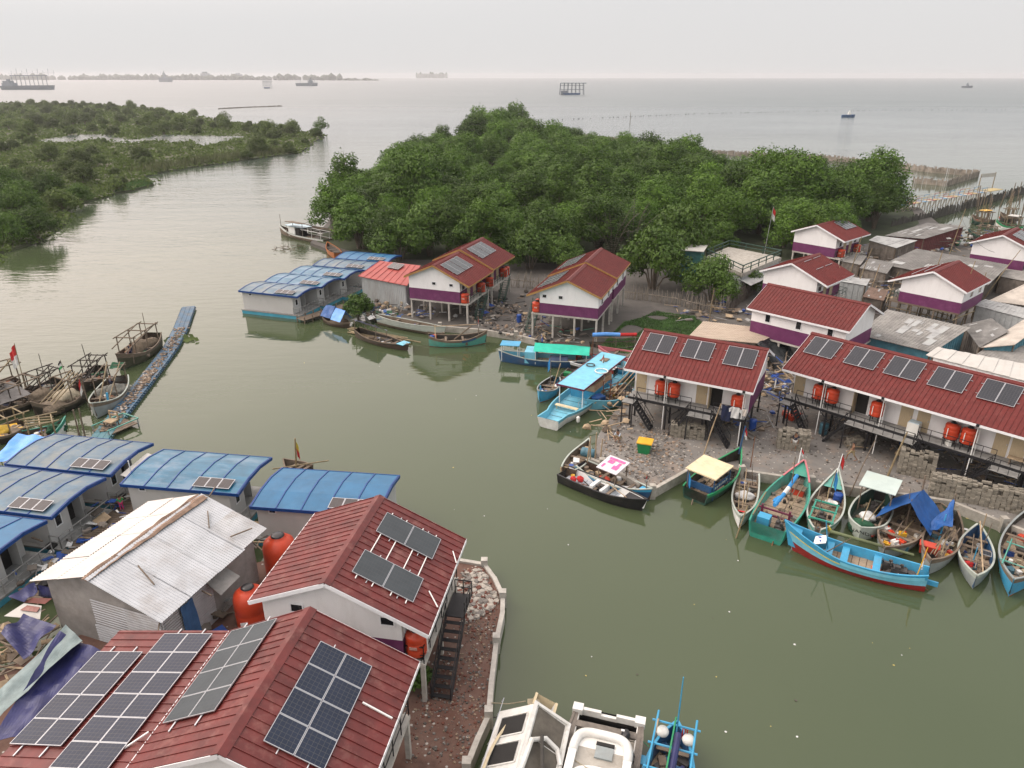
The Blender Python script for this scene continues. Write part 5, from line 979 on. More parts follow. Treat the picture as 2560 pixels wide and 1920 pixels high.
b.part('cabin', P_['white'], lambda q: q.bx(-1.0, 1.0, b.y(.58), b.y(.72), .3, 2.1)); b.part('cabin_opening', dark_gap, lambda q: q.bx(-.9, .9, b.y(.5), b.y(.578), .4, 1.9)); b.canopy(.42, .76, 2.0, 2.3, mat('pale blue cabin roof', (.42, .55, .62), .5, .1), posts=4); b.frame(.05, .42, 2.0, 1.9, P_['white'], n=3); b.mast(0, .98, 2.6, z0=1.2); b.part('upper_roof', wood_old, lambda q: q.slab([(-.2, b.y(.4), 2.9), (-.2, b.y(.7), 2.9), (-1.8, b.y(.7), 3.1), (-1.8, b.y(.4), 3.1)][::-1], .1)); b.part('upper_roof_post', wood_old, lambda q: [q.beam((x, b.y(t_), 2.3), (x, b.y(t_), 2.95), .07) for x, t_ in ((-.6, .45), (-.6, .65))]); b.junk(12, .05, .4, 44)
b = Boat('dark empty boat behind the wooden houseboat at the forest edge', (885, 588), (770, 572), 2.4, D=.8, bow=.5, top='dull', side='dull', bot='dull', zf=.2, zref=.5); b.mast(0, .3, 2.4); b.mast(.3, .5, 2.6, (.1, .3))
b = Boat('rust orange boat wedged at the forest edge by the farthest blue roof', (845, 640), (820, 615), 2.0, D=.8, bow=.4, top='orange', side='orange', bot='red', zf=.2, zref=.5); b.junk(8, .2, .8, 45)
def sticks(name, label, cat, pts, seed, n, m=wood_old, spread=1.2, L=2.0, z=.05):
    r = random.Random(seed); b = MB()
    for i in range(n):
        p = Vector(r.choice(pts)); a = r.uniform(0, 6.3); c = Vector((p.x+r.gauss(0, spread), p.y+r.gauss(0, spread), z+r.uniform(-.1, .4))); d = Vector((cos(a), sin(a), r.uniform(-.15, .45)))*L*r.uniform(.4, 1); b.tube([c-d/2, c, c+d/2+Vector((r.gauss(0, .15), r.gauss(0, .15), r.gauss(0, .1)))], .05, 5, .03)
    return tag(b.build(name, m), label, cat)
sticks('driftwood', 'tangle of dark driftwood branches in the water by the wooden houseboat', 'driftwood', [G(u, v, 0) for u, v in ((690, 622), (705, 622), (722, 626), (740, 625))], 3, 26)
a, c = G(870, 835, 0), G(1010, 862, 0)
t = MB(); r = random.Random(8)
for i in range(16): o = Vector((r.uniform(-1, 1), r.uniform(.2, 2.2), .05+.08*(i % 3))); p = a.lerp(c, r.uniform(0, .3)); q = a.lerp(c, r.uniform(.8, 1.15)); t.tube([p+o, q+o], .07, 6)
tag(t.build('bamboo_raft', bamboo), 'loose raft of bamboo poles floating behind the lilac awning boat', 'raft')
# --- blue ferry and its neighbours
b = Boat('flat light blue passenger ferry with a long flat roof and square bow', (1545, 918), (1372, 1056), 3.3, D=.75, bow=.25, stern=.1, tr=.95, p=4, sq=.6, stem=.2, top='lblue', side='white', bot='lblue', inner='lblue', gun='lblue', deck=P_['lblue'], zf=.35, thw=(), fd=None, name='ferry')
b.canopy(.10, .72, 2.3, 2.45, P_['lblue'], posts=6, pm=P_['white'], th=.1, over=.2, name='roof')
b.part('roof_edge', P_['maroon'], lambda q: [q.beam((s_*1.37, b.y(.09), 2.42), (s_*1.37, b.y(.735), 2.42), .05, .16) for s_ in (1, -1)]+[q.beam((-1.37, b.y(.737), 2.42), (1.37, b.y(.737), 2.42), .05, .16)])
b.part('cabin', P_['blue'], lambda q: (q.bx(-1.2, 1.2, b.y(.28), b.y(.56), .35, 1.15),)); b.part('cabin_panel', mat('peach panel', (.5, .33, .2), .6), lambda q: q.bx(-1.15, 1.15, b.y(.29), b.y(.55), 1.15, 1.75)); b.part('cabin_window', dark_glass, lambda q: [q.bx(s_*1.2-.02, s_*1.2+.02, b.y(.2), b.y(.27), 1.1, 1.9) for s_ in (1, -1)])
b.part('bench', P_['ivory'], lambda q: (q.box((0, b.y(.775), .75), (2.2, .4, .08)), q.beam((-1, b.y(.775), .3), (-1, b.y(.775), .75), .1), q.beam((1, b.y(.775), .3), (1, b.y(.775), .75), .1)))
b.part('roof_hatch', wood_old, lambda q: q.box((.1, b.y(.22), 2.5), (.7, .9, .06))); b.mast(-.1, .27, .9, flag=[cloth_r, cloth_w], fs=(.2, .7), z0=2.45)
for x, t_, r_, m_ in ((-.9, .42, .6, white_pl), (.65, .36, .4, iron)):
    b.part('ring', m_, lambda q: q.tube([(x+r_*cos(k*pi/8), b.y(t_)+r_*sin(k*pi/8), 2.55) for k in range(17)], .05, 6, cap=False))
b.part('fender', white_pl, lambda q: q.lathe([(.12, 0), (.16, .1), (.16, .45), (.08, .55)], (-1.78, b.y(.86), .2), 10)); crate('red and white box on the stern deck of the flat ferry', b.w(.2, .07, .36), b.rz, (1.0, .8, .5), red_pl, white_pl)
b.part('railing', alu, lambda q: rail(q, [(-.9, b.y(.66), .35), (-.9, b.y(.74), .35)], .8, .5, .025))
b = Boat('light blue open boat full of gear alongside the stern of the flat ferry', (1575, 975), (1473, 1010), 2.6, D=.8, bow=.3, stern=.3, tr=.5, top='lblue', side='lblue', bot='dgreen', inner='wood', gun='lblue', zf=.25, thw=(.3, .6)); b.junk(30, .1, .9, 51, .95, .45, [wood_old, iron, yel_pl, rubber, net_tan, blue_pl]); put('blue_tub', 'large blue tub in the gear filled light blue boat', 'tub', b.w(.2, .72, .3), b.rz, [('body', tarp_b, lambda q: (q.box((0, 0, .35), (.9, .7, .7)), q.blob((0, .5, .6), (.5, .5, .2), 1, .2)))])
for x in (-.5, .4): 
    for t_ in (.42, .6): b.part('frame_post', rust, lambda q: q.beam((x, b.y(t_), .25), (x, b.y(t_), 2.2), .06))
b.part('frame_rail', rust, lambda q: [q.beam((x, b.y(.4), z), (x, b.y(.62), z), .05) for x in (-.5, .4) for z in (1.2, 2.1)])
for i in range(3): b.pole((-.2-.5*i, b.y(.55), 1.2), (.9-.4*i, b.y(-.35), 2.6), wood_pale, .05)
b = Boat('light blue bowed boat moored at the far side of the ferry stern, with red trim', (1600, 930), (1480, 900), 2.4, D=.85, bow=.4, top='lblue', side='blue', bot='red', inner='lblue', gun='red', zf=.3, thw=(.3, .6)); b.junk(16, .1, .8, 53)
b = Boat('little boat with a blue stem and a blue pennant, hugging the ferry', (1390, 950), (1350, 992), 1.9, D=.75, bow=.55, stern=.2, tr=.4, top='blue', side='cyan' if 0 else 'blue', bot='orange', inner='dull', gun='grey', zf=.2, thw=(.4,)); b.junk(34, .1, .75, 55, .95, .5, [iron, wood_old, net_grey, blue_pl, white_pl]); b.mast(0, .35, 3.4, (.1, -.1), wood_old, .05, cloth_bl, (.35, 1.2)); b.mast(-.3, .45, 2.8, (-.6, -.6), wood_pale, .07); b.mast(0, .98, .8, m=P_['blue'], r=.1, z0=.9, name='stem_post')
b = Boat('small dark boat tucked between the ferry and the blue pennant boat', (1432, 928), (1405, 955), 1.5, D=.6, bow=.2, top='dull', side='navy', bot='navy', zf=.1); crate('green box on the small dark boat beside the ferry', b.w(.2, .3, .3), b.rz, (.7, .5, .5), green_pl)
b = Boat('long boat under a teal green awning moored along the grassy shore', (1478, 905), (1252, 892), 2.3, D=.75, bow=.5, stern=.2, tr=.7, top='navy', side='navy', bot='navy', inner='lblue', gun='pale', zf=.3, thw=(), zref=.5)
b.part('awning', tarp_g, lambda q: (q.cloth((-1.15, b.y(.02), 1.6), (-1.15, b.y(.62), 1.75), (-.1, b.y(.62), 2.35), (-.1, b.y(.02), 2.25), 12, 5, .08, .04), q.cloth((1.1, b.y(.02), 1.6), (1.1, b.y(.62), 1.75), (-.1, b.y(.62), 2.36), (-.1, b.y(.02), 2.26), 12, 5, .08, .04)))
for x, t_ in ((-1.05, .05), (-1.05, .33), (-1.05, .6), (1.0, .05), (1.0, .6)): b.part('awning_post', P_['white'], lambda q: q.beam((x, b.y(t_), .3), (x, b.y(t_), 1.65), .06))
b.part('cabin', P_['lblue'], lambda q: q.bx(-.95, .95, b.y(.60), b.y(.72), .3, 1.55)); b.part('seat_roll', mat('grey blue roll', (.08, .11, .2), .6), lambda q: q.tube([(-.6, b.y(.25), .8), (-.6, b.y(.45), .8)], .4, 10)); b.canopy(.80, .98, 1.2, 2.1, P_['blue'], posts=4, pm=P_['white']); b.junk(14, .72, .95, 57, .9, .4); b.mast(0, -.01, 2.9, m=rust, flag=tarp_d, fs=(.4, 1.2)); b.engine(.12)
barrel('red drum under the rear of the teal green awning', b.w(.2, .14, .3), red_pl, .3, .8)
b = Boat('cluttered dark boat with a pale tarpaulin between the awning boat and the ferry', (1545, 905), (1430, 918), 2.2, D=.7, bow=.4, top='white', side='dull', bot='dull', inner='dull', zf=.2, zref=.5); b.junk(34, .1, .9, 59, .95, .6, [iron, wood_old, net_grey, rust, white_pl, blue_pl]); b.part('tarpaulin', mat('dirty canvas', (.42, .38, .32), .9), lambda q: q.cloth((-.8, b.y(.2), .8), (-.2, b.y(.5), 1.7), (.7, b.y(.45), .9), (.5, b.y(.15), .8), 7, 7, .05, .15)); b.mast(0, .6, 2.6, m=rust)
b = Boat('pink decked boat lying along the shore under the short row house eave', (1640, 905), (1500, 880), 2.4, D=.75, bow=.4, top='pink', side='white', bot='white', inner='pink', zf=.3, zref=.5, deck=mat('pinkish deck', (.4, .33, .31), .8))
b = Boat('boat with a rolled blue and red tarpaulin ridge behind the awning boat', (1595, 868), (1478, 870), 2.2, D=.7, bow=.4, top='dull', side='dull', bot='dull', zf=.2, zref=.4); b.part('tarpaulin', tarp_lb, lambda q: q.tube([(0, b.y(.4), 1.9), (0, b.y(.7), 2.0), (0, b.y(.98), 1.95)], .22, 8)); b.part('tarpaulin', cloth_r, lambda q: q.tube([(0, b.y(.05), 1.9), (0, b.y(.4), 1.9)], .2, 8)); b.frame(.1, .9, 1.2, 1.7, n=3); b.junk(20, .1, .9, 60)
# --- floating walkway and the boats on its left
FWP = [G(*q, .25) for q in ((472, 768), (452, 822), (428, 868), (385, 925), (342, 980), (298, 1035), (262, 1082), (225, 1130))]
t = thing('floating_walkway', 'floating walkway of blue plastic cubes littered with debris', 'walkway', FWP[0]); o = FWP[0]
pont = mat('sun bleached blue plastic cubes', (.035, .095, .16), .5, .3, 1.2, dirt=.85, dscale=.8, dcol=(.16, .14, .11)); pont2 = mat('teal plastic cubes', (.045, .15, .18), .5, .3, 1.2, dirt=.7, dcol=(.16, .14, .11))
b = MB(); acc = 0
for p, q in zip(FWP, FWP[1:]):
    d = (q-p); n = max(1, round(d.length/.52)); u = d.normalized(); s_ = Vector((-u.y, u.x, 0))
    for i in range(n):
        for k in range(3):
            c = p.lerp(q, (i+.5)/n)+s_*((k-1)*.52)-o; b.m = 1 if (p.y < 62) else 0; b.box((c.x, c.y, -.12), (.49, .49, .48), atan2(u.y, u.x))
    for i in range(n): 
        for k in (-1.6, 1.6): c = p.lerp(q, (i+.5)/n)+s_*(k*.5)-o; b.box((c.x, c.y, -.02), (.16, .2, .12), atan2(u.y, u.x))
b.build('float_cubes', [pont, pont2], t)
b = MB(); r = random.Random(21); acc = []
for _ in range(800):
    k = r.choice((1, 2, 3, 3, 4, 5)); p = FWP[k].lerp(FWP[k+1], r.random()); u = (FWP[k+1]-FWP[k]).normalized(); s_ = Vector((-u.y, u.x, 0)); c = p+s_*r.gauss(0, .3)-o; b.m = r.choice((0, 0, 0, 1, 2)); h = r.uniform(.05, .2); b.box((c.x, c.y, .13+h*.2), (h, h*r.uniform(.6, 2), h*.4), r.uniform(0, 3), r.uniform(-.4, .4))
kind(b.build('debris', [mat('tan shell litter', (.20, .145, .10), .95, .4, 3), mat('dark litter', (.07, .06, .05), .95), mat('pale litter', (.33, .29, .25), .9)], t), 'stuff')
wp = G(448, 850, 0); put('water_weed', 'clump of green water weed against the floating walkway', 'plant', (wp.x+.3, wp.y, 0), 0, [('leaves', leaf_o, lambda q: [q.add([(x-.3, y, .05+h), (x, y-.25, .05), (x+.3, y, .1), (x, y+.25, .12+h)], [(0, 1, 2, 3)]) for x, y, h in [(R.gauss(0, .7), R.gauss(0, .4), R.uniform(0, .35)) for _ in range(90)]])])
BL = dict(top='wood', side='dull', bot='dgreen', inner='brown', gun='wood', zf=.3, grp=GL)
b = Boat('olive hulled fishing boat with a big pole frame, alone beside the upper walkway', (388, 852), (300, 912), 3.0, D=1.0, bow=.9, stern=.6, tr=.6, p=2.6, top='wood', side=mat('olive weedy hull', (.055, .055, .032), .8, .3, 2), bot='dgreen', inner='brown', gun='wood', zf=.4, thw=(.4,), grp=GL); b.frame(.12, .75, 1.9, 2.9, n=3, r=.06); b.pole((-.9, b.y(.1), 3.0), (-1.0, b.y(1.05), 2.0), wood_old, .07); b.pole((.8, b.y(.2), 3.1), (.7, b.y(.95), 2.2), wood_old, .06); b.mast(.6, .05, 3.6); b.mast(-1.0, .88, 2.6, (-.3, .1)); b.junk(40, .4, .92, 61, .9, .55, [iron, wood_old, net_green, cloth_n, rubber, rust])
net('tan fishing net piled in the olive hulled boat by the upper walkway', b.w(.3, .38, .4), (1.0, 1.2, .8), net_tan, 11, b.rz); net('second rounded net bale in the stern of the olive hulled boat', b.w(-.3, .2, .4), (.8, .8, .7), net_tan, 14, b.rz)
def person(label, loc, rz, top, bottom, skin=(.21, .11, .065), pose='stand', hat=None, h=1.66, sleeves=True, long=False, hair=True):
    """one skinned body with legs, arms, five-fingered hands and a head; clothes are children"""
    s = h/1.7; sk = mat('skin', skin, .6, .1, 6)
    J = dict(pel=(0, 0, .93), bel=(0, 0, 1.1), ch=(0, .01, 1.32), nk=(0, .01, 1.45), hd=(0, .03, 1.56), tp=(0, .03, 1.66))
    def limb(side):
        x = side
        if pose == 'walk': f = .26*side; return dict(hip=(.1*x, 0, .88), kn=(.11*x, f*.9+.06, .5), an=(.11*x, f*1.25-.10*(side < 0), .1+.10*(side < 0)), toe=(.12*x, f*1.25+.17, .04+.05*(side < 0)), sh=(.19*x, 0, 1.38), el=(.25*x, -f*.7, 1.12), wr=(.24*x, -f*1.0+.16, .95))
        if pose == 'squat': return dict(hip=(.12*x, -.05, .38), kn=(.2*x, .32, .5), an=(.16*x, .12, .08), toe=(.18*x, .32, .03), sh=(.19*x, .12, .82), el=(.24*x, .3, .6), wr=(.14*x, .5, .48))
        if pose == 'lean': return dict(hip=(.1*x, 0, .88), kn=(.11*x, .05, .48), an=(.11*x, 0, .07), toe=(.13*x, .18, .03), sh=(.19*x, .12, 1.34), el=(.26*x, .32, 1.15), wr=(.22*x, .52, 1.02))
        return dict(hip=(.1*x, 0, .88), kn=(.11*x, .02, .48), an=(.11*x, 0, .07), toe=(.13*x, .17, .03), sh=(.19*x, 0, 1.37), el=(.26*x, -.02, 1.1), wr=(.25*x, .10, .86))
    if pose == 'squat': J = dict(pel=(0, -.08, .42), bel=(0, 0, .55), ch=(0, .1, .78), nk=(0, .14, .92), hd=(0, .19, 1.02), tp=(0, .2, 1.12))
    if pose == 'lean': J.update(ch=(0, .1, 1.29), nk=(0, .14, 1.42), hd=(0, .2, 1.52), tp=(0, .21, 1.62))
    V, E, Rd = [], [], []
    def v(p, r, par=None):
        V.append(Vector(p)*s); Rd.append(r*s); 
        if par is not None: E.append((par, len(V)-1))
        return len(V)-1
    pe = v(J['pel'], .13); be = v(J['bel'], .115, pe); ch = v(J['ch'], .14, be); nk = v(J['nk'], .055, ch); hd = v(J['hd'], .09, nk); v(J['tp'], .075, hd)
    v(Vector(J['hd'])+Vector((0, .095, -.02)), .018, hd)
    for sd in (1, -1):
        L = limb(sd); a = v(L['hip'], .085, pe); k = v(L['kn'], .055, a); n_ = v(L['an'], .038, k); v(L['toe'], .032, n_)
        sh = v(L['sh'], .055, ch); el = v(L['el'], .04, sh); wr = v(L['wr'], .028, el); d = (Vector(L['wr'])-Vector(L['el'])).normalized(); w3 = Vector(L['wr']); sx = d.cross(Vector((0, 1, .2))).normalized(); pm = v(w3+d*.07, .034, wr)
        for i, ln in enumerate((.075, .085, .08, .065)): q = v(w3+d*.10+sx*(i-1.5)*.019, .009, pm); v(w3+d*(.10+ln)+sx*(i-1.5)*.022+Vector((0, -.012, -.02)), .007, q)
        q = v(w3+d*.05+sx*.035*sd, .011, pm); v(w3+d*.10+sx*.055*sd, .008, q)
    def skinned(name, V, E, Rd, m, par, sub=1):
        me = bpy.data.meshes.new(name); me.from_pydata([tuple(p) for p in V], E, []); o = bpy.data.objects.new(name, me); COL.objects.link(o); md = o.modifiers.new('skin', 'SKIN'); sb = o.modifiers.new('sub', 'SUBSURF'); sb.levels = sb.render_levels = sub; me.materials.append(m)
        for i, q in enumerate(me.skin_vertices[0].data): q.radius = (Rd[i], Rd[i]); q.use_root = i == 0
        if par: o.parent = par
        for p in me.polygons: p.use_smooth = True
        return o
    o = skinned('person', V, E, Rd, sk, None); o.location = loc; o.rotation_euler.z = rz; tag(o, label, 'person')
    def garment(name, idx, m, g):
        mp = {i: n for n, i in enumerate(idx)}; skinned(name, [V[i] for i in idx], [(mp[a], mp[b_]) for a, b_ in E if a in mp and b_ in mp], [Rd[i]+g for i in idx], m, o)
    legs = [i for i in range(len(V))]; n0 = 7; step = 18                       # per side: hip,knee,ankle,toe,shoulder,elbow,wrist,palm,8 finger,2 thumb
    hip = [n0, n0+step]
    if bottom: garment('trousers' if long else 'shorts', [pe]+[x for q in hip for x in ((q, q+1, q+2) if long else (q, q+1))], bottom, .016)
    if top: garment('shirt', [be, pe, ch]+[x for q in hip for x in ((q+4, q+5) if sleeves else (q+4,))], top, .016)
    b = MB(); b.smooth = True; c = Vector(J['hd'])*s; b.blob((c.x, c.y-.02, c.z+.055*s), (.098*s, .105*s, .085*s), 2, .05); b.build('hat' if hat else 'hair', hat or mat('black hair', (.012, .01, .009), .6), o)
    b = MB()
    for sd in (1, -1): b.blob((c.x+sd*.036*s, c.y+.086*s, c.z+.02*s), .011, 1, 0)
    b.build('eyes', mat('dark eyes', (.01, .01, .01), .3), o)
    b = MB(); b.box((c.x, c.y+.088*s, c.z-.045*s), (.045, .012, .01)); b.build('mouth', mat('lips', (.16, .05, .04), .5), o)
    return o
person('person in dark clothes standing under the pole frame of the olive hulled boat', b.w(.2, .62, .32), b.rz+1.0, cloth_n, cloth_n, long=True); person('person in black bending over gear near the bow of the olive hulled boat', b.w(-.3, .80, .32), b.rz+2.2, cloth_n, mat('maroon trousers', (.12, .02, .03), .9), pose='lean', long=True)
b = Boat('grey sided fishing boat with flags and grey nets touching the lower walkway', (300, 952), (240, 1032), 2.8, D=.85, bow=.8, stern=.3, tr=.6, p=2.4, top='wood', side='grey', bot='dull', inner='brown', gun='pale', zf=.3, thw=(.6,), grp=GL); b.frame(.1, .55, 1.8, 2.5, n=2, r=.055); b.junk(44, .45, .95, 63, .9, .5, [iron, wood_old, net_grey, cloth_n, rust, white_pl]); b.pole((-.6, b.y(.1), 2.8), (-.5, b.y(.8), .6), bamboo, .06); b.pole((.5, b.y(.1), 2.9), (.4, b.y(.7), .5), bamboo, .06); b.part('blue_post', P_['blue'], lambda q: q.beam((-.5, b.y(.75), .3), (-.5, b.y(.72), 1.6), .16)); b.mast(.9, .8, 3.2, (.3, 0), wood_old, .05, [cloth_r, cloth_w], (.3, 1.3))
b.part('drape', net_green, lambda q: q.cloth((-.9, b.y(.05), 2.6), (.2, b.y(.05), 2.7), (.2, b.y(.2), 2.5), (-.9, b.y(.2), 2.5), 5, 4, .2, .06))
net('grey net heap in the stern of the grey sided boat', b.w(-.4, .35, .3), (.9, .9, .6), net_grey, 21); net('pale grey net heap beside the frame of the grey sided boat', b.w(.6, .40, .3), (.7, .9, .55), net_grey, 23)
person('person in grey standing at the stern frame of the grey sided boat', b.w(.3, .2, .32), b.rz+2.5, mat('grey shirt', (.2, .2, .22), .9), cloth_n, long=True)
b = Boat('dark long hulled boat with a pale net mound and slanting bamboo poles', (205, 985), (90, 1030), 2.9, D=.8, bow=.9, stern=.7, tr=.4, p=2.4, **{**BL, 'side': 'dull'}); b.frame(.05, .35, 1.9, 2.7, n=2, r=.06); b.junk(54, .1, .95, 65, .95, .55, [iron, wood_old, net_tan, cloth_n, rubber, rust])
for i in range(4): b.pole((-.9+.5*i, b.y(.02), 2.9), (-1.0+.5*i, b.y(.85), .9), bamboo, .06)
net('large pale net mound in the dark long hulled boat', b.w(.3, .32, .3), (1.0, 1.2, .8), mat('straw fishing net', (.38, .33, .24), .95, .3, 6, bump=.5), 25); net('mottled brown net mound further forward in the dark long hulled boat', b.w(-.5, .72, .3), (.9, 1.1, .6), net_tan, 27); b.mast(.4, .1, 3.8, (.5, .2), wood_old, .04, [mat('black flag stripe', (.015, .015, .015), .8), cloth_w, cloth_gr], (.75, .75)); bucket('white bowl on the stern of the dark long hulled boat', b.w(.5, .82, .5), white_pl, .4, .15)
b = Boat('boat under a sagging grey tarpaulin with a large red and white flag', (95, 985), (-25, 1035), 2.8, D=.8, bow=.6, stern=.6, tr=.5, **BL); b.frame(.05, .9, 2.0, 2.5, n=3, r=.06); b.part('tarpaulin', tarp_s, lambda q: q.cloth((-1.5, b.y(.35), 1.5), (-1.3, b.y(1.0), 1.6), (1.2, b.y(1.0), 2.3), (1.1, b.y(.3), 2.35), 12, 8, .25, .08)); b.junk(44, .02, .9, 67, .95, .55, [iron, wood_old, net_grey, cloth_n, rust])
b.mast(1.2, .05, 5.2, (0, -.2), bamboo, .05, [cloth_r, cloth_w], (1.5, 1.9)); net('olive brown net hanging over the side of the grey tarpaulin boat', b.w(-1.0, .1, .4), (.9, 1.3, .6), net_tan, 29)
b = Boat('boat at the left picture edge behind the grey tarpaulin boat, under slanting poles', (45, 955), (-60, 985), 2.6, D=.8, bow=.6, **BL); b.frame(.02, .5, 1.8, 2.7, n=2, r=.06); b.junk(40, .05, .8, 69, .95, .55, [iron, wood_old, net_tan, cloth_n, rust]); b.pole((0, b.y(0), 3.0), (.3, b.y(.6), 1.2), bamboo, .07)
b = Boat('boat with a turquoise raised bow and a rack of bamboo poles above the blue roofs', (60, 1095), (163, 1072), 2.3, D=.7, bow=1.0, stern=.3, tr=.5, top='teal', side='white', bot='white', inner='brown', gun='teal', zf=.3, thw=(.5,), grp=GL); b.frame(.15, .75, 1.9, 1.8, bamboo, n=3, r=.06); b.junk(22, .1, .8, 71, .9, .5); b.part('green_netting', net_green, lambda q: q.blob((0, b.y(.78), .8), (.6, .7, .4), 2, .35))
for i in range(3): b.pole((-.6+.6*i, b.y(.1), 2.0), (-.5+.6*i, b.y(.8), 1.7), bamboo, .07)
b = Boat('boat full of pale timber at the left edge above the bright tarpaulin', (60, 1062), (-50, 1100), 2.6, D=.7, bow=.4, **BL); b.frame(.05, .8, 1.9, 2.0, bamboo, n=3, r=.06); b.junk(26, .05, .8, 73, .95, .55, [wood_pale, wood_old, cloth_w, yel_pl, net_tan]); net('yellow mustard net in the timber filled boat at the left edge', b.w(.6, .5, .3), (.9, .8, .4), mat('mustard net', (.42, .28, .04), .95, .3, 5), 31)
DKP = mat('dark tarred pole', (.05, .042, .035), .85, .3, 3)
for k, (st, bw, lb) in enumerate((((150, 962), (62, 995), 'dark boat wedged behind the long hulled boat with the pale net mound'), ((30, 1015), (-70, 1045), 'dark boat cut by the left edge below the grey tarpaulin boat'), ((255, 930), (190, 975), 'black hulled boat squeezed between the grey sided boat and its neighbour'))):
    b = Boat(lb, st, bw, 2.4, D=.75, bow=.7, stern=.5, tr=.5, top='brown', side='dull', bot='dull', inner='dull', gun='brown', zf=.3, zref=.5, thw=(.5,), grp=GL); b.frame(.05, .7, 1.7, 2.4, DKP, n=3, r=.055); b.junk(50, .05, .9, 500+k, .95, .55, [iron, wood_old, net_grey, cloth_n, rubber, net_green, rust]); b.mast(.3, .3, 3.6, (.3, -.2), DKP, .05)
    for i in range(3): b.pole((-.7+.6*i, b.y(.05), 2.5), (-.6+.5*i, b.y(.85), 1.2), DKP, .05)
t = put('work_raft', 'small work raft with a wooden chair frame at the foot of the walkway', 'raft', G(290, 1075, 0), -.5, [('deck', wood_old, lambda q: [q.box((-.9+.36*i, 0, .3), (.32, 2.8, .08)) for i in range(6)]), ('frame_rail', P_['teal2'], lambda q: (q.beam((-1.0, -1.4, .75), (-1.0, 1.5, .75), .08), q.beam((1.1, -1.4, .75), (1.1, 1.5, .75), .08), q.beam((-1, 1.5, .75), (1.1, 1.5, .75), .08))), ('frame_post', P_['grey'], lambda q: [q.beam((x, y, -.6), (x, y, .75), .08) for x in (-1, 1.1) for y in (-1.3, 1.4)])])
put('chair', 'wooden chair frame standing on the small work raft', 'chair', Vector(G(280, 1065, .34)), -.3, [('seat', wood_pale, lambda q: q.box((0, 0, .5), (.9, .8, .08))), ('backrest', wood_pale, lambda q: (q.box((0, .4, 1.2), (.9, .07, .12)), q.box((0, .4, .9), (.9, .07, .1)), q.beam((-.42, .4, .5), (-.42, .42, 1.25), .1), q.beam((.42, .4, .5), (.42, .42, 1.25), .1)))]+[('leg', wood_old, lambda q, x=x, y=y: q.beam((x, y, 0), (x, y, .5), .08)) for x in (-.4, .4) for y in (-.35, .35)])
for k, (u, v, z, lb) in enumerate(((198, 1090, 2.4, 'left of two dark mooring posts beside the walkway foot'), (212, 1092, 2.6, 'right of two dark mooring posts beside the walkway foot'))):
    p = G(u, v, 0); put('mooring_post', lb, 'post', (p.x, p.y, -.5), 0, [('pole', wood_old, lambda q: q.tube([(0, 0, 0), (.05*k, .1, z+.5)], .08, 7, .06))])
b = Boat('moored craft with a tall bundled pole and pennant behind the brightest blue roof', (770, 1178), (715, 1158), 1.7, D=.6, bow=.3, top='wood', side='brown', bot='brown', zf=.1); b.mast(.1, .6, 2.8, (.2, -.1), bamboo, .09, [cloth_y, cloth_r], (.3, 1.4)); b.pole((-1.5, b.y(.9), .9), (1.5, b.y(-.3), 1.0), bamboo, .05); b.junk(12, .1, .9, 75)
# --- bottom edge: two white boats and a blue fishing boat, all running out of the picture
b = Boat('listing white cabin launch with brown roof panels and dark side windows, at the bottom edge', (1268, 2015), (1335, 1772), 3.5, D=1.0, bow=.35, stern=.1, tr=.95, p=3.2, sq=.3, stem=.2, top='ivory', side='ivory', bot='ivory', inner='white', gun='ivory', zf=.5, thw=(), fd=None, name='launch', zref=.9, ext=1.9, lift=.25)
b.t.rotation_euler.y = radians(24)
CR = mat('worn grey brown roof panel', (.085, .075, .06), .8, .35, 1.6, dirt=.5, dcol=(.15, .135, .11)); WL = paint('chalky white launch paint', (.60, .60, .57), .5, .5, (.34, .28, .2))
xa, xb, za, zb2 = -.62, 1.12, 2.15, 1.9; rz_ = lambda x: za+(zb2-za)*(x-xa)/(xb-xa)
b.part('cabin', WL, lambda q: q.prism([(-1.78, .6), (xa, za), (xb, zb2), (1.6, .6)], 1, b.y(-.02), b.y(.885)))
for i in range(5):
    t0 = .83-.155*i; P = lambda f, t: (-1.78+(xa+1.78)*f-.015, b.y(t), .6+(za-.6)*f+.012)
    b.part('cabin_window', dark_gap, lambda q: q.slab([P(.18, t0-.10), P(.82, t0-.10), P(.82, t0), P(.18, t0)][::-1], .02))
    b.part('window_frame', WL, lambda q: [q.beam(P(f0, u0), P(f1, u1), .06, .07) for f0, u0, f1, u1 in ((.14, t0-.105, .14, t0+.005), (.86, t0-.105, .86, t0+.005), (.14, t0-.107, .86, t0-.107), (.14, t0+.007, .86, t0+.007))])
for i in range(5):
    t0 = .872-.17*i; b.part('roof_panel', CR, lambda q: q.slab([(xa+.18, b.y(t0-.162), rz_(xa)+.035), (xb-.15, b.y(t0-.162), rz_(xb)+.035), (xb-.15, b.y(t0), rz_(xb)+.035), (xa+.18, b.y(t0), rz_(xa)+.035)], .05))
b.part('roof_rim', WL, lambda q: (q.beam((xa, b.y(0), za+.05), (xa, b.y(.885), za+.05), .16, .1), q.beam((xb, b.y(0), zb2+.05), (xb, b.y(.885), zb2+.05), .14, .1), q.beam((xa-.08, b.y(.885), za+.05), (xb+.07, b.y(.885), zb2+.05), .14, .1), q.tube([(xa+.1, b.y(.52), za+.1), (xa+.2, b.y(.68), za+.16), (.2, b.y(.735), 2.16), (xb-.3, b.y(.72), 2.05), (xb, b.y(.66), zb2+.08)], .11, 8)))
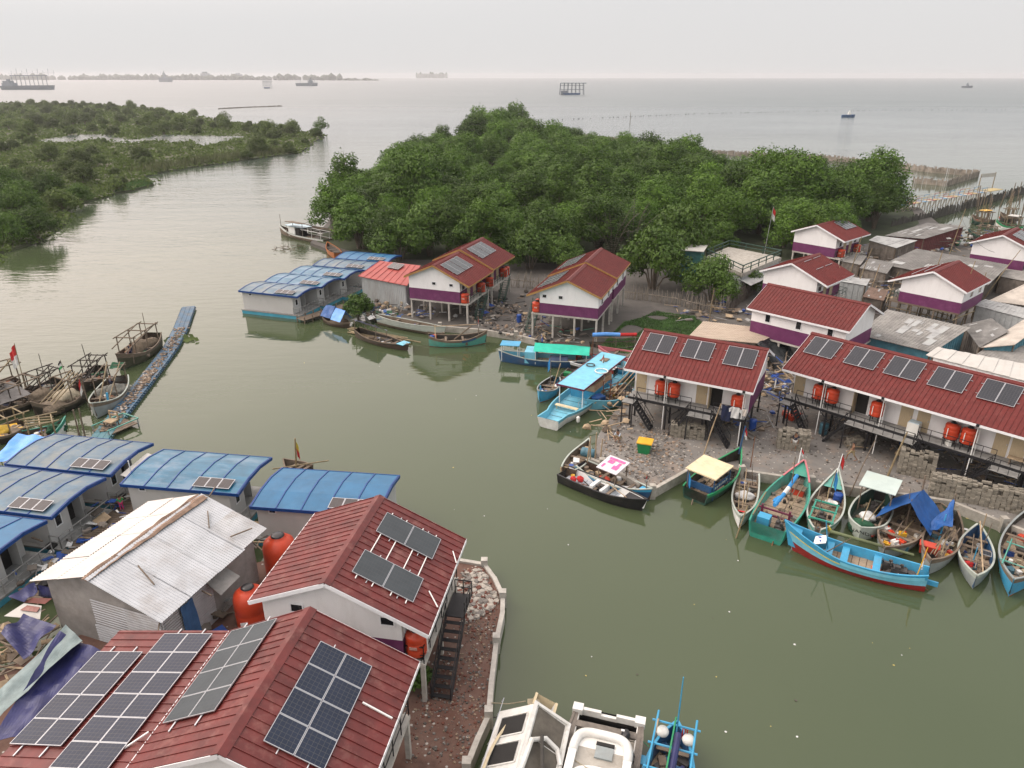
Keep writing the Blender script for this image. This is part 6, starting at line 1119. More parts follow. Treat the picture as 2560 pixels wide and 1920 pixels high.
b.part('roof_pole', mat('grey timber pole', (.05, .046, .04), .8, .3, 3), lambda q: q.tube([(xa+.55, b.y(.72), 2.4), (xb-.2, b.y(.36), 2.05)], .08, 7)); b.part('side_rail', alu, lambda q: rail(q, [(-1.9, b.y(0), 1.05), (-1.9, b.y(.9), 1.05)], .3, .8, .02, False)); b.part('deck_coil', rope_m, lambda q: q.blob((-.4, b.y(.965), 1.2), (.35, .3, .12), 2, .3)); b.part('loose_sheet', mat('pale rusty sheet', (.36, .36, .33), .6, .2, 1, dirt=.5, dcol=(.2, .1, .05)), lambda q: q.slab([(-1.85, b.y(.28), .9), (-.7, b.y(.34), 2.3), (-.7, b.y(.42), 2.3), (-1.85, b.y(.40), .9)], .03))
b = Boat('broad white work boat with a rounded cabin front, black outboard tilted on deck', (1478, 2012), (1523, 1786), 3.25, D=1.15, bow=.0, stern=.0, tr=1.0, p=30, sq=.97, stem=.0, top=mat('stained white deck', (.46, .44, .40), .55, .15, 1.2, dirt=.7, dcol=(.2, .16, .12)), side='black', bot='black', inner=mat('stained white liner', (.52, .50, .46), .6, .15, 1.2, dirt=.7, dcol=(.18, .15, .12)), gun=mat('bare grey timber rail', (.16, .14, .12), .85, .3, 3, stretch=(1, 1, 3)), deck=mat('stained white sole', (.45, .42, .37), .7, .25, 1, dirt=.8, dcol=(.16, .13, .09)), zf=.45, thw=(), fd=None, name='work_boat', zref=1.1, ext=2.0)
for x in (-1.45, 1.45): b.part('side_deck', WL, lambda q: q.bx(x-.14, x+.14, b.y(.0), b.y(.985), 1.06, 1.13)); b.part('rail_board', mat('bare grey timber rail', (.16, .14, .12)), lambda q: q.bx(x-.09, x+.09, b.y(.0), b.y(.97), 1.131, 1.17))
b.part('crossbeam', mat('bare grey timber rail', (.16, .14, .12)), lambda q: q.box((0, b.y(.90), 1.13), (2.7, .32, .12)))
for x in (-1.42, 1.42): b.part('bow_block', WL, lambda q: q.box((x, b.y(.985), 1.2), (.46, .42, .3))); 
b.part('bow_rail', WL, lambda q: (q.box((-.8, b.y(.985), 1.12), (.9, .16, .34)), q.box((.0, b.y(.985), 1.02), (.8, .14, .2)), q.box((.8, b.y(.985), 1.12), (.9, .16, .34))))
WC = mat('white moulded cabin', (.66, .66, .63), .4, .07, 1, dirt=.4, dcol=(.40, .35, .28))
b.part('cabin', WC, lambda q: q.prism([(1.2*(1 if cos(pi*k/16) > 0 else -1)*abs(cos(pi*k/16))**.45, b.y(.71)+1.25*sin(pi*k/16)**.6) for k in range(17)]+[(-1.2, b.y(-.02)), (1.2, b.y(-.02))], 2, .46, 1.55))
b.part('coaming', WC, lambda q: (q.__setattr__('smooth', True), q.tube([(1.16*(1 if cos(pi*k/20) > 0 else -1)*abs(cos(pi*k/20))**.45, b.y(.70)+1.12*sin(pi*k/20)**.6, 1.62) for k in range(21)], .2, 10), q.__setattr__('smooth', False), q.beam((1.16, b.y(0), 1.62), (1.16, b.y(.70), 1.62), .34, .3), q.beam((-1.16, b.y(0), 1.62), (-1.16, b.y(.70), 1.62), .34, .3)))
b.part('inner_step', WC, lambda q: (q.__setattr__('smooth', True), q.tube([(1.0*cos(pi*k/16), b.y(.58)+.55*sin(pi*k/16), 1.58) for k in range(17)], .09, 8)))
b.part('cabin_well', mat('stained cabin floor', (.34, .32, .28), .7, .25, 1, dirt=.8, dcol=(.14, .12, .09)), lambda q: q.bx(-1.02, 1.02, b.y(.0), b.y(.74), 1.5, 1.558)); b.part('hatch', P_['grey'], lambda q: q.box((.15, b.y(.725), 1.6), (.75, .6, .08))); b.part('hatch_gap', dark_gap, lambda q: q.box((.15, b.y(.77), 1.615), (.78, .16, .08)))
put('outboard_motor', 'black outboard engine tilted on the deck of the broad white work boat', 'engine', b.w(1.05, .845, 1.0), b.rz, [('cowling', black_pl, lambda q: q.blob((-.15, .3, .3), (.22, .3, .25), 2, .08)), ('shaft', black_pl, lambda q: (q.beam((-.1, .1, .25), (.3, -.7, .3), .15), q.box((.3, -.75, .25), (.1, .35, .2)))), ('badge', P_['white'], lambda q: q.box((-.3, .38, .5), (.15, .1, .02)))])
b.part('mooring_line', rope_m, lambda q: q.tube([(-1.4, b.y(.68), 1.5), (0, b.y(.60), 1.75), (1.3, b.y(.62), 1.6)], .02))
b1, b2 = G(1228, 1757, .8), G(1314, 1753, 1.0); put('mooring_rope', 'thin pale rope from the rubble bank wall to the bow of the white launch', 'rope', b1, 0, [('line', rope_m, lambda q: q.tube([(0, 0, 0), tuple((b2-b1)*.5-Vector((0, 0, .12))), tuple(b2-b1)], .022))])
b1, b2 = G(1230, 1792, .4), G(1290, 1797, 1.0); put('mooring_rope', 'dark rope from the rubble bank wall to the side of the white launch', 'rope', b1, 0, [('line', black_steel, lambda q: q.tube([(0, 0, 0), tuple((b2-b1)*.5-Vector((0, 0, .1))), tuple(b2-b1)], .022))])
b = Boat('bright blue fishing boat with a tall thin mast and white floats, at the bottom edge', (1662, 1990), (1690, 1826), 2.2, D=.8, bow=.3, stern=.2, tr=.9, p=4, top='blue', side='blue', bot='blue', inner='navy', gun='blue', zf=.3, thw=(.62, .85), zref=.8, ext=2.2)
b1, b2 = G(1598, 1835, 1.1), b.w(-1.0, .82, .9); put('mooring_rope', 'green rope from the broad white work boat to the bright blue boat', 'rope', b1, 0, [('line', P_['green'], lambda q: q.tube([(0, 0, 0), tuple((b2-b1)*.5-Vector((0, 0, .12))), tuple(b2-b1)], .02))])
b.frame(.62, .95, 1.7, 1.5, P_['blue'], r=.05, n=3); b.mast(.05, .93, 4.0, (0, .2), P_['blue'], .045); b.part('furled_sail', tarp_d, lambda q: q.tube([(.1, b.y(.3), 1.7), (.15, b.y(.86), 1.75)], .15, 8)); b.pole((-.95, b.y(.3), 1.2), (-.8, b.y(.95), 1.6), wood_pale, .05); b.pole((-.1, b.y(.3), 1.9), (-.05, b.y(.96), 1.9), P_['green'], .04); b.junk(36, .4, .9, 81, .9, .4, [iron, P_['navy'], tarp_d, wood_old, blue_pl])
for k, (x, t_, wh) in enumerate(((-.55, .93, 'left'), (.6, .92, 'right'))): put('float', wh+' white round float on the blue boat with the thin mast', 'float', b.w(x, t_, .95), 0, [('body', white_pl, lambda q: (q.__setattr__('smooth', True), q.lathe([(.18, 0), (.26, .05), (.29, .16), (.24, .28), (.1, .33)], (0, 0, 0), 14)))], 'white floats on the blue boat')
b.part('red_rack', cloth_r, lambda q: [q.beam((.3+.1*i, b.y(.955), .8), (.3+.1*i, b.y(.955), 1.4), .05) for i in range(3)])
for x, t_ in ((-1.3, .72), (1.25, .62)): b.part('fender_board', P_['blue'], lambda q: q.box((x, b.y(t_), .9), (.6, .45, .05)))
# ---------------------------------------------------------------- shacks, fences and poles of the village
asb = mat('grey asbestos sheets', (.30, .29, .27), .8, .3, .8, dirt=.5, dcol=(.13, .12, .11), band=('X', 12, .6)); asb_d = mat('dark asbestos sheets', (.17, .165, .155), .85, .3, .8, dirt=.5, dcol=(.07, .065, .06)); beige = mat('beige asbestos sheets', (.42, .38, .33), .8, .2, .9, dirt=.4, dcol=(.2, .18, .15)); white_sheet = mat('white flat sheets', (.44, .43, .40), .6, .08, 1, dirt=.35, dcol=(.33, .3, .26)); patch = mat('patched scrap sheets', (.33, .335, .33), .7, .4, .6, dirt=.6, dcol=(.16, .2, .18)); shack_wall = mat('patched shack boards', (.16, .14, .12), .9, .45, .8, dirt=.5, dcol=(.05, .05, .045)); blue_wall = mat('faded blue boards', (.07, .21, .27), .8, .25, .8, dirt=.5, dcol=(.06, .1, .11))
def shack(label, corners, zs, rm, wm, cat='shack', name='shack', seams=None, sheetn=0, seed=1, th=.05, zb=0.3, ins=.08, ridge=None):
    """roof corners as surveyed positions at heights zs (counter-clockwise from near left), boarded walls below"""
    P = [G(u, v, z) for (u, v), z in zip(corners, zs)]; c = sum(P, Vector())/len(P); o = Vector((c.x, c.y, ZL)); t = thing(name, label, cat, o); q = [p-o for p in P]; n = (q[1]-q[0]).cross(q[2]-q[0])
    if n.z < 0: q = q[::-1]
    r = random.Random(seed); b = MB(); b.slab(q, th)
    if len(q) == 4:
        a0, a1, a2, a3 = q
        if seams:                                           # corrugations down the slope
            N = int((a1-a0).length/seams)
            for i in range(N+1): f = (i+.02)/(N+.04); b.beam(a0.lerp(a1, f)+Vector((0, 0, .015)), a3.lerp(a2, f)+Vector((0, 0, .015)), seams*.45, .035)
        b.m = 1
        for k in range(sheetn):
            f, g = r.uniform(.03, .82), r.uniform(.03, .75); w, h = r.uniform(.03, .12), r.uniform(.06, .28); L = lambda x, y: a0.lerp(a1, x).lerp(a3.lerp(a2, x), y)+Vector((0, 0, .03+.01*(k % 4)))
            b.slab([L(f, g), L(f+w, g), L(f+w, g+h), L(f, g+h)], .015)
    b.build('roof', [rm, patch if sheetn else rm], t)
    cc = sum(q, Vector())/len(q); w_ = MB(); ii = [p.lerp(cc, ins) for p in q]
    for i in range(len(ii)):
        p, s = ii[i], ii[(i+1) % len(ii)]; w_.add([(p.x, p.y, zb-ZL-.5), (s.x, s.y, zb-ZL-.5), (s.x, s.y, s.z-.07), (p.x, p.y, p.z-.07)], [(0, 1, 2, 3)])
        d = (s-p); L_ = d.length; nb = int(L_/.6)
        for k in range(nb):
            e = p.lerp(s, (k+.5)/nb); out = Vector((d.y, -d.x, 0)).normalized()*.03*(1 if True else -1); hgt = e.z-.1; zz = zb-ZL-.4; w_.beam((e.x+out.x, e.y+out.y, zz), (e.x+out.x, e.y+out.y, hgt-r.uniform(0, .15)), r.uniform(.25, .5), .03, up=out)
    w_.build('wall', wm, t); b = MB()
    for p in ii: b.beam((p.x, p.y, -1), (p.x, p.y, p.z-.05), .12)
    b.build('corner_post', wood_old, t); return t
shack('large blue walled shed with a patchwork grey asbestos roof beside the long white house', [(2143, 836), (2331, 881), (2425, 819), (2221, 774)], (3.3, 3.3, 3.9, 3.9), asb, blue_wall, 'shed', 'asbestos_shed', seams=.3, sheetn=16, seed=2)
shack('low building with a white panelled flat roof right behind the long row house', [(2321, 890), (2600, 962), (2600, 917), (2351, 869)], (3.6, 3.6, 3.9, 3.9), white_sheet, white_wall, 'shed', 'panel_roof_shed', seams=1.2)
shack('open shelter roofed with pale split bamboo laths between the row house and long white house', [(1722, 842), (1894, 858), (1959, 826), (1760, 803)], (2.9, 2.9, 3.4, 3.4), mat('pale bamboo laths', (.40, .33, .26), .9, .25, 2, stretch=(.5, 3, 1)), shack_wall, 'shelter', 'lath_shelter', seams=.22, sheetn=0, seed=4)
p = [G(1892, 859, 2.9), G(1960, 826, 3.3), G(1992, 905, 1.4), G(1945, 930, 1.2)]
tag(MB().cloth(p[0], p[1], p[2], p[3], 12, 10, .3, .18).build('tarpaulin', tarp_k), 'black plastic tarpaulin draped over the end of the lath shelter', 'tarpaulin')
shack('dark sagging corrugated roof between the blue walled shed and the beige gable', [(2407, 813), (2448, 868), (2521, 828), (2480, 797)], (3.3, 3.1, 3.6, 3.9), asb_d, shack_wall, seams=.3, sheetn=5, seed=5)
shack('beige corrugated gable roof over pale blue boards at the right edge', [(2452, 869), (2535, 862), (2600, 815), (2560, 800)], (3.0, 3.6, 4.2, 3.4), beige, blue_wall, seams=.28, seed=6)
shack('grey corrugated shed filling the right edge under the beige gable', [(2440, 888), (2600, 930), (2620, 880), (2500, 850)], (2.6, 2.6, 2.9, 2.9), asb, shack_wall, seams=.3, seed=7)
shack('flat pale and dark sheet roof below the scaffolded house', [(2433, 762), (2600, 806), (2600, 778), (2466, 749)], (3.2, 3.2, 3.5, 3.5), patch, mat('pale plaster', (.36, .38, .38), .8), seams=.5, sheetn=8, seed=8)
shack('wide beige grey roof at the right edge beyond the scaffolded house', [(2474, 752), (2600, 768), (2600, 700), (2560, 712)], (3.2, 3.2, 4.3, 4.2), beige, shack_wall, seams=.3, seed=9)
shack('long weathered roof with a white ridge edge behind the scaffolded house', [(2208, 661), (2470, 712), (2521, 662), (2294, 622)], (3.0, 3.1, 4.1, 4.1), asb_d, shack_wall, seams=.35, sheetn=8, seed=10)
shack('small grey lean-to roof at the right edge beside the scaffolded house gable', [(2497, 690), (2590, 708), (2590, 684), (2525, 674)], (3.0, 3.0, 3.4, 3.4), asb, shack_wall, seams=.3, seed=11)
shack('shack under mismatched green and white scrap sheets by the forest edge', [(2172, 600), (2241, 620), (2294, 601), (2192, 589)], (3.2, 3.1, 3.5, 3.6), patch, shack_wall, sheetn=14, seed=12)
shack('broad dark roofed shack with pale far edge beside the mesh sea wall', [(2214, 589), (2309, 597), (2415, 565), (2322, 557)], (3.2, 3.2, 3.8, 3.8), asb_d, mat('maroon boards', (.13, .04, .04), .85, .3), seams=.5, sheetn=12, seed=13)
shack('little grey concrete shed between the gable house and the scaffolded house', [(2096, 702), (2166, 714), (2176, 698), (2112, 690)], (3.0, 3.0, 3.1, 3.1), patch, mat('pale plaster', (.36, .38, .38), .8), sheetn=4, seed=14)
shack('dark low roof in the alley between the gable house and the scaffolded house', [(2150, 670), (2216, 684), (2236, 657), (2176, 646)], (2.8, 2.8, 3.2, 3.2), asb_d, shack_wall, seams=.35, sheetn=6, seed=21)
shack('small rusty roofed lean-to below the little grey concrete shed', [(2158, 742), (2208, 752), (2220, 726), (2176, 718)], (2.4, 2.4, 2.8, 2.8), mat('rusty roof sheets', (.15, .10, .075), .85, .4, 1, dirt=.5, dcol=(.06, .045, .04)), shack_wall, seams=.35, sheetn=4, seed=22)
shack('grey roofed hut beneath the porch tanks of the house half hidden by trees', [(2102, 652), (2150, 662), (2166, 640), (2118, 630)], (2.6, 2.6, 3.0, 3.0), asb, shack_wall, seams=.35, sheetn=5, seed=23)
# concrete terrace with green railing
T4 = [G(u, v, 4.2) for u, v in ((1764, 641), (1856, 684), (1954, 643), (1822, 617))]; o = Vector((T4[0].x, T4[0].y, ZL)); t = thing('terrace_building', 'grey flat concrete terrace with a dark green railing among the rounded trees', 'building', o); q = [p-o for p in T4]
MB().slab(q, .5).build('roof_slab', concrete, t); cc = sum(q, Vector())/4; b = MB(); ii = [p.lerp(cc, .05) for p in q]
for i in range(4): p, s = ii[i], ii[(i+1) % 4]; b.add([(p.x, p.y, -1), (s.x, s.y, -1), (s.x, s.y, 3.15), (p.x, p.y, 3.15)], [(0, 1, 2, 3)])
b.build('wall', mat('pale plaster', (.36, .38, .38), .8), t); b = MB(); ii = [p.lerp(cc, .03) for p in q]; rail(b, ii+[ii[0]], 1.0, 2.6, .09); b.build('railing', green_steel, t)
b = MB(); b.add([q[1].lerp(q[0], .1)+Vector((0, 0, -.9)), q[1]+Vector((.8, -1.5, -1.2)), q[2]+Vector((.8, -1.5, -1.2)), q[2]+Vector((0, 0, -.9))], [(0, 1, 2, 3)]); b.build('lower_roof', patch, t)
p = G(1757, 645, 4.2); put('stair_hut', 'small teal hut with a pale slanting roof beside the concrete terrace', 'hut', (p.x-1.2, p.y+1, ZL), -.4, [('wall', mat('teal boards', (.04, .13, .12), .8, .3), lambda q: q.bx(-1.4, 1.4, -1.4, 1.4, 0, 4.6)), ('roof', white_sheet, lambda q: q.slab([(-1.7, -1.7, 4.7), (1.7, -1.7, 4.8), (1.7, 1.7, 5.0), (-1.7, 1.7, 4.9)], .08))])
def pole(name, label, base, top_z, lean=(0, 0), r=.06, m=bamboo, cat='pole', flag=None, fs=(.5, 1.1), grp=None, z0=None):
    p = G(base[0], base[1], ZL if z0 is None else z0); t = thing(name, label, cat, p, 0, grp); h = top_z-p.z; e = Vector((lean[0], lean[1], h)); b = MB(); b.tube([(0, 0, -.5), tuple(e*.5), tuple(e)], r, 7, r*.6); b.build('shaft', m, t)
    if flag:
        q = MB(); n = len(flag)
        for i in range(n):
            q.m = i
            for j in range(5):
                P = lambda u, f: e+Vector((fs[0]*u*.8, .1*sin(6*u), -f*fs[1]*(1-.1*u)-.5*fs[1]*u)); q.add([P(j/5, i/n), P((j+1)/5, i/n), P((j+1)/5, (i+1)/n), P(j/5, (i+1)/n)], [(0, 1, 2, 3)])
        q.build('flag', flag, t)
    return t
pole('flagpole', 'flagpole with a limp red and white flag at the corner of the concrete terrace', (1909, 640), 8.6, (.5, 0), .06, alu, 'flagpole', [cloth_r, cloth_w], (.6, 1.8))
for k, (b_, tz, ln, lb) in enumerate((((2300, 790), 8.6, (.9, 0), 'tall bamboo scaffold pole crossing the white gable of the scaffolded house'), ((2382, 808), 8.2, (.8, 0), 'tall bamboo pole at the front corner of the scaffolded house'), ((2401, 812), 5.5, (.9, 0), 'short bamboo pole right of the front corner of the scaffolded house'), ((2427, 797), 6.4, (.4, 0), 'bamboo pole at the right side of the scaffolded house'), ((2208, 776), 5.6, (.9, 0), 'bamboo pole at the left corner of the scaffolded house'), ((2132, 742), 7.2, (1.3, 0), 'leaning bamboo pole between the gable house and the grey concrete shed'), ((2168, 752), 5.5, (.7, 0), 'pale concrete pole right of the grey concrete shed'), ((2366, 655), 9, (1.0, 0), 'tall pole behind the roof ridge of the scaffolded house'), ((2455, 748), 7.0, (4.0, 1), 'long bamboo pole leaning right from the scaffolded house'), ((1768, 834), 6.0, (.2, 0), 'bamboo pole rising behind the ridge of the short row house'), ((1890, 842), 4.6, (.1, 0), 'short bamboo pole at the end of the lath shelter'), ((1943, 838), 4.9, (.1, 0), 'bamboo post at the right corner of the lath shelter'), ((2075, 780), 6.5, (.2, 0), 'post rising behind the ridge of the long white house'), ((2120, 700), 7, (.8, 0), 'wooden pole standing beside the eave of the gable house'))): pole('bamboo_pole', lb, b_, tz, ln, .07, wood_pale if k == 6 else bamboo)
b = MB()
for (u0, v0, u1, v1, z) in ((2215, 742, 2375, 790, 2.6), (2215, 765, 2372, 800, 1.6), (2382, 800, 2436, 778, 2.7), (2222, 735, 2216, 755, 2.6)): b.tube([G(u0, v0, z), G(u1, v1, z)], .06, 6)
for k in range(7): p = G(2222+24*k, 750+7.4*k, 1.6); b.tube([(p.x, p.y, ZL), (p.x+.1, p.y, 3.0)], .06, 6)
tag(b.build('bamboo_scaffold', bamboo), 'bamboo scaffold platform round the base of the white house on the right', 'scaffold')
def pickets(name, label, pts, h, seed, m, gap=.16, r=.04, tilt=.12, z=ZL, cat='fence', jit=.25, rails=True, mats=None):
    rr = random.Random(seed); b = MB(); P = [G(u, v, z) for u, v in pts]
    for p, q in zip(P, P[1:]):
        n = int((q-p).length/gap)
        for i in range(n):
            c = p.lerp(q, (i+rr.random())/n); b.tube([(c.x, c.y, z-1.0), (c.x+rr.gauss(0, tilt)*h, c.y+rr.gauss(0, tilt)*h, z+h*rr.uniform(1-jit, 1+jit))], r*rr.uniform(.7, 1.3), 5, r*.6, cap=False)
        if rails: b.tube([(p.x, p.y, z+h*.55), (q.x, q.y, z+h*.55)], .05, 5)
    return tag(b.build(name, m), label, cat)
pickets('bamboo_fence', 'ragged grey bamboo fence below the rounded trees', [(1560, 745), (1620, 752), (1690, 762), (1760, 780), (1812, 783)], 1.6, 2, mat('grey bamboo', (.24, .21, .17), .85, .35, 2), tilt=.16, jit=.45)
pickets('bamboo_fence', 'bamboo fence in the gap between the two red roofed pairs', [(1275, 716), (1340, 722), (1390, 722)], 1.8, 3, mat('grey bamboo', (.24, .21, .17), .85, .35, 2), tilt=.2, jit=.4)
pickets('bamboo_fence', 'weathered board fence beside the bright tree and the gable house', [(1812, 783), (1850, 758), (1890, 728)], 1.9, 4, shack_wall, gap=.14, r=.07, tilt=.05)
def heap(name, label, pts, seed, n, mats, spread=1.0, L=2.2, z=ZL, cat='pile', thick=.07, h=.5):
    """a pile of scrap timber and sheets lying at surveyed spots"""
    rr = random.Random(seed); b = MB(); P = [G(u, v, z) for u, v in pts]
    for i in range(n):
        p = rr.choice(P); a = rr.uniform(0, 6.3); c = Vector((p.x+rr.gauss(0, spread), p.y+rr.gauss(0, spread), z+.05+rr.random()**2*h)); b.m = rr.randrange(len(mats)); k = rr.random(); s = rr.uniform(.4, 1)
        if k < .55: d = Vector((cos(a), sin(a), rr.uniform(-.15, .25)))*L*s*.5; b.beam(c-d, c+d, thick*rr.uniform(.7, 1.8), thick*rr.uniform(.4, 1.0))
        elif k < .8: b.box(c, (s*.9, s*.7, .05), a, rr.uniform(-.4, .4), rr.uniform(-.3, .3))
        else: b.blob(c, (s*.4, s*.4, s*.3), 1, .35, i)
    if name == 'scrap_pile': return kind(b.build('debris', mats), 'stuff')
    return tag(b.build(name, mats), label, cat)
SC = [wood_old, shack_wall, mat('dark litter', (.07, .06, .05), .95), wood_pale, mat('grey sheet scrap', (.25, .25, .24), .8, .3), blue_pl]
heap('timber_pile', 'scrap timber and grey cloth heaped under the short row house', [(1640, 985), (1700, 1000), (1760, 1010)], 5, 70, SC, 1.3); heap('timber_pile', 'long boards and scrap under the right end of the short row house', [(1800, 1040), (1840, 1050), (1870, 1060)], 6, 60, SC, 1.2, 2.6)
heap('scrap_pile', 'heap of sacks, buckets and boards in the gap between the two row houses', [(1930, 975), (1945, 1000), (1920, 960)], 7, 120, SC+[cloth_w, tarp_b, blue_pl], 1.5, 2.4, h=1.6); heap('timber_pile', 'stack of slanting battens between the row house and the black tarpaulin', [(1935, 935), (1960, 945), (1990, 950)], 8, 46, [wood_pale, wood_old], 1.1, 3.6, h=1.8)
heap('scrap_pile', 'dark scrap heap in the shade under the long row house', [(2150, 1060), (2210, 1090), (2270, 1110)], 9, 70, SC, 1.7); heap('scrap_pile', 'rubbish heap under the right half of the long row house', [(2420, 1150), (2480, 1170), (2540, 1190)], 10, 70, SC, 1.8)
heap('timber_pile', 'driftwood and boards piled on the wet ground below the lath shelter', [(1760, 775), (1810, 768), (1830, 790), (1740, 790)], 11, 90, SC+[wood_pale], 1.6, 2.6); heap('scrap_pile', 'sacks and ropes piled under the front of the first red roofed pair', [(945, 770), (1000, 778), (1050, 786), (970, 768)], 12, 90, SC+[net_green, cloth_w, rope_m], 1.3, 1.4, h=.9)
heap('net_pile', 'heaps of nets and floats beside the grey tin shed', [(925, 785), (950, 790), (975, 792)], 13, 80, [net_grey, net_green, net_tan, cloth_w, tarp_b], .9, .8, h=.9); heap('scrap_pile', 'boards and a leaning green sheet under the tall post house', [(1400, 838), (1430, 842), (1380, 832)], 14, 50, SC+[mat('green board', (.10, .28, .2), .8), mat('maroon boards', (.13, .04, .04), .85)], 1.2, 1.8, h=.9)
heap('scrap_pile', 'dark clutter on the bare ground right of the first red roofed pair', [(1215, 780), (1260, 790), (1290, 770), (1320, 790), (1250, 745)], 15, 80, SC+[rubber], 2.4, 1.6); heap('scrap_pile', 'clutter around the stilts of the house half hidden by trees', [(2120, 660), (2160, 650), (2190, 640), (2140, 680)], 16, 120, SC+[cloth_w, blue_pl], 2.2, 2.4, h=1.4)
heap('scrap_pile', 'clutter of boards behind the gable house', [(2190, 680), (2230, 690), (2160, 720), (2200, 720), (2185, 745)], 17, 160, SC+[cloth_w, wood_pale], 2.4, 2.6, h=1.2); heap('scrap_pile', 'tangled gear on the shore at the right edge below the mesh sea wall', [(2400, 600), (2440, 605), (2380, 620), (2470, 590), (2420, 625), (2350, 640)], 18, 200, SC+[net_green, iron], 3.2, 2.8, h=2)
heap('timber_pile', 'planks and stakes along the left rim of the littered yard', [(1535, 1040), (1550, 1010), (1520, 1070), (1560, 990)], 19, 44, [wood_pale, wood_old, wood_pale], .8, 3.0, h=.7)
p = G(1548, 1082, ZL)
# paving block stacks in the yard
blk = mat('pale paving blocks', (.23, .21, .17), .9, .3, 2, dirt=.3, dcol=(.10, .09, .075))
def blocks(label, u, v, n, rz, lean=0, seed=1, s=(.30, .21, .17)):
    rr = random.Random(seed); b = MB(); nx, ny, nz = n
    for k in range(nz):
        for i in range(nx):
            for j in range(ny):
                if 0 < i < nx-1 and 0 < j < ny-1 and k < nz-1: continue
                if k > nz*.6 and rr.random() < .3: continue
                b.box(((i-nx/2)*s[0]*1.02+rr.gauss(0, .012), (j-ny/2)*s[1]*1.03+rr.gauss(0, .05)+lean*k*s[2], (k+.5)*s[2]), (s[0]*.95, s[1]*.94, s[2]*.93), rr.gauss(0, .04))
    p = G(u, v, ZL); return tag(b.build('block_stack', blk, None, (p.x, p.y, ZL), rz), label, 'block stack', 'stacks of pale paving blocks')
blocks('low stack of pale paving blocks under the middle landing of the short row house', 1722, 1090, (9, 4, 7), -.25, 0, 1); blocks('square stack of pale paving blocks behind the man in a navy shirt', 1985, 1118, (8, 5, 9), -.3, 0, 2)
blocks('tall tilted stack of pale paving blocks by the right stair of the long row house', 2292, 1186, (8, 4, 11), -.5, .15, 3); blocks('long wall of paving blocks at the right edge above the quay', 2475, 1262, (24, 4, 9), -.46, .1, 4); blocks('small grey block pile between the two stairs of the long row house', 2135, 1115, (4, 3, 5), .2, 0, 5)
# yard objects
p = G(1611, 1128, ZL); put('bin', 'green bin with a bright yellow lid on the littered yard', 'bin', p, -.35, [('body', green_pl, lambda q: q.prism([(-.42, 0), (.42, 0), (.55, .85), (-.55, .85)], 1, -.5, .5)), ('lid', yel_pl, lambda q: q.box((0, 0, .9), (1.2, 1.1, .09)))])
for k, (u, v, lb, m) in enumerate(((1668, 1012, 'slate barrel under the left end of the short row house', teal_pl), (2057, 1085, 'slate blue drum between the stair and the landing of the long row house', teal_pl), (1298, 806, 'blue drum on the bank beside the tall post house', blue_pl), (1880, 1075, 'blue drum under the laundry end of the short row house', blue_pl))):
    p = G(u, v, ZL); barrel(lb, p, m, .36 if k < 2 else .3, 1.0)
for k in range(5):
    p = G(1962+9*k, 1040+5*(k % 3), ZL); put('jerry_can', 'orange jerry can lying by the left stair of the long row house', 'jerry can', (p.x, p.y, ZL+.0), k*1.1, [('body', orange, lambda q: q.box((0, 0, .22), (.36, .55, .42))), ('cap', black_pl, lambda q: q.lathe([(.06, 0), (.06, .09)], (0, .15, .43), 8))], 'orange jerry cans by the stair')
pole('lamp_post', 'thin leaning lamp post with a white lamp at the quay edge', (2126, 1226), 4.6, (1.1, .2), .05, wood_old, 'lamp post'); pole('bamboo_pole', 'leaning bamboo post tied with rope in the middle of the quay path', (2217, 1190), 4.2, (.8, .1), .09, bamboo); pole('pole', 'long pale pole leaning from the quay corner towards the short row house', (1752, 1150), 5.6, (.9, -.4), .06, wood_pale); pole('pole', 'rusty stake with a red rag beside the quay near the green boat', (1876, 1168), 3.2, (0, 0), .04, rust, 'stake')
for k, (u, v) in enumerate(((1476, 1150), (1488, 1148), (1500, 1155), (1467, 1158))): pole('stake', 'one of the pale stakes driven in at the tip of the yard', (u, v), 2.6+.3*(k % 2), (.1*k-.1, 0), .07, wood_pale, 'stake', grp='pale stakes at the tip of the yard')
p = G(1984, 1126, ZL); person('man in a navy shirt and white shorts standing in front of the block stack', p, 2.6, mat('navy shirt', (.012, .02, .045), .9), mat('white shorts', (.5, .5, .48), .9), pose='stand')
p = G(2127, 1152, ZL); person('shirtless man in khaki shorts striding along the quay path', p, 1.35, None, mat('khaki shorts', (.30, .24, .14), .9), skin=(.17, .08, .045), pose='walk')
p = G(1546, 1103, ZL); person('person in a pale blue patterned shirt squatting among litter at the rim of the yard', p, 2.4, mat('pale blue patterned shirt', (.42, .48, .55), .9, .4, 14), mat('khaki shorts', (.30, .24, .14), .9), pose='squat')
p = w2(hBig, 4.4, -2.5, 2.38+ZL); person('person in black leaning on the balcony rail of the foreground house', p, -.4, mat('black shirt', (.012, .012, .014), .9), mat('black trousers', (.012, .012, .014), .9), pose='lean', long=True, skin=(.24, .13, .08))
p = G(306, 1276, .56); person('child in a green top and pink trousers on the boardwalk between the floating houses', p, .5, cloth_gr, mat('pink trousers', (.5, .05, .16), .9), h=1.2, long=True)
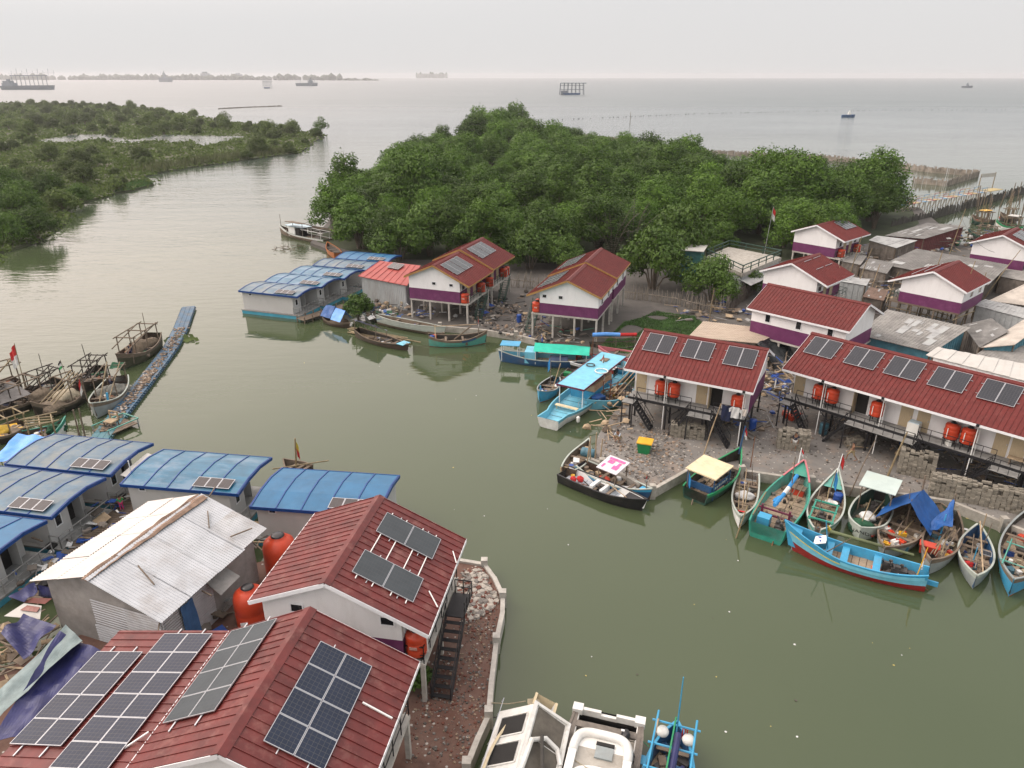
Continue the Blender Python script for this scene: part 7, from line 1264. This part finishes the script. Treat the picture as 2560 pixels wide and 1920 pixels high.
# laundry on the short row house rail
for k, (y, m, nm, w_, h_) in enumerate(((3.35, cloth_n, 'dark blue trousers', .75, 1.35), (4.05, cloth_w, 'white shirt', .6, .95), (4.75, mat('pale towel', (.55, .5, .45), .9), 'pale towel', .3, .6))):
    a = Vector(w2(rowA, 3.9, y-w_/2, 3.95)); c = Vector(w2(rowA, 3.9, y+w_/2, 3.95)); b = MB(); b.cloth(a, c, c-Vector((0, 0, h_)), a-Vector((0, 0, h_)), 7, 6, 0, .05, .01, k)
    if k == 1: b.cloth(a-Vector((0, 0, .02)), a-Vector((0, 0, .35)), a+(a-c)*.3-Vector((0, 0, .5)), a+(a-c)*.35-Vector((0, 0, .2)), 3, 3, 0, .02); b.cloth(c-Vector((0, 0, .02)), c-Vector((0, 0, .35)), c+(c-a)*.3-Vector((0, 0, .5)), c+(c-a)*.35-Vector((0, 0, .2)), 3, 3, 0, .02)
    tag(b.build('laundry', m), nm+' hung over the balcony rail of the short row house', 'laundry')
p = w2(rowB, 3.2, -.5, 3.03); put('washing_machine', 'white top loading washing machine on the balcony of the long row house', 'washing machine', p, rowB.rotation_euler.z, [('body', white_pl, lambda q: q.box((0, 0, .45), (.7, .8, .9))), ('lid', mat('pale blue lid', (.45, .55, .6), .4), lambda q: q.box((0, 0, .93), (.64, .74, .05)))])
p = w2(rowB, 3.3, 6.6, 3.03); put('bench', 'wooden bench by the doors at the right end of the long row house', 'bench', p, rowB.rotation_euler.z, [('seat', wood_pale, lambda q: q.box((0, 0, .5), (.5, 1.8, .07))), ('leg', wood_old, lambda q: q.box((0, -.7, .25), (.45, .08, .5))), ('leg', wood_old, lambda q: q.box((0, .7, .25), (.45, .08, .5)))])
p = w2(rowB, 3.4, 2.05, 3.03); put('jerry_can', 'white jerry can with a green cap near the paired tanks of the long row house', 'jerry can', p, 0, [('body', white_pl, lambda q: q.box((0, 0, .25), (.3, .4, .5))), ('cap', green_pl, lambda q: q.lathe([(.07, 0), (.07, .1)], (0, .1, .5), 8))])
p = G(2380, 1210, ZL); p0 = G(2330, 1222, ZL)
# loose rubble and litter
def litter(name, poly, n, seed, mats, smin, smax, z=ZL, flat=.5):
    r = random.Random(seed); b = MB(); xs = [q[0] for q in poly]; ys = [q[1] for q in poly]; c = 0
    while c < n:
        x, y = r.uniform(min(xs), max(xs)), r.uniform(min(ys), max(ys))
        if not inside((x, y), poly) or mnoise.noise(Vector((x*.45, y*.45, seed))) < r.uniform(-.45, .15): continue
        c += 1; s = smin+(smax-smin)*r.random()**3; b.m = r.randrange(len(mats)); zz = z+s*flat*.3
        k = r.randrange(5, 7); top = [(x+s*.5*cos(2*pi*i/k+s)*r.uniform(.6, 1.1), y+s*.5*sin(2*pi*i/k+s)*r.uniform(.6, 1.1), zz+s*flat*r.uniform(.2, .6)) for i in range(k)]; bot = [(px_*1.0+(px_-x)*.25, py_+(py_-y)*.25, z-.02) for px_, py_, _ in top]
        b.add(top+bot, [tuple(range(k))]+[(i, i+k, (i+1) % k+k, (i+1) % k) for i in range(k)])
    return kind(b.build(name, mats), 'stuff')
YR = c1[3:15]+[(24, 62), (40, 50), (52, 44), (46, 36)]
LM_ = [mat('pale rubble', (.34, .31, .27), .95, .3, 3), mat('grey rubble', (.17, .155, .14), .95, .3, 3), mat('dark rubble', (.09, .08, .07), .95), mat('tan rubble', (.24, .175, .125), .95, .3, 3)]
litter('rubble', YR, 3200, 3, LM_+[LM_[1], LM_[2]], .04, .22); TIP = px([(1505, 1155), (1590, 1200), (1640, 1215), (1740, 1150), (1700, 1090), (1600, 1060), (1550, 1060), (1510, 1090)], ZL); litter('rubble', TIP, 1400, 4, LM_+[LM_[3], LM_[1], LM_[2]], .04, .26)
RB_ = px([(1156, 1420), (1205, 1424), (1248, 1500), (1235, 1600), (1222, 1700), (1215, 1790), (1160, 1910), (1010, 1910), (1040, 1750), (1090, 1640), (1120, 1540), (1140, 1480)], ZL); litter('rubble', RB_, 2200, 5, LM_[1:]+[mat('broken brick', (.13, .05, .035), .95, .3, 3)], .03, .17); litter('rubble', px([(1156, 1425), (1205, 1428), (1246, 1500), (1225, 1530), (1160, 1560), (1140, 1500)], ZL), 1300, 6, [LM_[0], LM_[1], LM_[0], mat('broken brick', (.16, .06, .042), .95, .3, 3)], .1, .42)
litter('litter', px([(1300, 850), (1400, 862), (1330, 790), (1230, 740), (1150, 780), (1190, 815)], ZL), 900, 7, LM_+[rubber], .06, .5); b = MB(); r = random.Random(77)
for k in range(150):
    u, v = (r.uniform(700, 2300), r.uniform(900, 1850)) if k < 70 else (r.uniform(2210, 2420), r.uniform(1248, 1335)); p = G(u, v, .012); s = r.uniform(.03, .09) if k < 70 else r.uniform(.08, .3); b.m = r.choice((0, 0, 1, 2)); n = 6; b.add([(p.x+s*cos(i*pi/3)*r.uniform(.5, 1), p.y+s*sin(i*pi/3)*r.uniform(.5, 1), .012+.02*r.random()) for i in range(n)], [tuple(range(n))])
kind(b.build('floating_litter', [cloth_w, mat('dark litter', (.07, .06, .05), .95), mat('yellow leaf', (.4, .33, .1), .8)]), 'stuff')
# foreground tarpaulins on the left
def tarp(label, cs, m, nu=16, nv=12, sag=.2, wob=.12, seed=0, name='tarpaulin'): P = [G(*q) for q in cs]; return tag(MB().cloth(*P, nu, nv, sag, wob, .015, seed).build(name, m), label, 'tarpaulin')
tarp('large indigo tarpaulin slung beside the foreground solar roof', [(150, 1580, 3.0), (262, 1632, 2.6), (118, 1822, 2.2), (-30, 1860, 2.0)], tarp_d, 20, 16, .35, .16, 1); tarp('pale grey green tarpaulin strip along the edge of the indigo one', [(165, 1562, 3.1), (205, 1600, 3.1), (-20, 1810, 2.1), (-20, 1740, 2.2)], tarp_ga, 16, 8, .2, .12, 3); tarp('crumpled indigo tarpaulin over a pole frame at the left edge below the tin house', [(0, 1580, 2.4), (60, 1535, 2.6), (140, 1560, 2.6), (60, 1650, 2.2)], tarp_d, 14, 12, .3, .18, 5)
tarp('indigo tarpaulin awning at the left corner of the tin house', [(20, 1492, 2.8), (85, 1455, 3.1), (95, 1480, 2.9), (60, 1505, 2.6)], tarp_d, 10, 8, .15, .12, 7); tarp('indigo tarpaulin strip hanging under the gable of the tin house', [(95, 1462, 3.2), (192, 1492, 3.2), (196, 1508, 2.5), (97, 1488, 2.5)], tarp_d, 12, 5, .05, .06, 9)
tarp('bright blue tarpaulin roof at the left edge behind the floating houses', [(-30, 1160, 2.4), (22, 1150, 2.5), (112, 1090, 3.0), (45, 1084, 3.0)], tarp_lb, 14, 10, .1, .1, 11); tarp('pale sheet roof in the gap between two floating houses', [(300, 1188, 2.7), (330, 1196, 2.6), (384, 1138, 2.9), (368, 1132, 2.9)], white_sheet, 8, 6, .05, .02, 13, 'sheet_roof')
def sheet(label, cs, m, name='roof_sheet'): P = [G(*q) for q in cs]; n = (P[1]-P[0]).cross(P[2]-P[0]); P = P if n.z > 0 else P[::-1]; return tag(MB().slab(P, .03).build(name, m), label, 'roof sheet')
rsh = mat('rust red flat sheet', (.20, .06, .045), .5, .3, 1.2, dirt=.5, dcol=(.4, .32, .28)); sheet('white scrap sheet laid flat as a roof left of the tin house', [(10, 1540, 2.3), (60, 1508, 2.5), (104, 1514, 2.5), (100, 1548, 2.3)], white_sheet); sheet('rusty red sheet lying on top of the white scrap roof', [(50, 1525, 2.46), (68, 1513, 2.56), (100, 1518, 2.55), (92, 1530, 2.45)], rsh); sheet('rusty red sheet hanging below the white scrap roof', [(42, 1570, 2.2), (50, 1546, 2.35), (98, 1550, 2.35), (85, 1588, 2.1)], rsh); sheet('rusty red sheet slanting behind the white scrap roof', [(58, 1506, 2.5), (82, 1494, 2.7), (130, 1496, 2.7), (112, 1510, 2.5)], rsh)
heap('timber_pile', 'wooden frame boards under the tarpaulins at the bottom left', [(40, 1650), (80, 1600), (20, 1700), (30, 1620)], 31, 60, [wood_pale, wood_old], 1.0, 3.2, h=1.2); heap('scrap_pile', 'clutter on the ground between the big orange tanks and the tin house', [(560, 1400), (545, 1470), (530, 1540), (600, 1370)], 32, 90, SC, .7, 1.6, h=.7)
FBW = [G(u, v, .5) for u, v in ((60, 1500), (180, 1400), (300, 1290), (360, 1200))]; b = MB(); r = random.Random(3)
for p, q in zip(FBW, FBW[1:]):
    d = (q-p); n = int(d.length/.22); u_ = d.normalized(); s_ = Vector((-u_.y, u_.x, 0))
    for i in range(n): c = p.lerp(q, (i+.5)/n); b.beam(c-s_*r.uniform(.8, 1.1), c+s_*r.uniform(.8, 1.1), .18, .05)
tag(b.build('boardwalk', wood_old), 'plank boardwalk running between the floating houses and the tin house', 'boardwalk'); heap('scrap_pile', 'clutter of tubs, wheels and boards along the plank boardwalk', [(190, 1390), (240, 1345), (290, 1270), (120, 1440)], 33, 90, SC+[rubber, cloth_w, blue_pl], .9, 1.0, z=.55, h=.8)
pa, pb = [G(u, v, .5) for u, v in ((752, 798), (925, 745))]; b = MB(); n = 46; d = (pb-pa).normalized(); s_ = Vector((-d.y, d.x, 0))
for i in range(n): c = pa.lerp(pb, i/n); b.beam(c-s_*.8, c+s_*.8, .3, .06)
for i in range(0, n, 5):
    for k in (-.7, .7): c = pa.lerp(pb, i/n)+s_*k; b.tube([(c.x, c.y, -1), (c.x, c.y, .9)], .08, 6)
tag(b.build('boardwalk', wood_old), 'plank walkway on stakes along the doors of the five floating houses', 'boardwalk')
pole('lamp_post', 'white bracket lamp post beside the mottled blue roof', (350, 1262), 4.0, (-.1, 0), .06, pvc, 'lamp post', z0=.5); pole('stake', 'black stake rising behind the ridge of the house with two solar arrays', (1028, 1420), 3.6, (0, 0), .09, black_steel, 'stake', z0=0)

# sagging cables between village poles
for k, (a, c, lb) in enumerate((((2366, 655, 8.8), (2455, 748, 6.9), 'thin black cable sagging from the pole behind the scaffolded house to the leaning bamboo'), ((2366, 655, 8.8), (2132, 742, 7.0), 'thin black cable crossing above the alley to the leaning pole by the grey shed'), ((2132, 742, 7.0), (2075, 780, 6.4), 'short black cable from the leaning pole to the long white house ridge'), ((2366, 655, 8.6), (2590, 700, 6.5), 'thin black cable running right from the pole behind the scaffolded house'))):
    p, q = G(a[0], a[1], ZL), G(c[0], c[1], ZL); p.z, q.z = a[2], c[2]; pts = [p.lerp(q, i/10)-Vector((0, 0, 1.2*4*(i/10)*(1-i/10)))-p for i in range(11)]
    put('power_cable', lb, 'cable', p, 0, [('wire', black_steel, lambda w_: w_.tube(pts, .022, 4))])
# ---------------------------------------------------------------- sea: weirs, jetty, platforms, ships, far shore
weir = mat('bamboo weir stakes', (.24, .21, .175), .9, .4, .8); mesh_m = mat('dark mesh wall', (.06, .055, .048), .9, .3, .6)
def weirline(label, pts, h, seed, m, gap=.5, w=.5, name='fish_weir', zs=0):
    rr = random.Random(seed); b = MB(); P = [G(u, v, zs) for u, v in pts]
    for p, q in zip(P, P[1:]):
        d = (q-p); n = max(1, int(d.length/gap)); u_ = d.normalized()
        for i in range(n): c = p.lerp(q, (i+.5)/n); hh = h*rr.uniform(.72, 1.12); b.beam((c.x, c.y, -.6), (c.x+rr.gauss(0, .06), c.y+rr.gauss(0, .06), hh), gap*rr.uniform(.75, 1.25), .06, up=(-u_.y, u_.x, 0))
        for i in range(0, n, 7): c = p.lerp(q, (i+.5)/n); b.tube([(c.x, c.y, -.6), (c.x, c.y, h*1.18)], .07, 5)
    return tag(b.build(name, m), label, 'fish weir')
weirline('long pale bamboo weir running out to a corner beyond the mangroves', [(1500, 350), (1640, 380), (1760, 385), (1900, 392), (2060, 400), (2200, 414), (2330, 432), (2447, 441)], 1.8, 2, weir); weirline('return arm of the bamboo weir from its outer corner towards the jetty', [(2447, 441), (2366, 466), (2280, 458)], 1.8, 3, weir); weirline('dark mesh covered sea wall slanting past the jetty to the right edge', [(2225, 575), (2330, 548), (2440, 515), (2560, 482), (2680, 450)], 1.9, 4, mesh_m, .6)
weirline('faint low stake line out in the shallows behind the mangroves', [(1430, 340), (1500, 348), (1560, 352)], 1.4, 5, weir, .8); weirline('loose bamboo raft lying against the mesh sea wall near the jetty', [(2410, 505), (2480, 500)], .6, 6, weir, .3, name='bamboo_raft'); weirline('low bar of stakes in the distant water beyond the bare spit', [(545, 273), (620, 269), (705, 266)], 1.0, 7, weir, 1.5)
b = MB(); r = random.Random(3); P = [G(u, v, 0) for u, v in ((1300, 304), (1480, 296), (1740, 285), (2000, 279), (2250, 276), (2520, 275))]
for p, q in zip(P, P[1:]):
    n = int((q-p).length/3.2)
    for i in range(n):
        if r.random() < .82: c = p.lerp(q, (i+r.random())/n); b.lathe([(.25, -.2), (.34, .1), (.2, r.uniform(.25, .7))], (c.x+r.gauss(0, .5), c.y+r.gauss(0, .8), 0), 6)
tag(b.build('float_line', mat('dark floats', (.06, .06, .06), .8)), 'long line of dark floats curving across the open sea', 'float line')
pole('stake', 'lone stake in the sea behind the mangroves', (1575, 310), 7, (0, 0), .2, wood_old, 'stake', z0=0); pole('stake', 'thin white stake in the sea by the bamboo weir', (2016, 400), 4, (0, 0), .12, pvc, 'stake', z0=0)
# jetty
A, B_ = G(2250, 512, 2.0), G(2462, 478, 2.0); d = B_-A; u_ = d.normalized(); s_ = Vector((-u_.y, u_.x, 0)); t = thing('jetty', 'multicoloured plank jetty on thin stilts with a banner gate at its end', 'jetty', (A.x, A.y, 0)); o = Vector((A.x, A.y, 0)); n = int(d.length/.55); JC = [mat('jetty blue', (.12, .24, .36), .7, .2), mat('jetty cream', (.42, .38, .30), .7, .2), mat('jetty red', (.28, .10, .09), .7, .2), mat('jetty yellow', (.38, .30, .14), .7, .2), mat('jetty grey', (.3, .28, .27), .7, .2)]
b = MB()
for i in range(n): c = A.lerp(B_, i/n)-o; b.m = (i//3) % 5; b.beam(c-s_*1.0, c+s_*1.0, .5, .08)
b.build('deck', JC, t); b = MB()
for i in range(0, n, 4):
    for k in (-.9, .9): c = A.lerp(B_, i/n)-o+s_*k; b.tube([(c.x, c.y, -.5), (c.x+.15*k, c.y, 2)], .09, 5); b.beam((c.x, c.y, .3), (c.x+u_.x*1.8, c.y+u_.y*1.8, 1.9), .07)
b.build('stilt', mat('pale grey stilt', (.34, .3, .24), .9, .3), t); b = MB()
for i in range(0, n, 4):
    b.m = (i//4) % 5
    for k in (-.95, .95): c = A.lerp(B_, i/n)-o+s_*k; b.beam((c.x, c.y, 2), (c.x, c.y, 3.1), .1); e = A.lerp(B_, min(1, (i+4)/n))-o+s_*k; b.beam((c.x, c.y, 3.05), (e.x, e.y, 3.05), .1); b.beam((c.x, c.y, 2.5), (e.x, e.y, 2.5), .07)
b.build('railing', JC, t); b = MB(); c = B_-o
for k in (-1, 6): b.tube([tuple(c+s_*1.2+u_*k-Vector((0, 0, 2.4))), tuple(c+s_*1.2+u_*k+Vector((0, 0, 4)))], .1, 6)
b.build('gate_post', bamboo, t); b = MB(); b.beam(c+s_*1.2-u_*1.2+Vector((0, 0, 3.6)), c+s_*1.2+u_*6.2+Vector((0, 0, 3.4)), .06, .9); b.build('banner', white_sheet, t); b = MB(); b.slab([tuple(c+s_*x+u_*y) for x, y in ((-1.2, .2), (-1.2, 6.5), (1.2, 6.5), (1.2, .2))][::-1], .12); b.build('landing', JC[3], t)
# working boats at the far right shore
for k, (st, bw, lb, kw, cn) in enumerate((((2480, 560), (2430, 552), 'boat with a yellow canopy beyond the far right house', dict(top='wood', side='dgreen'), yel_pl), ((2560, 575), (2490, 566), 'green boat with white roof at the right edge near the mesh sea wall', dict(top='green', side='white'), white_sheet), ((2540, 550), (2500, 545), 'small dark boat with many poles under the mesh sea wall at the right edge', dict(top='wood', side='dull'), None), ((2500, 600), (2420, 590), 'teal boat heaped with nets just behind the far right house', dict(top='dgreen', side='dull'), None))):
    b = Boat(lb, st, bw, 3.0, D=1.0, bow=.8, zf=.3, zref=.5, bot='dull', thw=(.4,), **kw); b.junk(24, .1, .9, 90+k, .95, .7, [iron, net_green, wood_old, orange, cloth_w]); b.frame(.2, .7, 1.8, 2.6, wood_old, n=3, r=.08)
    if cn: b.canopy(.3, .6, 2.0, 3.0, cn)
    for j in range(3): b.mast(-.6+.6*j, .2+.25*j, 4+j, (.4*(j-1), .3), bamboo, .06)
b = MB(); r = random.Random(5)
for k in range(16): p = G(r.uniform(2440, 2560), r.uniform(505, 560), 0); b.tube([(p.x, p.y, -.5), (p.x+r.gauss(0, .7), p.y, r.uniform(2.5, 5.5))], .09, 5)
tag(b.build('mooring_stakes', wood_old), 'thicket of thin mooring stakes right of the mesh sea wall', 'stakes')
# offshore
sm = mat('offshore structure', (.19, .22, .25), .8); def_ = None  # pale blue-grey: distance haze put into the colour of everything offshore
def bagan(label, u, v, wd, h, seed, roof=True):
    p = G(u, v, 0); t = thing('fishing_platform', label, 'fishing platform', (p.x, p.y, 0)); r = random.Random(seed); b = MB()
    for i in range(7):
        for j in (0, 1): x = -wd/2+wd*i/6; b.tube([(x, j*wd*.4, -1), (x*.94, j*wd*.36+.3, h)], wd*.012, 5)
    for z in (.45, .8): b.beam((-wd/2, 0, h*z), (wd/2, 0, h*z), wd*.014); b.beam((-wd/2, wd*.38, h*z), (wd/2, wd*.38, h*z), wd*.014)
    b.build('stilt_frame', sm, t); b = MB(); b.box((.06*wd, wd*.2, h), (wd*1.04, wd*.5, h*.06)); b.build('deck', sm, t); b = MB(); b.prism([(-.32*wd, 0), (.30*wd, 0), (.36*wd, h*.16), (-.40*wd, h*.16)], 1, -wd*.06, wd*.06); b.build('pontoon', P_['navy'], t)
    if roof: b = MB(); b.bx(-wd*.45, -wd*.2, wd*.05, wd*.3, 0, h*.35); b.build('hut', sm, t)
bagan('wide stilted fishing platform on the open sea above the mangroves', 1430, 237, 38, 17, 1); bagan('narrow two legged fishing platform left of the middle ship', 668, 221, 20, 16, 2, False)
def ship(label, u, v, L, hgt, masts=0, tall=0, cat='ship', name='cargo_ship', house=.75, hm=None):
    p = G(u, v, 0); t = thing(name, label, cat, (p.x, p.y, 0)); b = MB(); w = L*.13; top = [(-L/2, -w*.7), (-L*.46, -w), (L*.3, -w), (L*.52, 0), (L*.3, w), (-L*.46, w), (-L/2, w*.7)]; bt = [(x*.95, y*.8) for x, y in top]; k = len(top); zt = [hgt*(1.25 if x > L*.25 else 1.1 if x < -L*.4 else .8) for x, y in top]
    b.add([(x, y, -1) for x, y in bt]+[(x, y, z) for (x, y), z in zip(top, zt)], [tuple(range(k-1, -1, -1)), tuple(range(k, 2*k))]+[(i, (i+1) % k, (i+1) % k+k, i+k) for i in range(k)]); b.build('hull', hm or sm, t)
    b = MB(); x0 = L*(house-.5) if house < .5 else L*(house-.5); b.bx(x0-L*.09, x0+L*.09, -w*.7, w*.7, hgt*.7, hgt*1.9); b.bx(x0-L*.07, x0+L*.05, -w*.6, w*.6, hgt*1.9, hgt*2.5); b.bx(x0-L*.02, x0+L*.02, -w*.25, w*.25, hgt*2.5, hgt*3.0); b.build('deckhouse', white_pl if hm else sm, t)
    if masts:
        b = MB()
        for i in range(masts): x = -L*.28+L*.66*i/max(1, masts-1); b.tube([(x, 0, hgt*.7), (x+.5, 0, hgt*.7+tall)], L*.006, 5)
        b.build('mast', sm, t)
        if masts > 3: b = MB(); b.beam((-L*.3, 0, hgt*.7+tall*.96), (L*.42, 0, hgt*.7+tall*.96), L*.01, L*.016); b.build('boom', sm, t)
    return t
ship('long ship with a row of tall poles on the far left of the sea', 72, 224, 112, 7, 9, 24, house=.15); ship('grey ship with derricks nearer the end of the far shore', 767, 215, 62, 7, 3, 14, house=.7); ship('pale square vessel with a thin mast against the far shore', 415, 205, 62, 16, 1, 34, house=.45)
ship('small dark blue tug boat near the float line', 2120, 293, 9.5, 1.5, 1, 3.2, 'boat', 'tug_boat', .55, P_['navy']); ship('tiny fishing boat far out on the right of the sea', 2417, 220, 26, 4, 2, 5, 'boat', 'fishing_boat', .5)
def shore(label, pts, depth, hmin, hmax, seed, m, name):
    rr = random.Random(seed); b = MB(); P = [G(u, v, 0) for u, v in pts]
    for p, q in zip(P, P[1:]):
        n = max(2, int((q-p).length/26)); dr = Vector((p.x, p.y, 0)).normalized()*depth
        for i in range(n): c = p.lerp(q, (i+.5)/n)+dr*rr.random(); f = rr.uniform(hmin, hmax); b.blob((c.x, c.y, f*.35), (20*rr.uniform(.8, 1.4), 30, f*.65), 1, .25, i)
    return kind(b.build(name, m), 'stuff')
shore('', [(-120, 199.5), (200, 199.8), (500, 200.2), (760, 200.6), (860, 201.0)], 300, 22, 42, 4, leaf_d, 'far_woods'); shore('', [(860, 201), (945, 201.4)], 100, 6, 16, 5, leaf_d, 'far_woods'); shore('', [(1040, 194.5), (1120, 194.5)], 500, 50, 75, 6, leaf_d, 'far_woods')
for k, (u, w_, h_, lb) in enumerate(((505, 60, 52, 'wide pale block rising above the far shore'), (588, 50, 44, 'lower pale block rising above the far shore'), (70, 150, 60, 'tall crane frames rising above the left end of the far shore'))):
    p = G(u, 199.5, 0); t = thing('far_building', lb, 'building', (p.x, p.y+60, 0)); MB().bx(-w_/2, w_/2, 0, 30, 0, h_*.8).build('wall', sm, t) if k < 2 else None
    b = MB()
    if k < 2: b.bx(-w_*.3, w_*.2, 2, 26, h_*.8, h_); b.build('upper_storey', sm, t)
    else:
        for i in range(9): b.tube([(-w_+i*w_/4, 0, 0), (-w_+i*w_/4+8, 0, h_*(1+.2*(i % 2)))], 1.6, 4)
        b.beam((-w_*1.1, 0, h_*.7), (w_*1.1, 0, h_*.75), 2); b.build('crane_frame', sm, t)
# ---------------------------------------------------------------- haze over the bay
hm = bpy.data.materials.new('haze'); hm.use_nodes = True; n = hm.node_tree.nodes; n.remove(n['Principled BSDF'])
pvn = n.new('ShaderNodeVolumePrincipled'); pvn.inputs['Color'].default_value = (.90, .905, .92, 1); pvn.inputs['Density'].default_value = 0.00012; pvn.inputs['Anisotropy'].default_value = .25
hm.node_tree.links.new(pvn.outputs[0], n['Material Output'].inputs['Volume'])
kind(MB().bx(-9050, 9050, -350, 9050, -3, 44).build('haze', hm), 'stuff')
